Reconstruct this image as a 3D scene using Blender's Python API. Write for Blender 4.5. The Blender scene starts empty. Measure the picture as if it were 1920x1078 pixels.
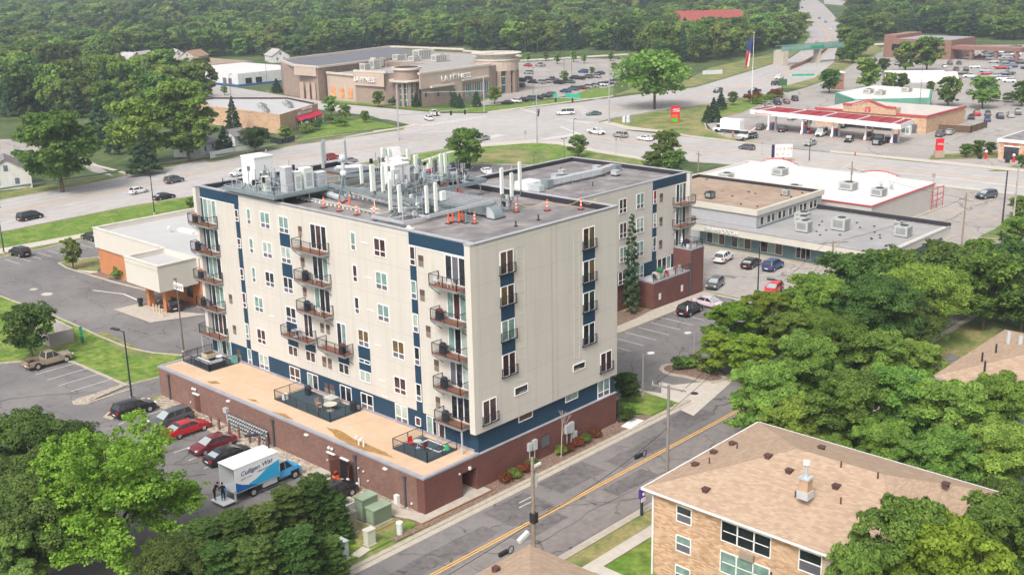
import bpy, math, random
import numpy as np
from mathutils import Vector, Matrix
random.seed(7); rng=np.random.default_rng(7)
S=bpy.context.scene; COL=S.collection; R=math.radians; PI=math.pi
# ---------------------------------------------------------------- camera
CP=np.array([-59.590,-67.730,46.711]); YAW,PIT,ROL,FPX=0.7597701,0.2814034,-0.0218859,2111.59
FW=np.array([math.cos(PIT)*math.cos(YAW),math.cos(PIT)*math.sin(YAW),-math.sin(PIT)])
RR=np.array([math.sin(YAW),-math.cos(YAW),0.]); UU=np.cross(RR,FW)
R2=math.cos(ROL)*RR+math.sin(ROL)*UU; U2=-math.sin(ROL)*RR+math.cos(ROL)*UU
cam=bpy.data.cameras.new('camera'); co=bpy.data.objects.new('camera',cam); COL.objects.link(co)
cam.sensor_width=36; cam.sensor_fit='HORIZONTAL'; cam.lens=36*FPX/1920; cam.clip_start=1; cam.clip_end=9000
co.matrix_world=Matrix([[R2[0],U2[0],-FW[0],CP[0]],[R2[1],U2[1],-FW[1],CP[1]],[R2[2],U2[2],-FW[2],CP[2]],[0,0,0,1]])
S.camera=co
# ---------------------------------------------------------------- light
SUN_EL,SUN_AZ=R(48),R(200)        # azimuth of the sun measured from +X, counter-clockwise
w=bpy.data.worlds.new("World"); S.world=w; w.use_nodes=True; nt=w.node_tree; nt.nodes.clear()
o=nt.nodes.new('ShaderNodeOutputWorld'); b=nt.nodes.new('ShaderNodeBackground'); b.inputs[1].default_value=0.15
sky=nt.nodes.new('ShaderNodeTexSky'); sky.sky_type='NISHITA'; sky.sun_disc=False; sky.sun_elevation=SUN_EL
sky.sun_rotation=PI/2-SUN_AZ; sky.dust_density=6; sky.air_density=1.0; sky.ozone_density=0.6
hs=nt.nodes.new('ShaderNodeHueSaturation'); hs.inputs['Saturation'].default_value=0.35; hs.inputs['Value'].default_value=1.0
nt.links.new(sky.outputs[0],hs.inputs['Color']); nt.links.new(hs.outputs[0],b.inputs[0]); nt.links.new(b.outputs[0],o.inputs[0])
sl=bpy.data.lights.new('sun','SUN'); sl.energy=1.5; sl.angle=R(11); sl.color=(1,.97,.93)
so=bpy.data.objects.new('sun',sl); COL.objects.link(so)
sd=Vector((math.cos(SUN_EL)*math.cos(SUN_AZ),math.cos(SUN_EL)*math.sin(SUN_AZ),math.sin(SUN_EL)))
so.rotation_euler=sd.to_track_quat('Z','Y').to_euler()
S.view_settings.view_transform='Standard'; S.view_settings.look='None'; S.view_settings.exposure=0.44
# ---------------------------------------------------------------- places: photo measurements turned into ground coordinates
def G(px,py,z=0.0):
    d=FW*FPX+R2*(px-960)-U2*(py-539); t=(z-CP[2])/d[2]; p=CP+t*d
    return (float(p[0]),float(p[1]))
def GL(pts,z=0.0): return [G(x,y,z) for x,y in pts]
# ---------------------------------------------------------------- materials
MATS={}
def nn(t,ty,**k):
    n=t.nodes.new('ShaderNode'+ty)
    for a,v in k.items(): setattr(n,a,v)
    return n
def M(key,col=None,rough=.75,var=.12,scale=.6,spec=.3,metal=0,bump=0,bscale=8,kind=None,col2=None,trans=0,emit=0,s2=None):
    if key in MATS: return MATS[key]
    m=bpy.data.materials.new(key); m.use_nodes=True; t=m.node_tree; p=t.nodes['Principled BSDF']
    L=t.links.new
    p.inputs['Roughness'].default_value=rough; p.inputs['Metallic'].default_value=metal
    p.inputs['Specular IOR Level'].default_value=spec
    c=(*col,1)
    geo=nn(t,'NewGeometry'); pos=geo.outputs['Position']
    if kind in('paint','flat'):
        p.inputs['Base Color'].default_value=c
        if kind=='paint': p.inputs['Coat Weight'].default_value=.5
        MATS[key]=m; return m
    n1=nn(t,'TexNoise'); n1.inputs['Scale'].default_value=scale; n1.inputs['Detail'].default_value=6; n1.inputs['Roughness'].default_value=.6
    L(pos,n1.inputs['Vector'])
    mp=nn(t,'MapRange'); mp.inputs[1].default_value=.3; mp.inputs[2].default_value=.7
    mp.inputs[3].default_value=1-var; mp.inputs[4].default_value=1+var; L(n1.outputs[0],mp.inputs[0])
    base=None
    if kind=='brick' or kind=='brickcol':
        sx=nn(t,'SeparateXYZ'); L(pos,sx.inputs[0]); ad=nn(t,'Math'); L(sx.outputs[0],ad.inputs[0]); L(sx.outputs[1],ad.inputs[1])
        cb=nn(t,'CombineXYZ'); L(ad.outputs[0],cb.inputs[0]); L(sx.outputs[2],cb.inputs[1])
        bt=nn(t,'TexBrick'); L(cb.outputs[0],bt.inputs['Vector']); bt.inputs['Scale'].default_value=1
        bt.inputs['Brick Width'].default_value=.3 if kind=='brick' else .42; bt.inputs['Row Height'].default_value=.1 if kind=='brick' else .13
        bt.inputs['Mortar Size'].default_value=.012; bt.inputs['Mortar Smooth'].default_value=.4
        bt.inputs['Color1'].default_value=c; bt.inputs['Color2'].default_value=(*(col2 or [x*.7 for x in col]),1)
        bt.inputs['Mortar'].default_value=(*[min(1,x*1.25+.03) for x in col],1); base=bt.outputs['Color']
    elif kind=='siding':      # thin vertical panel joints and faint horizontal laps
        sx=nn(t,'SeparateXYZ'); L(pos,sx.inputs[0]); ad=nn(t,'Math'); L(sx.outputs[0],ad.inputs[0]); L(sx.outputs[1],ad.inputs[1])
        cb=nn(t,'CombineXYZ'); L(ad.outputs[0],cb.inputs[0]); L(sx.outputs[2],cb.inputs[1])
        bt=nn(t,'TexBrick'); bt.offset=0; L(cb.outputs[0],bt.inputs['Vector']); bt.inputs['Scale'].default_value=1
        bt.inputs['Brick Width'].default_value=s2 or 2.44; bt.inputs['Row Height'].default_value=3.24
        bt.inputs['Mortar Size'].default_value=.016; bt.inputs['Mortar Smooth'].default_value=.2; bt.inputs['Bias'].default_value=-.4
        bt.inputs['Color1'].default_value=c; bt.inputs['Color2'].default_value=(*[x*.965 for x in col],1)
        bt.inputs['Mortar'].default_value=(*[x*.72 for x in col],1); base=bt.outputs['Color']
        wv=nn(t,'TexWave'); wv.bands_direction='Z'; wv.inputs['Scale'].default_value=2.6; L(pos,wv.inputs['Vector'])
        mr=nn(t,'MapRange'); mr.inputs[3].default_value=.96; mr.inputs[4].default_value=1.02; L(wv.outputs[0],mr.inputs[0])
        mm=nn(t,'MixRGB',blend_type='MULTIPLY'); mm.inputs[0].default_value=1; L(base,mm.inputs[1]); L(mr.outputs[0],mm.inputs[2]); base=mm.outputs[0]
        vs=nn(t,'VectorMath',operation='MULTIPLY'); L(pos,vs.inputs[0]); vs.inputs[1].default_value=(1.6,1.6,.09); ns=nn(t,'TexNoise'); ns.inputs['Scale'].default_value=1; ns.inputs['Detail'].default_value=5; L(vs.outputs[0],ns.inputs['Vector'])
        m3=nn(t,'MapRange'); m3.inputs[1].default_value=.35; m3.inputs[2].default_value=.62; m3.inputs[3].default_value=.965; m3.inputs[4].default_value=1.01; L(ns.outputs[0],m3.inputs[0])
        m4=nn(t,'MixRGB',blend_type='MULTIPLY'); m4.inputs[0].default_value=1; L(base,m4.inputs[1]); L(m3.outputs[0],m4.inputs[2]); base=m4.outputs[0]
    elif kind=='ribs':        # vertical ribbed panels
        sx=nn(t,'SeparateXYZ'); L(pos,sx.inputs[0]); ad=nn(t,'Math'); L(sx.outputs[0],ad.inputs[0]); L(sx.outputs[1],ad.inputs[1])
        wv=nn(t,'TexWave'); wv.bands_direction='X'; wv.inputs['Scale'].default_value=.9; cb=nn(t,'CombineXYZ'); L(ad.outputs[0],cb.inputs[0]); L(cb.outputs[0],wv.inputs['Vector'])
        cr=nn(t,'ValToRGB'); cr.color_ramp.elements[0].position=0; cr.color_ramp.elements[0].color=(*[x*.75 for x in col],1); cr.color_ramp.elements[1].position=.25; cr.color_ramp.elements[1].color=c
        L(wv.outputs[0],cr.inputs[0]); base=cr.outputs[0]
    elif kind=='shingle':
        sx=nn(t,'SeparateXYZ'); L(pos,sx.inputs[0])
        ad=nn(t,'Math'); L(sx.outputs[0],ad.inputs[0]); L(sx.outputs[1],ad.inputs[1])
        cb=nn(t,'CombineXYZ'); L(ad.outputs[0],cb.inputs[0])
        mz=nn(t,'Math',operation='MULTIPLY'); L(sx.outputs[2],mz.inputs[0]); mz.inputs[1].default_value=1.0; L(mz.outputs[0],cb.inputs[1])
        bt=nn(t,'TexBrick'); L(cb.outputs[0],bt.inputs['Vector']); bt.inputs['Scale'].default_value=1
        bt.inputs['Brick Width'].default_value=.42; bt.inputs['Row Height'].default_value=.062; bt.inputs['Mortar Size'].default_value=.004
        bt.inputs['Color1'].default_value=c; bt.inputs['Color2'].default_value=(*col2,1); bt.inputs['Mortar'].default_value=(*[x*.6 for x in col],1); base=bt.outputs['Color']
    elif kind=='asphalt':     # big patches, tyre wear and tar-sealed cracks
        n2=nn(t,'TexNoise'); n2.inputs['Scale'].default_value=.07; n2.inputs['Detail'].default_value=5; L(pos,n2.inputs['Vector'])
        cr=nn(t,'ValToRGB'); cr.color_ramp.elements[0].position=.35; cr.color_ramp.elements[0].color=c; cr.color_ramp.elements[1].position=.65; cr.color_ramp.elements[1].color=(*(col2 or [x*1.3 for x in col]),1)
        L(n2.outputs[0],cr.inputs[0])
        nd=nn(t,'TexNoise'); nd.inputs['Scale'].default_value=.35; nd.inputs['Detail'].default_value=3; L(pos,nd.inputs['Vector'])
        vm=nn(t,'VectorMath',operation='MULTIPLY_ADD'); L(nd.outputs['Color'],vm.inputs[0]); vm.inputs[1].default_value=(4,4,0); L(pos,vm.inputs[2])
        vo=nn(t,'TexVoronoi',feature='DISTANCE_TO_EDGE'); vo.inputs['Scale'].default_value=(s2 or .13); L(vm.outputs[0],vo.inputs['Vector'])
        ck=nn(t,'MapRange'); ck.inputs[1].default_value=.002; ck.inputs[2].default_value=.009; ck.inputs[3].default_value=.5; ck.inputs[4].default_value=1; L(vo.outputs['Distance'],ck.inputs[0])
        mm=nn(t,'MixRGB',blend_type='MULTIPLY'); mm.inputs[0].default_value=1; L(cr.outputs[0],mm.inputs[1]); L(ck.outputs[0],mm.inputs[2]); base=mm.outputs[0]
        n5=nn(t,'TexNoise'); n5.inputs['Scale'].default_value=.55; n5.inputs['Detail'].default_value=7; n5.inputs['Roughness'].default_value=.7; L(pos,n5.inputs['Vector'])   # oil spots and worn paths
        m5=nn(t,'MapRange'); m5.inputs[1].default_value=.33; m5.inputs[2].default_value=.5; m5.inputs[3].default_value=.80; m5.inputs[4].default_value=1.0; L(n5.outputs[0],m5.inputs[0])
        m6=nn(t,'MixRGB',blend_type='MULTIPLY'); m6.inputs[0].default_value=1; L(base,m6.inputs[1]); L(m5.outputs[0],m6.inputs[2]); base=m6.outputs[0]
    elif kind=='two':         # two-tone patches (dry and green grass, stained membranes)
        n2=nn(t,'TexNoise'); n2.inputs['Scale'].default_value=s2 or .12; n2.inputs['Detail'].default_value=8; n2.inputs['Roughness'].default_value=.65; L(pos,n2.inputs['Vector'])
        cr=nn(t,'ValToRGB'); cr.color_ramp.elements[0].position=.42; cr.color_ramp.elements[0].color=c; cr.color_ramp.elements[1].position=.6; cr.color_ramp.elements[1].color=(*col2,1)
        L(n2.outputs[0],cr.inputs[0]); base=cr.outputs[0]
    elif kind=='pebbles':
        vo=nn(t,'TexVoronoi'); vo.inputs['Scale'].default_value=s2 or 5; L(pos,vo.inputs['Vector'])
        cr=nn(t,'ValToRGB'); cr.color_ramp.elements[0].color=c; cr.color_ramp.elements[1].color=(*col2,1)
        sp=nn(t,'SeparateXYZ'); L(vo.outputs['Color'],sp.inputs[0]); L(sp.outputs[0],cr.inputs[0]); base=cr.outputs[0]
    elif kind=='leaf':
        at=nn(t,'Attribute',attribute_name='tone'); oi=nn(t,'ObjectInfo')
        cr=nn(t,'ValToRGB'); cr.color_ramp.elements[0].position=0; cr.color_ramp.elements[0].color=c; cr.color_ramp.elements[1].position=1; cr.color_ramp.elements[1].color=(*col2,1)
        L(at.outputs['Fac'],cr.inputs[0])
        mh=nn(t,'MapRange'); mh.inputs[3].default_value=.472; mh.inputs[4].default_value=.514; L(oi.outputs['Random'],mh.inputs[0])
        mv=nn(t,'Math',operation='MULTIPLY_ADD'); L(oi.outputs['Random'],mv.inputs[0]); mv.inputs[1].default_value=7.3; mv.inputs[2].default_value=.1
        fr=nn(t,'Math',operation='FRACT'); L(mv.outputs[0],fr.inputs[0])
        m2=nn(t,'MapRange'); m2.inputs[3].default_value=.76; m2.inputs[4].default_value=1.38; L(fr.outputs[0],m2.inputs[0])
        h=nn(t,'HueSaturation'); L(cr.outputs[0],h.inputs['Color']); L(mh.outputs[0],h.inputs['Hue']); L(m2.outputs[0],h.inputs['Value']); h.inputs['Saturation'].default_value=.98
        L(h.outputs[0],p.inputs['Base Color'])
        tr=nn(t,'BsdfTranslucent'); L(h.outputs[0],tr.inputs[0]); mx=nn(t,'MixShader'); mx.inputs[0].default_value=.45
        out=t.nodes['Material Output']; L(p.outputs[0],mx.inputs[1]); L(tr.outputs[0],mx.inputs[2]); L(mx.outputs[0],out.inputs[0])
        MATS[key]=m; return m
    mul=nn(t,'MixRGB',blend_type='MULTIPLY'); mul.inputs[0].default_value=1
    if base is not None: L(base,mul.inputs[1])
    else: mul.inputs[1].default_value=c
    L(mp.outputs[0],mul.inputs[2]); L(mul.outputs[0],p.inputs['Base Color'])
    if bump:
        nb=nn(t,'TexNoise'); nb.inputs['Scale'].default_value=bscale; nb.inputs['Detail'].default_value=4; L(pos,nb.inputs['Vector'])
        bp=nn(t,'Bump'); bp.inputs['Strength'].default_value=bump; bp.inputs['Distance'].default_value=.05; L(nb.outputs[0],bp.inputs['Height']); L(bp.outputs[0],p.inputs['Normal'])
    if emit: p.inputs['Emission Color'].default_value=c; p.inputs['Emission Strength'].default_value=emit
    MATS[key]=m; return m
# ---------------------------------------------------------------- mesh builder
class MB:
    def __init__(s): s.v=[];s.f=[];s.mi=[];s.ms=[]
    def _m(s,m):
        if m not in s.ms: s.ms.append(m)
        return s.ms.index(m)
    def add(s,vs,fs,m):
        k=len(s.v); s.v.extend(vs); i=s._m(m)
        for f in fs: s.f.append([k+a for a in f]); s.mi.append(i)
        return s
    def box(s,x0,y0,z0,x1,y1,z1,m):
        if x0>x1:x0,x1=x1,x0
        if y0>y1:y0,y1=y1,y0
        if z0>z1:z0,z1=z1,z0
        return s.add([(x0,y0,z0),(x1,y0,z0),(x1,y1,z0),(x0,y1,z0),(x0,y0,z1),(x1,y0,z1),(x1,y1,z1),(x0,y1,z1)],
          [(0,3,2,1),(4,5,6,7),(0,1,5,4),(1,2,6,5),(2,3,7,6),(3,0,4,7)],m)
    def cbox(s,c,d,m,a=0,z0=None):      # centre x,y, base z ; size ; turned by a
        x,y,z=c; X,Y,Z=d[0]/2,d[1]/2,d[2]; ca,sa=math.cos(a),math.sin(a)
        q=[(x+ca*i*X-sa*j*Y,y+sa*i*X+ca*j*Y) for i,j in((-1,-1),(1,-1),(1,1),(-1,1))]
        return s.prism(q,z,z+Z,m)
    def prism(s,q,z0,z1,m,mt=None,bottom=True):
        n=len(q)
        ar=sum(q[i][0]*q[(i+1)%n][1]-q[(i+1)%n][0]*q[i][1] for i in range(n))
        if ar<0: q=q[::-1]
        vs=[(x,y,z0) for x,y in q]+[(x,y,z1) for x,y in q]
        s.add(vs,[(i,(i+1)%n,n+(i+1)%n,n+i) for i in range(n)]+([tuple(range(n))[::-1]] if bottom else []),m)
        s.add([(x,y,z1) for x,y in q],[tuple(range(n))],mt or m)
        return s
    def poly(s,q,z,m):
        n=len(q); ar=sum(q[i][0]*q[(i+1)%n][1]-q[(i+1)%n][0]*q[i][1] for i in range(n))
        if ar<0: q=q[::-1]
        return s.add([(a[0],a[1],z) for a in q],[tuple(range(n))],m)
    def quad(s,a,b,c,d,m): return s.add([a,b,c,d],[(0,1,2,3)],m)
    def tube(s,p,q,r,m,r2=None,n=8,cap=True):
        p=Vector(p);q=Vector(q);d=(q-p)
        if d.length<1e-6: return s
        d.normalize(); a=d.orthogonal().normalized(); b=d.cross(a); r2=r if r2 is None else r2
        vs=[tuple(p+(a*math.cos(2*PI*i/n)+b*math.sin(2*PI*i/n))*r) for i in range(n)]+[tuple(q+(a*math.cos(2*PI*i/n)+b*math.sin(2*PI*i/n))*r2) for i in range(n)]
        fs=[(i,(i+1)%n,n+(i+1)%n,n+i) for i in range(n)]
        if cap: fs+=[tuple(range(n))[::-1],tuple(range(n,2*n))]
        return s.add(vs,fs,m)
    def bar(s,p,q,wd,h,m):      # rectangular beam between two points (top at z)
        p=Vector(p);q=Vector(q);d=(q-p).normalized(); a=d.cross(Vector((0,0,1)))
        if a.length<1e-4:a=Vector((1,0,0))
        a.normalize(); u=a.cross(d); a=a*wd/2; u=u*h/2
        vs=[tuple(c+i*a+j*u) for c in(p,q) for i,j in((-1,-1),(1,-1),(1,1),(-1,1))]
        return s.add(vs,[(0,3,2,1),(4,5,6,7),(0,1,5,4),(1,2,6,5),(2,3,7,6),(3,0,4,7)],m)
    def ball(s,c,r,m,n=8,k=6,sz=1,jit=0):
        vs=[];fs=[]
        for j in range(k+1):
            th=PI*j/k
            for i in range(n):
                rr=r*(1+(random.random()-.5)*jit); vs.append((c[0]+rr*math.sin(th)*math.cos(2*PI*i/n),c[1]+rr*math.sin(th)*math.sin(2*PI*i/n),c[2]+rr*sz*math.cos(th)))
        for j in range(k):
            for i in range(n): fs.append((j*n+i,(j+1)*n+i,(j+1)*n+(i+1)%n,j*n+(i+1)%n))
        return s.add(vs,fs,m)
    def pipe(s,pts,r,m,n=6):
        for a,b in zip(pts,pts[1:]): s.tube(a,b,r,m,n=n)
        return s
    def mesh(s,name,off=(0,0,0)):
        me=bpy.data.meshes.new(name); o=off
        me.from_pydata([(a[0]-o[0],a[1]-o[1],a[2]-o[2]) for a in s.v],[],s.f)
        for m in s.ms: me.materials.append(m)
        me.polygons.foreach_set('material_index',s.mi); me.update(); return me
    def part(s,name,parent,label=None,smooth=False):     # geometry given in world axes for an unturned thing
        r=parent
        while r.parent: r=r.parent
        off=r.location if not r.get('localmesh') else (0,0,0)
        return link(name,s.mesh(name,off),parent,label,smooth)
    def thing(s,name,label,cat,group=None,kind=None,smooth=False,base=True):
        off=(0,0,0)
        if base and kind is None:
            a=np.array(s.v); off=tuple(float(t) for t in (*((a[:,:2].min(0)+a[:,:2].max(0))/2),a[:,2].min()))
        o=link(name,s.mesh(name,off),None,label,smooth); o.location=off
        if cat and not kind=='structure': o['category']=cat
        if group:o['group']=group
        if kind:o['kind']=kind
        return o
def link(name,me,parent=None,label=None,smooth=False):
    o=bpy.data.objects.new(name,me); COL.objects.link(o)
    if parent: o.parent=parent
    if label:o['label']=label
    if smooth: me.polygons.foreach_set('use_smooth',[True]*len(me.polygons))
    return o
def thing(name,label,cat,loc=(0,0,0),rz=0,group=None,local=False):
    o=bpy.data.objects.new(name,None); COL.objects.link(o); o.location=loc; o.rotation_euler=(0,0,rz); o.empty_display_size=.5
    o['label']=label;o['category']=cat
    if group:o['group']=group
    if local:o['localmesh']=True
    return o
def tag(o,label=None,cat=None,group=None):
    if label:o['label']=label
    if cat:o['category']=cat
    if group:o['group']=group
    return o
def copy_tree(o,parent=None):
    c=o.copy(); COL.objects.link(c)
    if parent:c.parent=parent
    for ch in list(o.children): copy_tree(ch,c)
    return c
def setmat(o,m):
    for s in o.material_slots[:1]: s.link='OBJECT'; s.material=m
ORD=['first','second','third','fourth','fifth','sixth','seventh','eighth','ninth','tenth','eleventh','twelfth','thirteenth','fourteenth','fifteenth','sixteenth','seventeenth','eighteenth','nineteenth','twentieth']
def text(s,h,m,parent,origin,xdir,ndir,depth=.06,name='lettering',width=None,shear=0,align='LEFT',smallname=None):
    cu=bpy.data.curves.new(name,'FONT'); cu.body=s; cu.size=h; cu.extrude=depth/2; cu.align_x=align; cu.shear=shear; cu.resolution_u=2
    o=bpy.data.objects.new(name,cu); COL.objects.link(o); bpy.context.view_layer.update()
    me=bpy.data.meshes.new_from_object(o.evaluated_get(bpy.context.evaluated_depsgraph_get())); bpy.data.objects.remove(o); bpy.data.curves.remove(cu)
    me.name=name
    n=len(me.vertices); co_=np.zeros(n*3); me.vertices.foreach_get('co',co_); co_=co_.reshape(-1,3)
    if width and n: co_[:,0]*=width/max(1e-3,(co_[:,0].max()-co_[:,0].min()))
    X=np.array(Vector(xdir).normalized()); N=np.array(Vector(ndir).normalized()); Y=np.cross(N,X)
    r=parent
    while r.parent: r=r.parent
    off=np.array(r.location) if not r.get('localmesh') else np.zeros(3)
    P=np.array(origin)+co_[:,:1]*X+co_[:,1:2]*Y+co_[:,2:3]*N-off
    me.vertices.foreach_set('co',P.reshape(-1)); me.materials.clear(); me.materials.append(m); me.update()
    return link(name,me,parent)
# ---------------------------------------------------------------- palette
grass=M('grass',(.10,.19,.022),var=.4,scale=1.2,kind='two',col2=(.20,.26,.05),s2=.35,bump=.6,bscale=14)
dry=M('dry_grass',(.12,.18,.04),var=.3,scale=1.5,kind='two',col2=(.30,.25,.11),s2=.16,bump=.5,bscale=10)
under=M('forest_floor',(.05,.09,.02),var=.4,scale=.3,kind='two',col2=(.11,.14,.05),s2=.05)
asph=M('asphalt',(.16,.151,.15),var=.10,scale=4,kind='asphalt',col2=(.235,.22,.213),rough=.85,spec=.2)
asphs=M('street_asphalt',(.16,.15,.148),var=.10,scale=5,kind='asphalt',col2=(.225,.208,.2),rough=.85,spec=.2,s2=.09)
asphl=M('light_asphalt',(.335,.305,.28),var=.08,scale=.8,kind='asphalt',col2=(.40,.368,.34),rough=.9,s2=.05)
concroad=M('concrete_road',(.405,.38,.365),var=.09,scale=.35,kind='two',col2=(.45,.422,.405),rough=.9,s2=.03)
conc=M('concrete',(.45,.40,.34),var=.12,scale=1.5,rough=.9)
concp=M('pale_concrete',(.52,.47,.41),var=.1,scale=1.2,rough=.9)
curbm=M('curb_concrete',(.42,.37,.30),var=.15,scale=2,rough=.9)
mulch=M('mulch',(.17,.11,.08),var=.4,scale=5,kind='pebbles',col2=(.27,.19,.15),s2=7,bump=.8,bscale=12)
pebble=M('river_pebbles',(.22,.17,.12),var=.2,scale=3,kind='pebbles',col2=(.52,.45,.37),s2=5.5,bump=.6,bscale=9)
linem=M('road_paint_white',(.72,.70,.67),var=.15,scale=3)
yline=M('road_paint_yellow',(.75,.42,.10),var=.12,scale=3)
tanm=M('terrace_membrane',(.60,.43,.30),var=.07,scale=.9,kind='two',col2=(.55,.385,.26),s2=.15)
stain=M('stain',(.33,.19,.07),var=.35,scale=2)
brick=M('dark_red_brick',(.15,.056,.045),kind='brick',col2=(.105,.045,.04),var=.12)
brickp=M('plum_brick',(.215,.118,.092),kind='brick',col2=(.14,.078,.064),var=.15)
brickt=M('tan_brick',(.40,.235,.135),kind='brickcol',col2=(.64,.46,.32),var=.12)
bricko=M('orange_brick',(.47,.19,.08),kind='brick',col2=(.38,.15,.06),var=.08)
beige=M('beige_panel',(.565,.53,.475),kind='siding',var=.03,scale=.3)
beige2=M('beige_trim',(.585,.55,.49),var=.03)
navy=M('navy_panel',(.016,.05,.092),kind='ribs',var=.08,rough=.6)
roofg=M('roof_gravel_grey',(.20,.185,.185),var=.22,scale=.5,kind='two',col2=(.27,.25,.245),s2=.25,bump=.5,bscale=12)
roofl=M('roof_membrane_grey',(.47,.46,.46),var=.05,scale=.2)
rooft=M('roof_gravel_tan',(.33,.24,.175),var=.15,scale=.7,kind='two',col2=(.39,.295,.225),s2=.15,bump=.4,bscale=10)
roofw=M('roof_membrane_white',(.66,.63,.61),var=.05,scale=.25)
black=M('black_membrane',(.03,.03,.038),rough=.6)
coping=M('metal_coping',(.50,.50,.53),rough=.35,spec=.5,metal=.3)
copingd=M('dark_coping',(.16,.17,.2),rough=.45)
steel=M('galvanised_steel',(.30,.36,.38),rough=.45,metal=.5,var=.12)
steelp=M('pale_steel',(.55,.58,.60),rough=.4,metal=.3,var=.08)
darkm=M('dark_metal',(.028,.035,.045),rough=.4,var=.1)
white=M('white_paint',(.74,.74,.73),rough=.5,var=.04)
cream=M('cream_plastic',(.68,.72,.66),rough=.5,var=.03)
frame=M('window_frame_white',(.80,.80,.79),rough=.5,var=.02)
pd=M('glass_dark',(.018,.022,.028),rough=.06,spec=.9,var=.6,scale=1.3)
pb=M('glass_brown',(.06,.028,.028),rough=.08,spec=.8,var=.5,scale=1.1)
pc=M('glass_curtain',(.19,.29,.265),rough=.15,spec=.8,var=.35,scale=1.6)
pp=M('glass_pale_curtain',(.36,.42,.38),rough=.2,spec=.6,var=.25,scale=1.6)
pg=M('glass_grey_screen',(.13,.125,.15),rough=.3,spec=.6,var=.2)
py_=M('glass_amber',(.13,.085,.03),rough=.2,spec=.5,var=.4,scale=2)
brownv=M('vent_brown',(.11,.07,.06),rough=.6)
tanv=M('vent_tan',(.33,.27,.22),rough=.6)
wood=M('deck_wood',(.27,.12,.075),var=.25,scale=6,rough=.7)
woodp=M('pole_wood',(.27,.215,.16),var=.3,scale=5,rough=.85)
orange=M('safety_orange',(.85,.12,.035),rough=.4,var=.05)
redm=M('sign_red',(.55,.02,.03),rough=.5,var=.05)
greens=M('sign_green',(.02,.33,.20),rough=.5,var=.05)
stone=M('gym_stone',(.28,.205,.17),kind='brickcol',col2=(.32,.245,.205),var=.1)
stone2=M('gym_panel',(.50,.395,.325),kind='siding',var=.05,s2=3)
cornice=M('gym_cornice',(.56,.50,.43),var=.06)
tglass=M('teal_glass',(.04,.12,.12),rough=.08,spec=.9,var=.4,scale=.6)
bark=M('bark',(.12,.095,.07),var=.3,scale=4,rough=.95)
leafA=M('leaf_mid',(.078,.158,.028),col2=(.275,.42,.065),kind='leaf',rough=.6,spec=.25)
leafB=M('leaf_bright',(.085,.18,.032),col2=(.285,.46,.085),kind='leaf',rough=.6,spec=.25)
leafD=M('leaf_dark',(.046,.10,.026),col2=(.16,.26,.055),kind='leaf',rough=.6,spec=.2)
leafO=M('leaf_olive',(.095,.155,.035),col2=(.29,.39,.09),kind='leaf',rough=.6,spec=.2)
leafY=M('leaf_yellow_green',(.10,.20,.02),col2=(.32,.50,.055),kind='leaf',rough=.6,spec=.2)
leafC=M('leaf_conifer',(.036,.085,.045),col2=(.125,.21,.09),kind='leaf',rough=.7,spec=.15)
leafR=M('leaf_rust',(.16,.06,.02),col2=(.32,.13,.04),kind='leaf',rough=.7,spec=.15)
tyre=M('tyre_rubber',(.02,.02,.02),rough=.85,var=.1)
rimm=M('wheel_rim',(.55,.55,.57),rough=.3,metal=.7,var=.05)
carglass=M('car_glass',(.03,.035,.04),rough=.08,spec=.9,kind='flat')
carglassp=M('car_glass_painted_sky',(.34,.38,.38),rough=.1,spec=.8,kind='flat')  # pale base colour stands for sky reflected in the glass
lampm=M('lamp_lens',(.75,.75,.72),rough=.2,kind='flat'); tailm=M('tail_lens',(.45,.01,.01),rough=.25,kind='flat')
plas=M('black_plastic',(.025,.025,.027),rough=.6,kind='flat')
def paint(key,c,ro=.28,me=0): return M('paint_'+key,c,rough=ro,spec=.5,metal=me,kind='paint')
PAINT=dict(white=paint('white',(.78,.78,.77)),silver=paint('silver',(.42,.42,.42),.35,.4),grey=paint('grey',(.12,.125,.13),.3,.3),black=paint('black',(.014,.015,.018)),
 blue=paint('blue',(.02,.06,.20)),navy=paint('navy',(.015,.03,.07)),red=paint('red',(.42,.012,.02)),maroon=paint('maroon',(.16,.02,.03)),tan=paint('tan',(.36,.29,.21),.35,.2),
 green=paint('green',(.03,.07,.05)),teal=paint('teal',(.06,.11,.11)),orange=paint('orange',(.6,.11,.03)),pink=paint('pink',(.62,.50,.55)),scarlet=paint('scarlet',(.62,.03,.03)),sky=paint('sky_blue',(.05,.33,.62)))
# ---------------------------------------------------------------- ground, roads, lots
def struct(name,mb): return mb.thing(name,None,None,kind='structure')
mb=MB(); mb.poly([(6000*math.cos(a*PI/24),6000*math.sin(a*PI/24)) for a in range(48)],0,under); struct('ground',mb)
mb=MB()
mb.poly(GL([(-120,520),(0,372),(170,344),(395,297),(530,266),(757,238),(1000,262),(1240,300),(1340,340),(1500,420),(1700,560),(1920,620),(1920,1200),(-300,1200)]),.012,dry)
struct('lawn',mb)
def paving(name,pts,z,m,world=False):
    return struct(name,MB().poly(pts if world else GL(pts),z,m))
ART=[(-120,412),(0,376),(170,344),(395,298),(530,268),(640,253),(757,240),(800,232),(960,205),(1000,240),(1001,264),(907,270),(840,279),(770,290),(600,320),(366,368),(250,386),(0,436),(-120,462)]
paving('road',ART,.046,concroad)
paving('road',[(757,240),(777,236),(714,222),(697,217),(840,213),(914,213),(1050,196),(1120,190),(1120,225),(1125,232),(1174,244),(1207,295),(1120,281),(1001,263),(907,270),(840,280)],.050,concroad)
paving('road',[(300,146),(450,166),(534,180),(640,196),(840,214),(920,240),(714,224),(697,218),(607,207),(480,192),(300,170)],.054,concroad)
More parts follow.
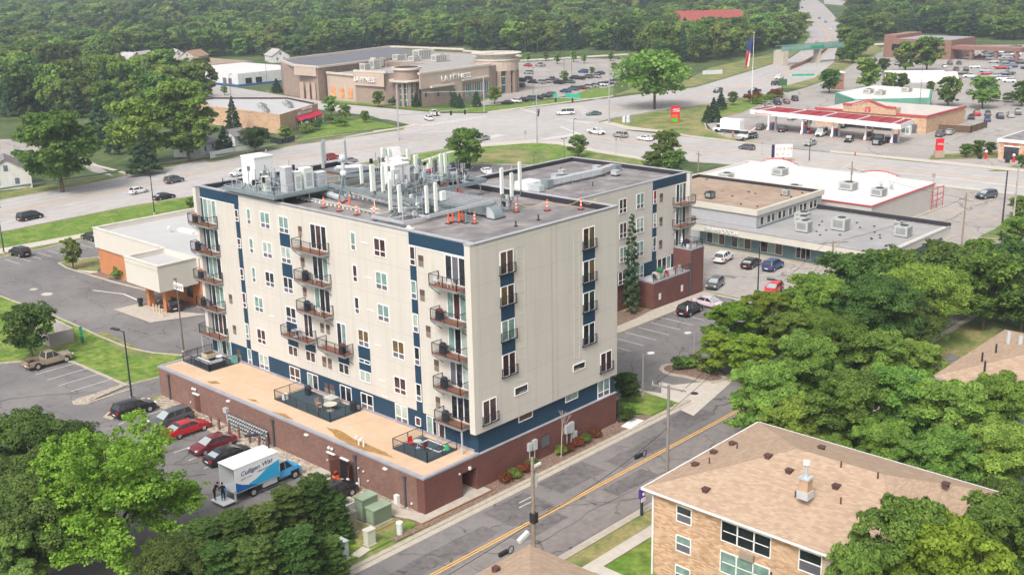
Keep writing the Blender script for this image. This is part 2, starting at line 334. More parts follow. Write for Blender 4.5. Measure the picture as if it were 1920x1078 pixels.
paving('road',[(1110,228),(1174,245),(1294,258),(1454,277),(1557,287),(1920,324),(2060,342),(2060,395),(1901,364),(1751,347),(1600,328),(1400,312),(1207,297),(1100,275)],.058,concroad)
HW=[(1050,197),(1150,184),(1307,164),(1421,130),(1481,110),(1500,97),(1508,83),(1508,62),(1481,30),(1468,5),(1462,-8),(1520,-8),(1545,10),(1564,30),(1577,50),(1571,83),(1564,117),(1527,147),(1454,168),(1478,176),(1421,180),(1320,196),(1260,204),(1150,222),(1110,232)]
paving('road',HW,.062,concroad)
paving('road',[(1545,8),(1590,12),(1640,22),(1640,16),(1590,4),(1545,-4)],.066,concroad)
paving('parking_lot',[(1325,232),(1350,222),(1391,213),(1440,190),(1470,176),(1500,168),(1560,148),(1600,120),(1640,92),(1690,86),(1990,84),(1990,340),(1920,322),(1557,286),(1460,276),(1361,257),(1337,247)],.030,asphl)
paving('parking_lot',[(950,172),(962,118),(1100,110),(1178,112),(1175,140),(1150,162),(1060,181),(990,190),(925,197),(880,200)],.034,asphl)
paving('parking_lot',[(560,330),(700,318),(780,310),(963,309),(1240,326),(1310,340),(1310,420),(1100,430),(700,400)],.030,asph)
paving('parking_lot',[(74,-2.9),(74,28),(97,40),(97,60),(165,60),(175,10),(165,-2.9)],.026,asphl,True)
paving('parking_lot',[(27.5,4),(36,4.5),(37.2,-2.2),(44.3,-2.2),(46,-.8),(73.6,-.8),(73.6,17.8),(27.5,17.8)],.030,asph,True)
paving('parking_lot',[(-2,5.6),(-2.2,44.6),(28,44.6),(28,70.4),(70,70.4),(70,128),(-120,128),(-120,-1),(-9,3)],.022,asph,True)
paving('street',[(-160,-13.6),(-160,-2.9),(230,-2.9),(230,-13.6)],.038,asphs,True)
paving('road',[(121,-3),(129,18),(140,40),(151,38),(139,10),(133,-3)],.034,asphl,True)
paving('driveway',GL([(1240,716),(1262,722),(1310,717),(1360,714),(1372,716),(1300,780),(1270,766),(1240,745)]),.042,concp,True)
paving('parking_lot',[(5,-60),(60,-60),(70,-17.5),(24,-17.5),(24,-48)],.028,asph,True)
# grass
def lawnp(pts,m=grass,z=.09,world=False): return paving('grass',pts,z,m,world)
ISL1=[(1128,230),(1150,224),(1260,205),(1320,197),(1380,185),(1421,178),(1470,175),(1474,180),(1440,190),(1391,213),(1350,222),(1321,232),(1325,243),(1361,257),(1454,274),(1400,268),(1294,256),(1240,246),(1174,242),(1138,235)]
lawnp(ISL1,dry)
lawnp([(1400,190),(1421,179),(1470,175),(1474,180),(1440,190),(1391,211),(1370,210),(1350,218),(1340,205)],grass,.094)
lawnp([(914,212),(1050,194),(1150,181),(1150,165),(1110,166),(1060,184),(960,197),(905,201),(800,205),(640,190),(560,178),(534,176),(640,194),(840,211)],grass)
lawnp([(1150,180),(1307,162),(1421,128),(1481,108),(1500,95),(1478,95),(1400,112),(1330,128),(1290,150),(1200,160)],dry,.085)
lawnp([(1480,100),(1508,82),(1520,65),(1508,55),(1500,75)],grass,.085)
lawnp([(1456,167),(1528,146),(1566,117),(1573,85),(1640,85),(1660,95),(1600,120),(1560,148),(1500,166)],dry,.085)
lawnp([(1562,288),(1600,288),(1700,298),(1760,304),(1760,308),(1700,303),(1620,294)],dry)
lawnp([(1740,300),(1750,290),(1770,290),(1870,284),(1885,296),(1820,298)],dry)
lawnp([(1850,322),(1920,322),(1990,335),(1990,322),(1900,312)],dry)
lawnp([(500,284),(540,275),(560,262),(607,236),(640,222),(667,222),(700,227),(747,238),(640,251),(560,268)],grass)
lawnp([(380,299),(530,266),(640,254),(757,241),(757,244),(640,261),(530,276),(395,306)],dry,.095)
lawnp([(0,362),(180,335),(395,290),(395,297),(170,343),(0,375)],dry,.095)
GI=[(770,292),(845,281),(907,274),(1001,269),(1048,272),(1120,287),(1213,302),(1262,310),(1245,324),(1100,318),(963,309),(898,309),(858,309),(780,312),(720,308)]
lawnp(GI,grass)
lawnp([(880,308),(905,285),(960,275),(1040,290),(1000,308)],dry,.094)
lawnp([(1110,300),(1120,289),(1213,304),(1255,312),(1240,322),(1120,316)],dry,.094)
lawnp([(-120,470),(0,438),(250,388),(366,370),(420,362),(420,395),(172,436),(0,467),(-120,500)],grass)
lawnp([(-120,512),(0,478),(172,443),(260,430),(260,440),(168,449),(0,484)],dry,.088)
lawnp([(-200,600),(0,556),(26,566),(80,584),(138,609),(190,633),(240,653),(288,663),(343,667),(300,708),(238,722),(138,680),(90,672),(42,678),(0,682),(-200,720)],grass,.10)
lawnp([(175,628),(195,622),(230,640),(262,655),(290,665),(285,672),(255,672),(225,660)],dry,.104)
lawnp([(-90,-2),(-9.8,-1.2),(-3.4,-1.2),(-1.6,-.6),(-1.6,1.0),(-8,1.0),(-12,5),(-40,8),(-90,8)],grass,.09,True)
lawnp([(-8,-.9),(-3,-.9),(-2.2,.3),(-3.5,.9),(-7,.8)],dry,.094,True)
lawnp([(28.2,2.8),(31,-1.6),(37,-1.8),(36.5,3.5),(28.5,3.9)],grass,.10,True)
lawnp([(-60,-14.4),(24,-14.4),(24,-16.1),(-60,-16.1)],dry,.09,True)
lawnp([(-60,-17.4),(4,-17.4),(24,-17.4),(24,-60),(-60,-60)],grass,.088,True)
lawnp([(1832,446),(1866,430),(1905,398),(1925,400),(1925,430),(1890,448),(1850,453)],dry,.088)
# side streets on the left beyond the arterial
paving('road',[(143,300),(170,322),(215,333),(180,308),(140,290),(80,275),(0,262),(0,275),(70,288)],.10,asphl)
paving('road',[(0,262),(0,300),(30,295),(22,262)],.104,asphl)
paving('sidewalk',[(152,302),(250,327),(240,329),(150,305)],.108,concp)
# beds, pebbles, walks
paving('planting_bed',[(7.4,0),(27.2,0),(28.6,3.8),(31,-1.6),(31,-2.1),(-1,-2.1),(-1.0,-1.3),(7.4,-1.3)],.10,mulch,True)
paving('planting_bed',[(-5,-.95),(-1.2,-.95),(-1.2,-1.5),(11,-1.35),(11,-2.1),(-5,-1.6)],.098,mulch,True)
paving('planting_bed',[(44,21.4),(58,23.6),(62,20.6),(57,20),(44,19.6)],.10,mulch,True)
paving('pebble_bed',[(-1.95,5.5),(-1.95,43),(0,44.4),(0,.2),(-.6,.9),(-1.3,5)],.10,pebble,True)
paving('pebble_bed',GL([(238,724),(243,716),(190,735),(143,750),(140,756),(160,758)]),.14,pebble,True)
walk=MB()
walk.poly([(-1.25,5.2),(-2.6,5.6),(-2.6,3.4),(-1.4,.2),(-1.3,-1.0),(7.3,-1.0),(7.3,.6),(4.7,.6),(4.7,0),(0,0),(-.05,.3)],.11,conc)
walk.poly([(-1.95,11.2),(-1.95,15.0),(0,15.0),(0,10.6)],.112,conc)
walk.box(4.7,.05,0,6.5,3,.1,conc)
walk.poly([(27.4,4),(36,4.6),(36.6,3.6),(28.4,4.0)],.11,concp)
walk.poly([(36,4.6),(37.3,-.4),(37.0,-2.1),(35.8,-2.1),(35.9,3.5)],.112,concp)
walk.poly([(-60,-16.1),(24,-16.1),(24,-17.3),(-60,-17.3)],.10,concp)
walk.poly([(2.2,-17.3),(3.4,-17.3),(3.4,-22),(2.2,-22)],.104,concp)
walk.poly([(44,19.6),(57,20),(61.8,20.6),(73.4,20.3),(73.4,18.2),(44,18)],.11,conc)
walk.poly([(95.3,-2),(97.2,-2),(97.2,38),(95.3,38)],.11,conc)
walk.poly(GL([(0,467),(172,436),(420,393),(420,398),(172,443),(0,477)]),.10,concp)
walk.poly(GL([(780,304),(844,284),(860,283),(795,303)]),.12,concp)
walk.poly(GL([(640,261),(690,252),(754,241),(790,236),(777,232),(757,238),(700,247),(650,257)]),.12,concp)
walk.poly(GL([(845,280),(907,270),(1001,263),(1048,266),(1120,281),(1213,297),(1213,302),(1120,287),(1048,272),(1001,269),(907,276)]),.116,concp)
walk.poly(GL([(1124,232),(1174,244),(1240,249),(1294,258),(1454,277),(1454,275),(1340,260),(1294,255),(1240,245),(1180,238),(1140,228),(1128,229)]),.116,concp)
walk.poly(GL([(1557,287),(1920,324),(1920,318),(1800,306),(1557,283)]),.112,concp)
walk.poly(GL([(1600,324),(1751,344),(1901,362),(1901,366),(1751,350),(1600,330)]),.10,concp)
walk.poly(GL([(914,213),(1050,195),(1150,182),(1150,180),(1050,193),(914,210)]),.118,concp)
walk.poly(GL([(1180,158),(1120,103),(960,108),(880,110),(880,113),(1110,106),(1160,158)]),.112,concp) if 0 else None
walk.poly(GL([(1560,85),(1760,78),(1760,81),(1560,89)]),.112,concp)
walk.poly(GL([(975,113),(1180,101),(1180,104),(975,116)]),.112,concp)
walk.poly(GL([(190,741),(160,738),(205,760)]),.1,concp) if 0 else None
struct('sidewalk',walk)
# kerbs: real steps
kb=MB()
def kerb(pts,wd=.32,h=.15,world=False,m=curbm):
    P=pts if world else GL(pts)
    for a,b in zip(P,P[1:]):
        d=Vector((b[0]-a[0],b[1]-a[1])); 
        if d.length<.05: continue
        d.normalize(); n=Vector((-d.y,d.x))*wd/2; e=d*wd*.45
        kb.prism([(a[0]-e.x+n.x,a[1]-e.y+n.y),(a[0]-e.x-n.x,a[1]-e.y-n.y),(b[0]+e.x-n.x,b[1]+e.y-n.y),(b[0]+e.x+n.x,b[1]+e.y+n.y)],0,h+random.random()*.003,m)
kerb([(-160,-2.25),(37,-2.25)],.5,.14,True); kerb([(45,-2.25),(94,-2.25)],.5,.14,True); kerb([(-160,-14.1),(22,-14.1)],.5,.14,True); kerb([(22.8,-14.1),(120,-14.1)],.5,.14,True)
g2=MB(); g2.poly([(-160,-2.5),(37,-2.5),(37,-3.1),(-160,-3.1)],.05,conc); g2.poly([(-160,-13.5),(120,-13.5),(120,-13.9),(-160,-13.9)],.05,conc); struct('gutter',g2)
kerb([(-2.4,5.6),(-2.05,15.2),(-2.05,45)],.3,.15,True); kerb([(-2.4,5.6),(-2.6,3.4)],.3,.15,True)
kerb([(0,484),(168,449)]); kerb([(-100,600),(0,556),(26,566),(80,584),(138,609),(190,633),(240,653),(288,663),(343,667)]); kerb([(0,682),(42,678)]); kerb([(90,672),(138,680),(238,723),(300,708)])
kerb([(238,723),(190,741),(150,752),(138,754),(140,758),(165,757),(246,730)],.3); kerb([(205,775),(198,782),(212,786)])
kerb([(111,494),(130,488),(185,483),(200,502)],.3); kerb([(111,494),(125,503),(165,515),(215,530),(275,545)],.35)
kerb(GI+[GI[0]],.4); kerb(ISL1+[ISL1[0]],.4)
kerb([(-120,412),(0,376),(170,344),(395,298),(530,268),(640,253),(757,240)],.3); kerb([(-120,462),(0,436),(250,386),(366,368),(420,360)],.3)
kerb([(1307,164),(1421,130),(1481,110)],.4); kerb([(1454,167),(1527,147),(1564,117)],.4)
kerb([(51,18),(73.2,18),(73.2,-.8)],.3,.15,True); kerb([(36,4.5),(27.5,4)],.3,.15,True)
kerb([(95.2,-2),(95.2,38)],.3,.15,True)
kerb([(131,-2),(128.5,6),(124,6)],.4,.15,True); kerb([(124,6),(122.5,1),(124,-2)],.4,.15,True)
kerb([(-5,1),(-1.8,1),(-1.5,-1),(7.6,-1.1),(8,.2)],.14,.12,True,M('brick_edging',(.27,.13,.09),rough=.8,scale=6,var=.2))
ENT=GL([(1240,694),(1243,688),(1252,685),(1270,684),(1310,686),(1340,695),(1362,713),(1335,718),(1310,714),(1285,707),(1258,703),(1246,699)])
kerb(ENT+[ENT[0]],.5,.15,True)
struct('kerb',kb)
paving('planting_bed',ENT,.12,mulch,True)
paving('planting_bed',GL([(172,752),(183,738),(210,730)]),.1,mulch,True) if 0 else None
paving('planting_bed',GL([(114,494),(130,490),(180,485),(197,502),(180,510),(150,508),(128,500)]),.13,dry,True)
paving('planting_bed',GL([(172,513),(183,511),(210,518),(212,523),(195,525)]),.12,mulch,True)
paving('sidewalk',GL([(145,508),(180,499),(183,512),(170,514)]),.128,concp,True)
paving('sidewalk',GL([(213,581),(262,570),(330,585),(390,590),(282,606)]),.09,conc,True)
# brown barrier and median on the highway, painted lines
mk=MB()
def line(pts,wd=.15,m=linem,z=.072,dash=None,world=False):
    P=[Vector(p) for p in (pts if world else GL(pts))]
    for a,b in zip(P,P[1:]):
        d=b-a; L=d.length; d.normalize(); n=Vector((-d.y,d.x))*wd/2
        segs=[(0,L)] if not dash else [(t,min(L,t+dash[0])) for t in np.arange(0,L,dash[0]+dash[1])]
        for s,e in segs:
            p=a+d*float(s);q=a+d*float(e); mk.poly([(p+n)[:],(q+n)[:],(q-n)[:],(p-n)[:]],z,m)
for o in(-.14,.14): line([(-160,-7.85+o),(37,-7.85+o),(230,-7.85+o)],.13,yline,.05,world=True)
YL=GL([(-60,418),(0,401),(120,378),(240,354),(440,309),(523,301),(687,278),(827,255)])
def off(P,o): 
    r=[]
    for i,p in enumerate(P):
        a=P[max(0,i-1)];b=P[min(len(P)-1,i+1)]; d=Vector((b[0]-a[0],b[1]-a[1])).normalized(); r.append((p[0]-d.y*o,p[1]+d.x*o))
    return r
for o in(-.2,.2): line(off(YL,o),.2,yline,.066,world=True)
line(off(YL,3.8),.16,dash=(3,9),world=True); line(off(YL,-3.8),.16,dash=(3,9),world=True); line(off(YL,-7.6),.16,dash=(3,9),world=True); line(off(YL,7.4),.14,world=True)
jt=M('road_joint',(.28,.26,.245),rough=.9)
for o in(1.9,-1.9,5.7,-5.7,9.3): line(off(YL,o),.09,jt,.052,world=True)
YR=GL([(1094,255),(1180,266),(1270,277),(1440,294),(1600,310),(1750,326),(1920,345),(2050,362)])
for o in(-.22,.22): line(off(YR,o),.22,yline,.066,world=True)
line(off(YR,4),.16,dash=(3,9),world=True); line(off(YR,-4),.16,dash=(3,9),world=True); line([(1640,320),(1800,336),(1920,352)],.3)
for o in(2,-2,6,-6): line(off(YR,o),.1,jt,.064,world=True)
YH=GL([(1125,212),(1200,200),(1307,182),(1400,160),(1450,147),(1490,128),(1530,110),(1552,94),(1555,75),(1548,58),(1535,45),(1515,35),(1500,20),(1490,0)])
for o in(-.4,.4): line(off(YH,o),.25,yline,.07,world=True)
for o in(4,-4,8,-8): line(off(YH,o),.2,dash=(3,9),world=True)
# crossing bars and stop lines at the junction
def zebra(a,b,n,ln):
    A=Vector(G(*a));B=Vector(G(*b)); d=(B-A); u=d.normalized(); nn_=Vector((-u.y,u.x))*ln/2
    for i in range(n):
        c=A+d*((i+.5)/n); mk.poly([(c+nn_+u*.3)[:],(c-nn_+u*.3)[:],(c-nn_-u*.3)[:],(c+nn_-u*.3)[:]],.074,linem)
zebra((784,237),(910,219),14,3); zebra((905,262),(940,253),9,3); zebra((1018,262),(1085,252),12,3); zebra((1045,223),(1110,232),10,3); zebra((1085,200),(1110,222),8,3)
line([(790,250),(850,246)],.5); line([(960,200),(1010,214)],.5); line([(1050,238),(1094,255)],.5)
# parking bays
def bays(a,b,n,ln,wd=.1,side=1,m=linem,z=.05):
    A=Vector(a);B=Vector(b);d=B-A;u=d.normalized();nv=Vector((-u.y,u.x))*side
    for i in range(n+1): line([(A+d*i/n)[:],(A+d*i/n+nv*ln)[:]],wd,m,z,world=True)
bays((-2.4,6.8),(-2.4,43),13,5.2,side=1); bays((38,17.6),(73,17.6),13,5.0,side=-1); bays((48,0),(72,0),9,5,side=1)
bays(G(10,487),G(165,454),8,5,side=-1); bays(G(140,682),G(232,722),4,5,side=-1)
bays(G(780,313),G(960,312),10,5,side=-1); bays((100,-1),(100,16.5),7,5,side=-1); bays((150,-1.5),(150,18),8,5.2,side=1,m=yline); bays((160,-1.5),(160,18),8,5.2,side=1,m=yline)
bays((94.9,0),(94.9,36),13,5,side=1)
bays(G(1130,122),G(1010,172),26,5,side=1); bays(G(1150,150),G(1060,180),16,5)
for a,b in (((1180,158),(1120,105)),): pass
line([(174,545),(232,552),(262,565)],.25)
struct('road_marking',mk)
pt=MB(); pdk=M('patch_dark',(.125,.114,.115),var=.25,scale=1.5,rough=.9,kind='asphalt',col2=(.165,.15,.148),s2=.5); pwm=M('patch_warm',(.215,.192,.18),var=.12,scale=1.2,rough=.9,kind='asphalt',col2=(.24,.215,.2),s2=.12)
random.seed(31)
def rpatch(x0,y0,x1,y1,mt,z=.041):
    n=7; q=[(x0+(x1-x0)*i/n,y0+random.uniform(-.1,.1)) for i in range(n+1)]+[(x1-(x1-x0)*i/n,y1+random.uniform(-.12,.12)) for i in range(n+1)]; pt.poly(q,z,mt)
rpatch(-60,-13.2,70,-8.4,pwm,.0395)
for x0,y0,x1,y1 in((-9,-7.2,2,-5.1),(3.5,-7.3,9,-3.5),(11,-6.4,17.5,-3.4),(19,-7.2,27,-5),(-22,-7.1,-11,-4.2),(30,-6.6,36,-3.6),(2,-9.8,8,-8.4),(14,-10.6,20,-8.6)): rpatch(x0,y0,x1,y1,pdk)
for c in(((-6,-3.2),(-4,-6),(-1,-8.5),(1.5,-13)),((6,-3.2),(8,-7),(12,-10),(16,-13.4)),((22,-3.3),(24,-6.5),(23,-9),(27,-13.2)),((-14,-3.4),(-12,-8),(-9,-13)),((-10,-10.4),(0,-10.9),(12,-10.5),(24,-11)),((-8,22),(-13,26),(-15,33),(-11,41)),((-9,35),(-14,37),(-20,36)),((-7,30),(-16,29),(-22,24)),((-5,52),(-12,57),(-20,55)),((45,5),(52,9),(60,6),(68,9)),((31,8),(38,6),(44,11))):
    q=[]
    for a,b in zip(c,c[1:]):
        for k in range(6): f=k/6; q.append((a[0]+(b[0]-a[0])*f+random.uniform(-.25,.25),a[1]+(b[1]-a[1])*f+random.uniform(-.25,.25)))
    for a,b in zip(q,q[1:]):
        d=Vector((b[0]-a[0],b[1]-a[1])).normalized(); w_=random.uniform(.02,.045); n_=Vector((-d.y,d.x))*w_; A_=Vector(a);B_=Vector(b); pt.poly([(A_+n_)[:],(B_+n_)[:],(B_-n_)[:],(A_-n_)[:]],.047,darkm)
struct('road_patch',pt)
tx=MB()
text('DRIVE',.9,linem,None,(0,0,0),(1,0,0),(0,0,1)) if 0 else None
# tarred cracks are in the asphalt material; manhole covers and rain puddles are real discs
mh=MB()
for (x,y,r_) in ((1302,738,.45),):
    c=G(x,y); mh.poly([(c[0]+r_*math.cos(a*PI/9),c[1]+r_*math.sin(a*PI/9)) for a in range(18)],.06,darkm)
mh.thing('manhole_cover','round dark cover in the pale driveway beside the parking entrance','manhole cover')
pud=MB()
for (x,y,r_) in ((88,552,.8),(63,543,.55)):
    c=G(x,y); pud.poly([(c[0]+r_*(1+.25*math.sin(3*a))*math.cos(a*PI/9),c[1]+1.2*r_*math.sin(a*PI/9)) for a in range(18)],.052,concp)
struct('road_patch',pud)
# barrier in the middle of the highway
bb=MB(); 
P=off(GL([(1481,132),(1510,120),(1535,106),(1551,93)]),0)
for a,b in zip(P,P[1:]): bb.bar((*a,.8),(*b,.8),.5,1.6,M('barrier_brown',(.27,.17,.12),rough=.8,scale=3))
bb.thing('median_barrier','long low brown barrier down the middle of the highway under the green footbridge','barrier')
# ---------------------------------------------------------------- the apartment block
T=thing('apartment_building','six-storey beige apartment block with navy panels, balconies and aerials crowding its flat roof','apartment building',(0,0,0))
class Face:
    def __init__(s,ax,pos,sg=-1): s.ax=ax;s.p=pos
    def box(s,mb,a0,a1,z0,z1,o0,o1,m):
        if s.ax=='L': mb.box(s.p-o1,a0,z0,s.p-o0,a1,z1,m)
        elif s.ax=='R': mb.box(a0,s.p-o1,z0,a1,s.p-o0,z1,m)
        return mb
FL=Face('L',6.97);FR=Face('R',0.0);FW_=Face('R',23.7);FN=Face('L',7.0);FNR=Face('R',.22)
def window(par,F,a0,a1,z0,z1,style='dbl',gm=None,fr=None,o=0,split=.32,label=None):
    fr=fr or frame; gm=gm or pd; t=.075
    f=MB(); F.box(f,a0,a1,z0,z0+t,o,o+.07,fr); F.box(f,a0,a1,z1-t,z1,o,o+.07,fr); F.box(f,a0,a0+t,z0+t,z1-t,o,o+.07,fr); F.box(f,a1-t,a1,z0+t,z1-t,o,o+.07,fr)
    nb={'dbl':2,'nar':1,'door3':3,'door2':2,'fr2':2,'hor':1,'fix2':2}[style]
    for i in range(1,nb):
        a=a0+(a1-a0)*i/nb; F.box(f,a-.05,a+.05,z0+t,z1-t,o,o+.06,fr)
    if style in('dbl','nar'):
        zs=z0+(z1-z0)*split; w_=(a1-a0)/nb
        for i in range(nb): F.box(f,a0+w_*i+.06,a0+w_*(i+1)-.06,zs-.04,zs+.04,o,o+.055,fr)
    fo=f.part('window' if style not in('door3','door2') else 'balcony_door',par,label)
    g=MB()
    if style in('dbl','nar'):
        F.box(g,a0+t,a1-t,zs,z1-t,o-.06,o+.02,gm); F.box(g,a0+t,a1-t,z0+t,zs,o-.06,o+.018,pg if gm not in(pb,) else pb)
    else:
        w_=(a1-a0)/nb
        for i in range(nb): F.box(g,a0+w_*i+t*.8,a0+w_*(i+1)-t*.8,z0+t,z1-t,o-.06,o+.02+.004*i,gm if not isinstance(gm,(list,tuple)) else gm[i%len(gm)])
    g.part('pane',fo); return fo
def vent(par,F,a0,a1,z0,z1,o=0):
    m=MB(); zm=(z0+z1)/2
    F.box(m,a0,a1,zm,z1,o,o+.05,brownv); F.box(m,a0,a1,z0,zm,o,o+.05,tanv)
    for i in range(5): F.box(m,a0+.04,a1-.04,z0+(zm-z0)*(i+.3)/5,z0+(zm-z0)*(i+.6)/5,o+.05,o+.07,brownv)
    m.part('wall_vent',par)
# walls
m=MB()
m.box(6.97,-.08,5.52,27.1,44.2,22.6,beige)
for x0,y0,x1,y1 in ((6.97,-.08,7.3,44.2),(26.77,-.08,27.1,44.2),(7.3,-.08,26.77,.25),(7.3,43.87,26.77,44.2)): m.box(x0,y0,22.6,x1,y1,23.2,beige)
m.box(6.4,-.08,5.52,6.97,.62,23.2,beige2); m.box(6.4,43.6,5.52,6.97,44.2,23.2,beige2)
m.box(27.1,23.7,3.7,74.05,45.6,16.5,beige)
for x0,y0,x1,y1 in ((27.1,23.7,74.05,24.0),(73.75,24.0,74.05,45.3),(27.1,45.3,74.05,45.6)): m.box(x0,y0,16.5,x1,y1,17.15,beige)
m.box(73.5,23.1,5.8,74.05,23.7,17.15,beige2)
m.part('wall',T)
m=MB(); m.box(7.0,.22,3.43,27.0,44.1,5.52,navy)
FL.box(m,.62,8.45,21.92,23.2,0,.03,navy); FL.box(m,36.0,43.6,22.0,23.2,0,.03,navy)
FL.box(m,7.58,8.42,5.52,21.92,0,.03,navy); FL.box(m,36.1,36.85,5.52,22.0,0,.03,navy); FL.box(m,43.2,43.6,5.52,22.0,0,.03,navy); FL.box(m,.62,1.05,5.52,21.92,0,.03,navy)
FL.box(m,27.04,28.8,18.67,20.1,0,.03,navy); FL.box(m,27.04,28.8,15.38,16.86,0,.03,navy); FL.box(m,27.0,28.82,7.75,10.41,0,.03,navy)
FL.box(m,24.0,25.74,7.83,9.0,0,.03,navy); FL.box(m,18.46,20.2,7.77,9.0,0,.03,navy); FL.box(m,15.05,16.84,7.77,10.33,0,.03,navy)
for x0,x1,z in ((10.1,11.88,19.75),(21.66,23.48,19.75)): pass
for x0,x1,zs in ((10.1,11.88,((18.68,19.75),(15.43,16.8),(12.2,13.45))),(21.66,23.5,((18.67,19.75),(15.45,16.4),(12.17,13.4)))):
    for z0,z1 in zs: FR.box(m,x0,x1,z0,z1,.08,.11,navy)
FW_.box(m,65.4,73.5,15.9,17.12,0,.03,navy); FW_.box(m,65.4,66.35,5.8,15.9,0,.03,navy)
FW_.box(m,27.1,74.0,3.72,5.78,0,.04,navy)
m.part('navy_cladding',T)
m=MB()   # brick base
m.box(0,0,0,4.6,44.4,3.43,brick); m.box(4.6,3,0,6.5,44.4,3.43,brick); m.box(4.6,0,2.35,6.5,3,3.43,brick); m.box(6.5,0,0,27.1,44.2,3.43,brick)
m.box(-.06,.9,0,0,44.4,3.43,brickp)
m.box(27.1,23.95,0,74.0,45.5,3.7,brick)
m.box(61.7,20.6,0,70.6,23.95,3.75,brick); m.box(70.6,20.6,0,73.75,26.5,6.7,brick)
m.part('brick_base',T)
m=MB()   # roofs
m.box(7.3,.25,22.6,26.77,43.87,22.64,roofg)
m.box(27.1,24.0,16.5,73.75,45.3,16.56,roofg)
m.box(.28,.28,3.43,6.97,44.1,3.5,tanm)
m.box(61.9,20.85,3.75,70.5,23.65,3.8,roofl); m.box(70.85,20.85,6.7,73.5,23.65,6.74,roofl)
m.part('roof',T)
m=MB()   # parapet linings and copings
for x0,y0,x1,y1 in ((7.3,.25,7.34,43.87),(26.73,.25,26.77,43.87),(7.34,.25,26.73,.29),(7.34,43.83,26.73,43.87)): m.box(x0,y0,22.64,x1,y1,23.2,black)
for x0,y0,x1,y1 in ((27.14,24.0,73.7,24.04),(73.71,24.0,73.75,45.3),(27.14,45.26,73.7,45.3)): m.box(x0,y0,16.56,x1,y1,17.15,black)
m.part('parapet_lining',T)
m=MB()
def copingrect(x0,y0,x1,y1,z,wd,mat,h=.1,mb=m):
    mb.box(x0,y0,z,x0+wd,y1,z+h,mat); mb.box(x1-wd,y0,z,x1,y1,z+h,mat); mb.box(x0+wd,y0,z,x1-wd,y0+wd,z+h,mat); mb.box(x0+wd,y1-wd,z,x1-wd,y1,z+h,mat)
copingrect(6.9,-.14,27.16,44.26,23.2,.42,coping); copingrect(6.93,-.11,27.13,44.23,23.12,.03,copingd,.08)
m.box(6.34,-.14,23.2,6.9,.68,23.3,coping); m.box(6.34,43.54,23.2,6.9,44.26,23.3,coping)
m.box(27.16,23.64,17.15,74.1,24.04,17.25,coping); m.box(27.16,45.26,17.15,74.1,45.66,17.25,coping); m.box(73.7,24.04,17.15,74.1,45.26,17.25,coping)
m.box(73.44,23.04,17.15,74.1,23.64,17.25,coping)
cg=M('podium_coping',(.33,.33,.37),rough=.5)
m.box(-.12,-.05,3.43,.28,44.45,3.62,cg); m.box(.28,-.05,3.43,6.9,.28,3.62,cg); m.box(.28,44.1,3.43,6.9,44.45,3.62,cg)
m.box(6.9,-.04,3.43,27.1,.2,3.52,coping); m.box(27.1,23.9,3.7,61.7,24.0,3.78,coping)
m.box(61.66,20.56,3.75,70.6,20.85,3.95,cg);m.box(61.66,20.85,3.75,61.9,23.6,3.95,cg); m.box(70.56,20.56,6.7,73.79,20.85,6.86,cg); m.box(73.5,20.85,6.7,73.79,23.6,6.86,cg); m.box(70.56,20.85,6.7,70.85,23.6,6.86,cg)
m.box(6.86,.68,3.5,6.99,44.0,3.72,M('flashing_grey',(.30,.28,.31),rough=.5))
FL.box(m,.62,8.45,21.86,21.94,.03,.06,frame); FL.box(m,36.85,43.6,21.94,22.02,.03,.06,frame)
m.part('coping',T)
# board-and-batten trim on the bays
class TrimSet:
    def __init__(s): s.d={}
    def box(s,x0,y0,z0,x1,y1,z1,mt):
        k=('L',int((y0+y1)/20)) if x0<7.2 and y0>.3 else ('R',int(x0/8)); s.d.setdefault(k,MB()).box(x0,y0,z0,x1,y1,z1,mt)
    def part(s,n,t):
        for b in s.d.values(): b.part(n,t)
m=TrimSet()
for F,as_,z0,z1 in ((FL,(3.75,4.6,5.5,6.45,7.3),5.6,21.86),(FL,(37.0,37.6,38.3,39.1,39.9),5.6,21.94),(FL,(26.3,),9,22.8),):
    for a in as_: F.box(m,a,a+.05,z0,z1,0,.025,beige2)
for k in range(5):
    z=6.4+3.24*k
    for F,a0,a1 in ((FL,5.0,5.5),(FL,5.55,7.3),(FL,37.0,39.9),(FL,25.5,26.3)): 
        F.box(m,a0,a1,z,z+.05,0,.028,beige2);F.box(m,a0,a1,z+1.25,z+1.3,0,.028,beige2)
    for a0,a1 in ((12.3,13.3),(20.3,21.1)): FR.box(m,a0,a1,z+1.5,z+1.55,.08,.105,beige2); FR.box(m,a0,a1,z+2.6,z+2.65,.08,.105,beige2)
for a in (12.3,13.3,20.3,21.1): FR.box(m,a,a+.05,8.9,21.6,.08,.105,beige2)
for a in (17.0,17.75): FR.box(m,a,a+.035,5.6,23.1,.08,.10,M('panel_joint',(.36,.33,.29)))
m.part('trim',T)
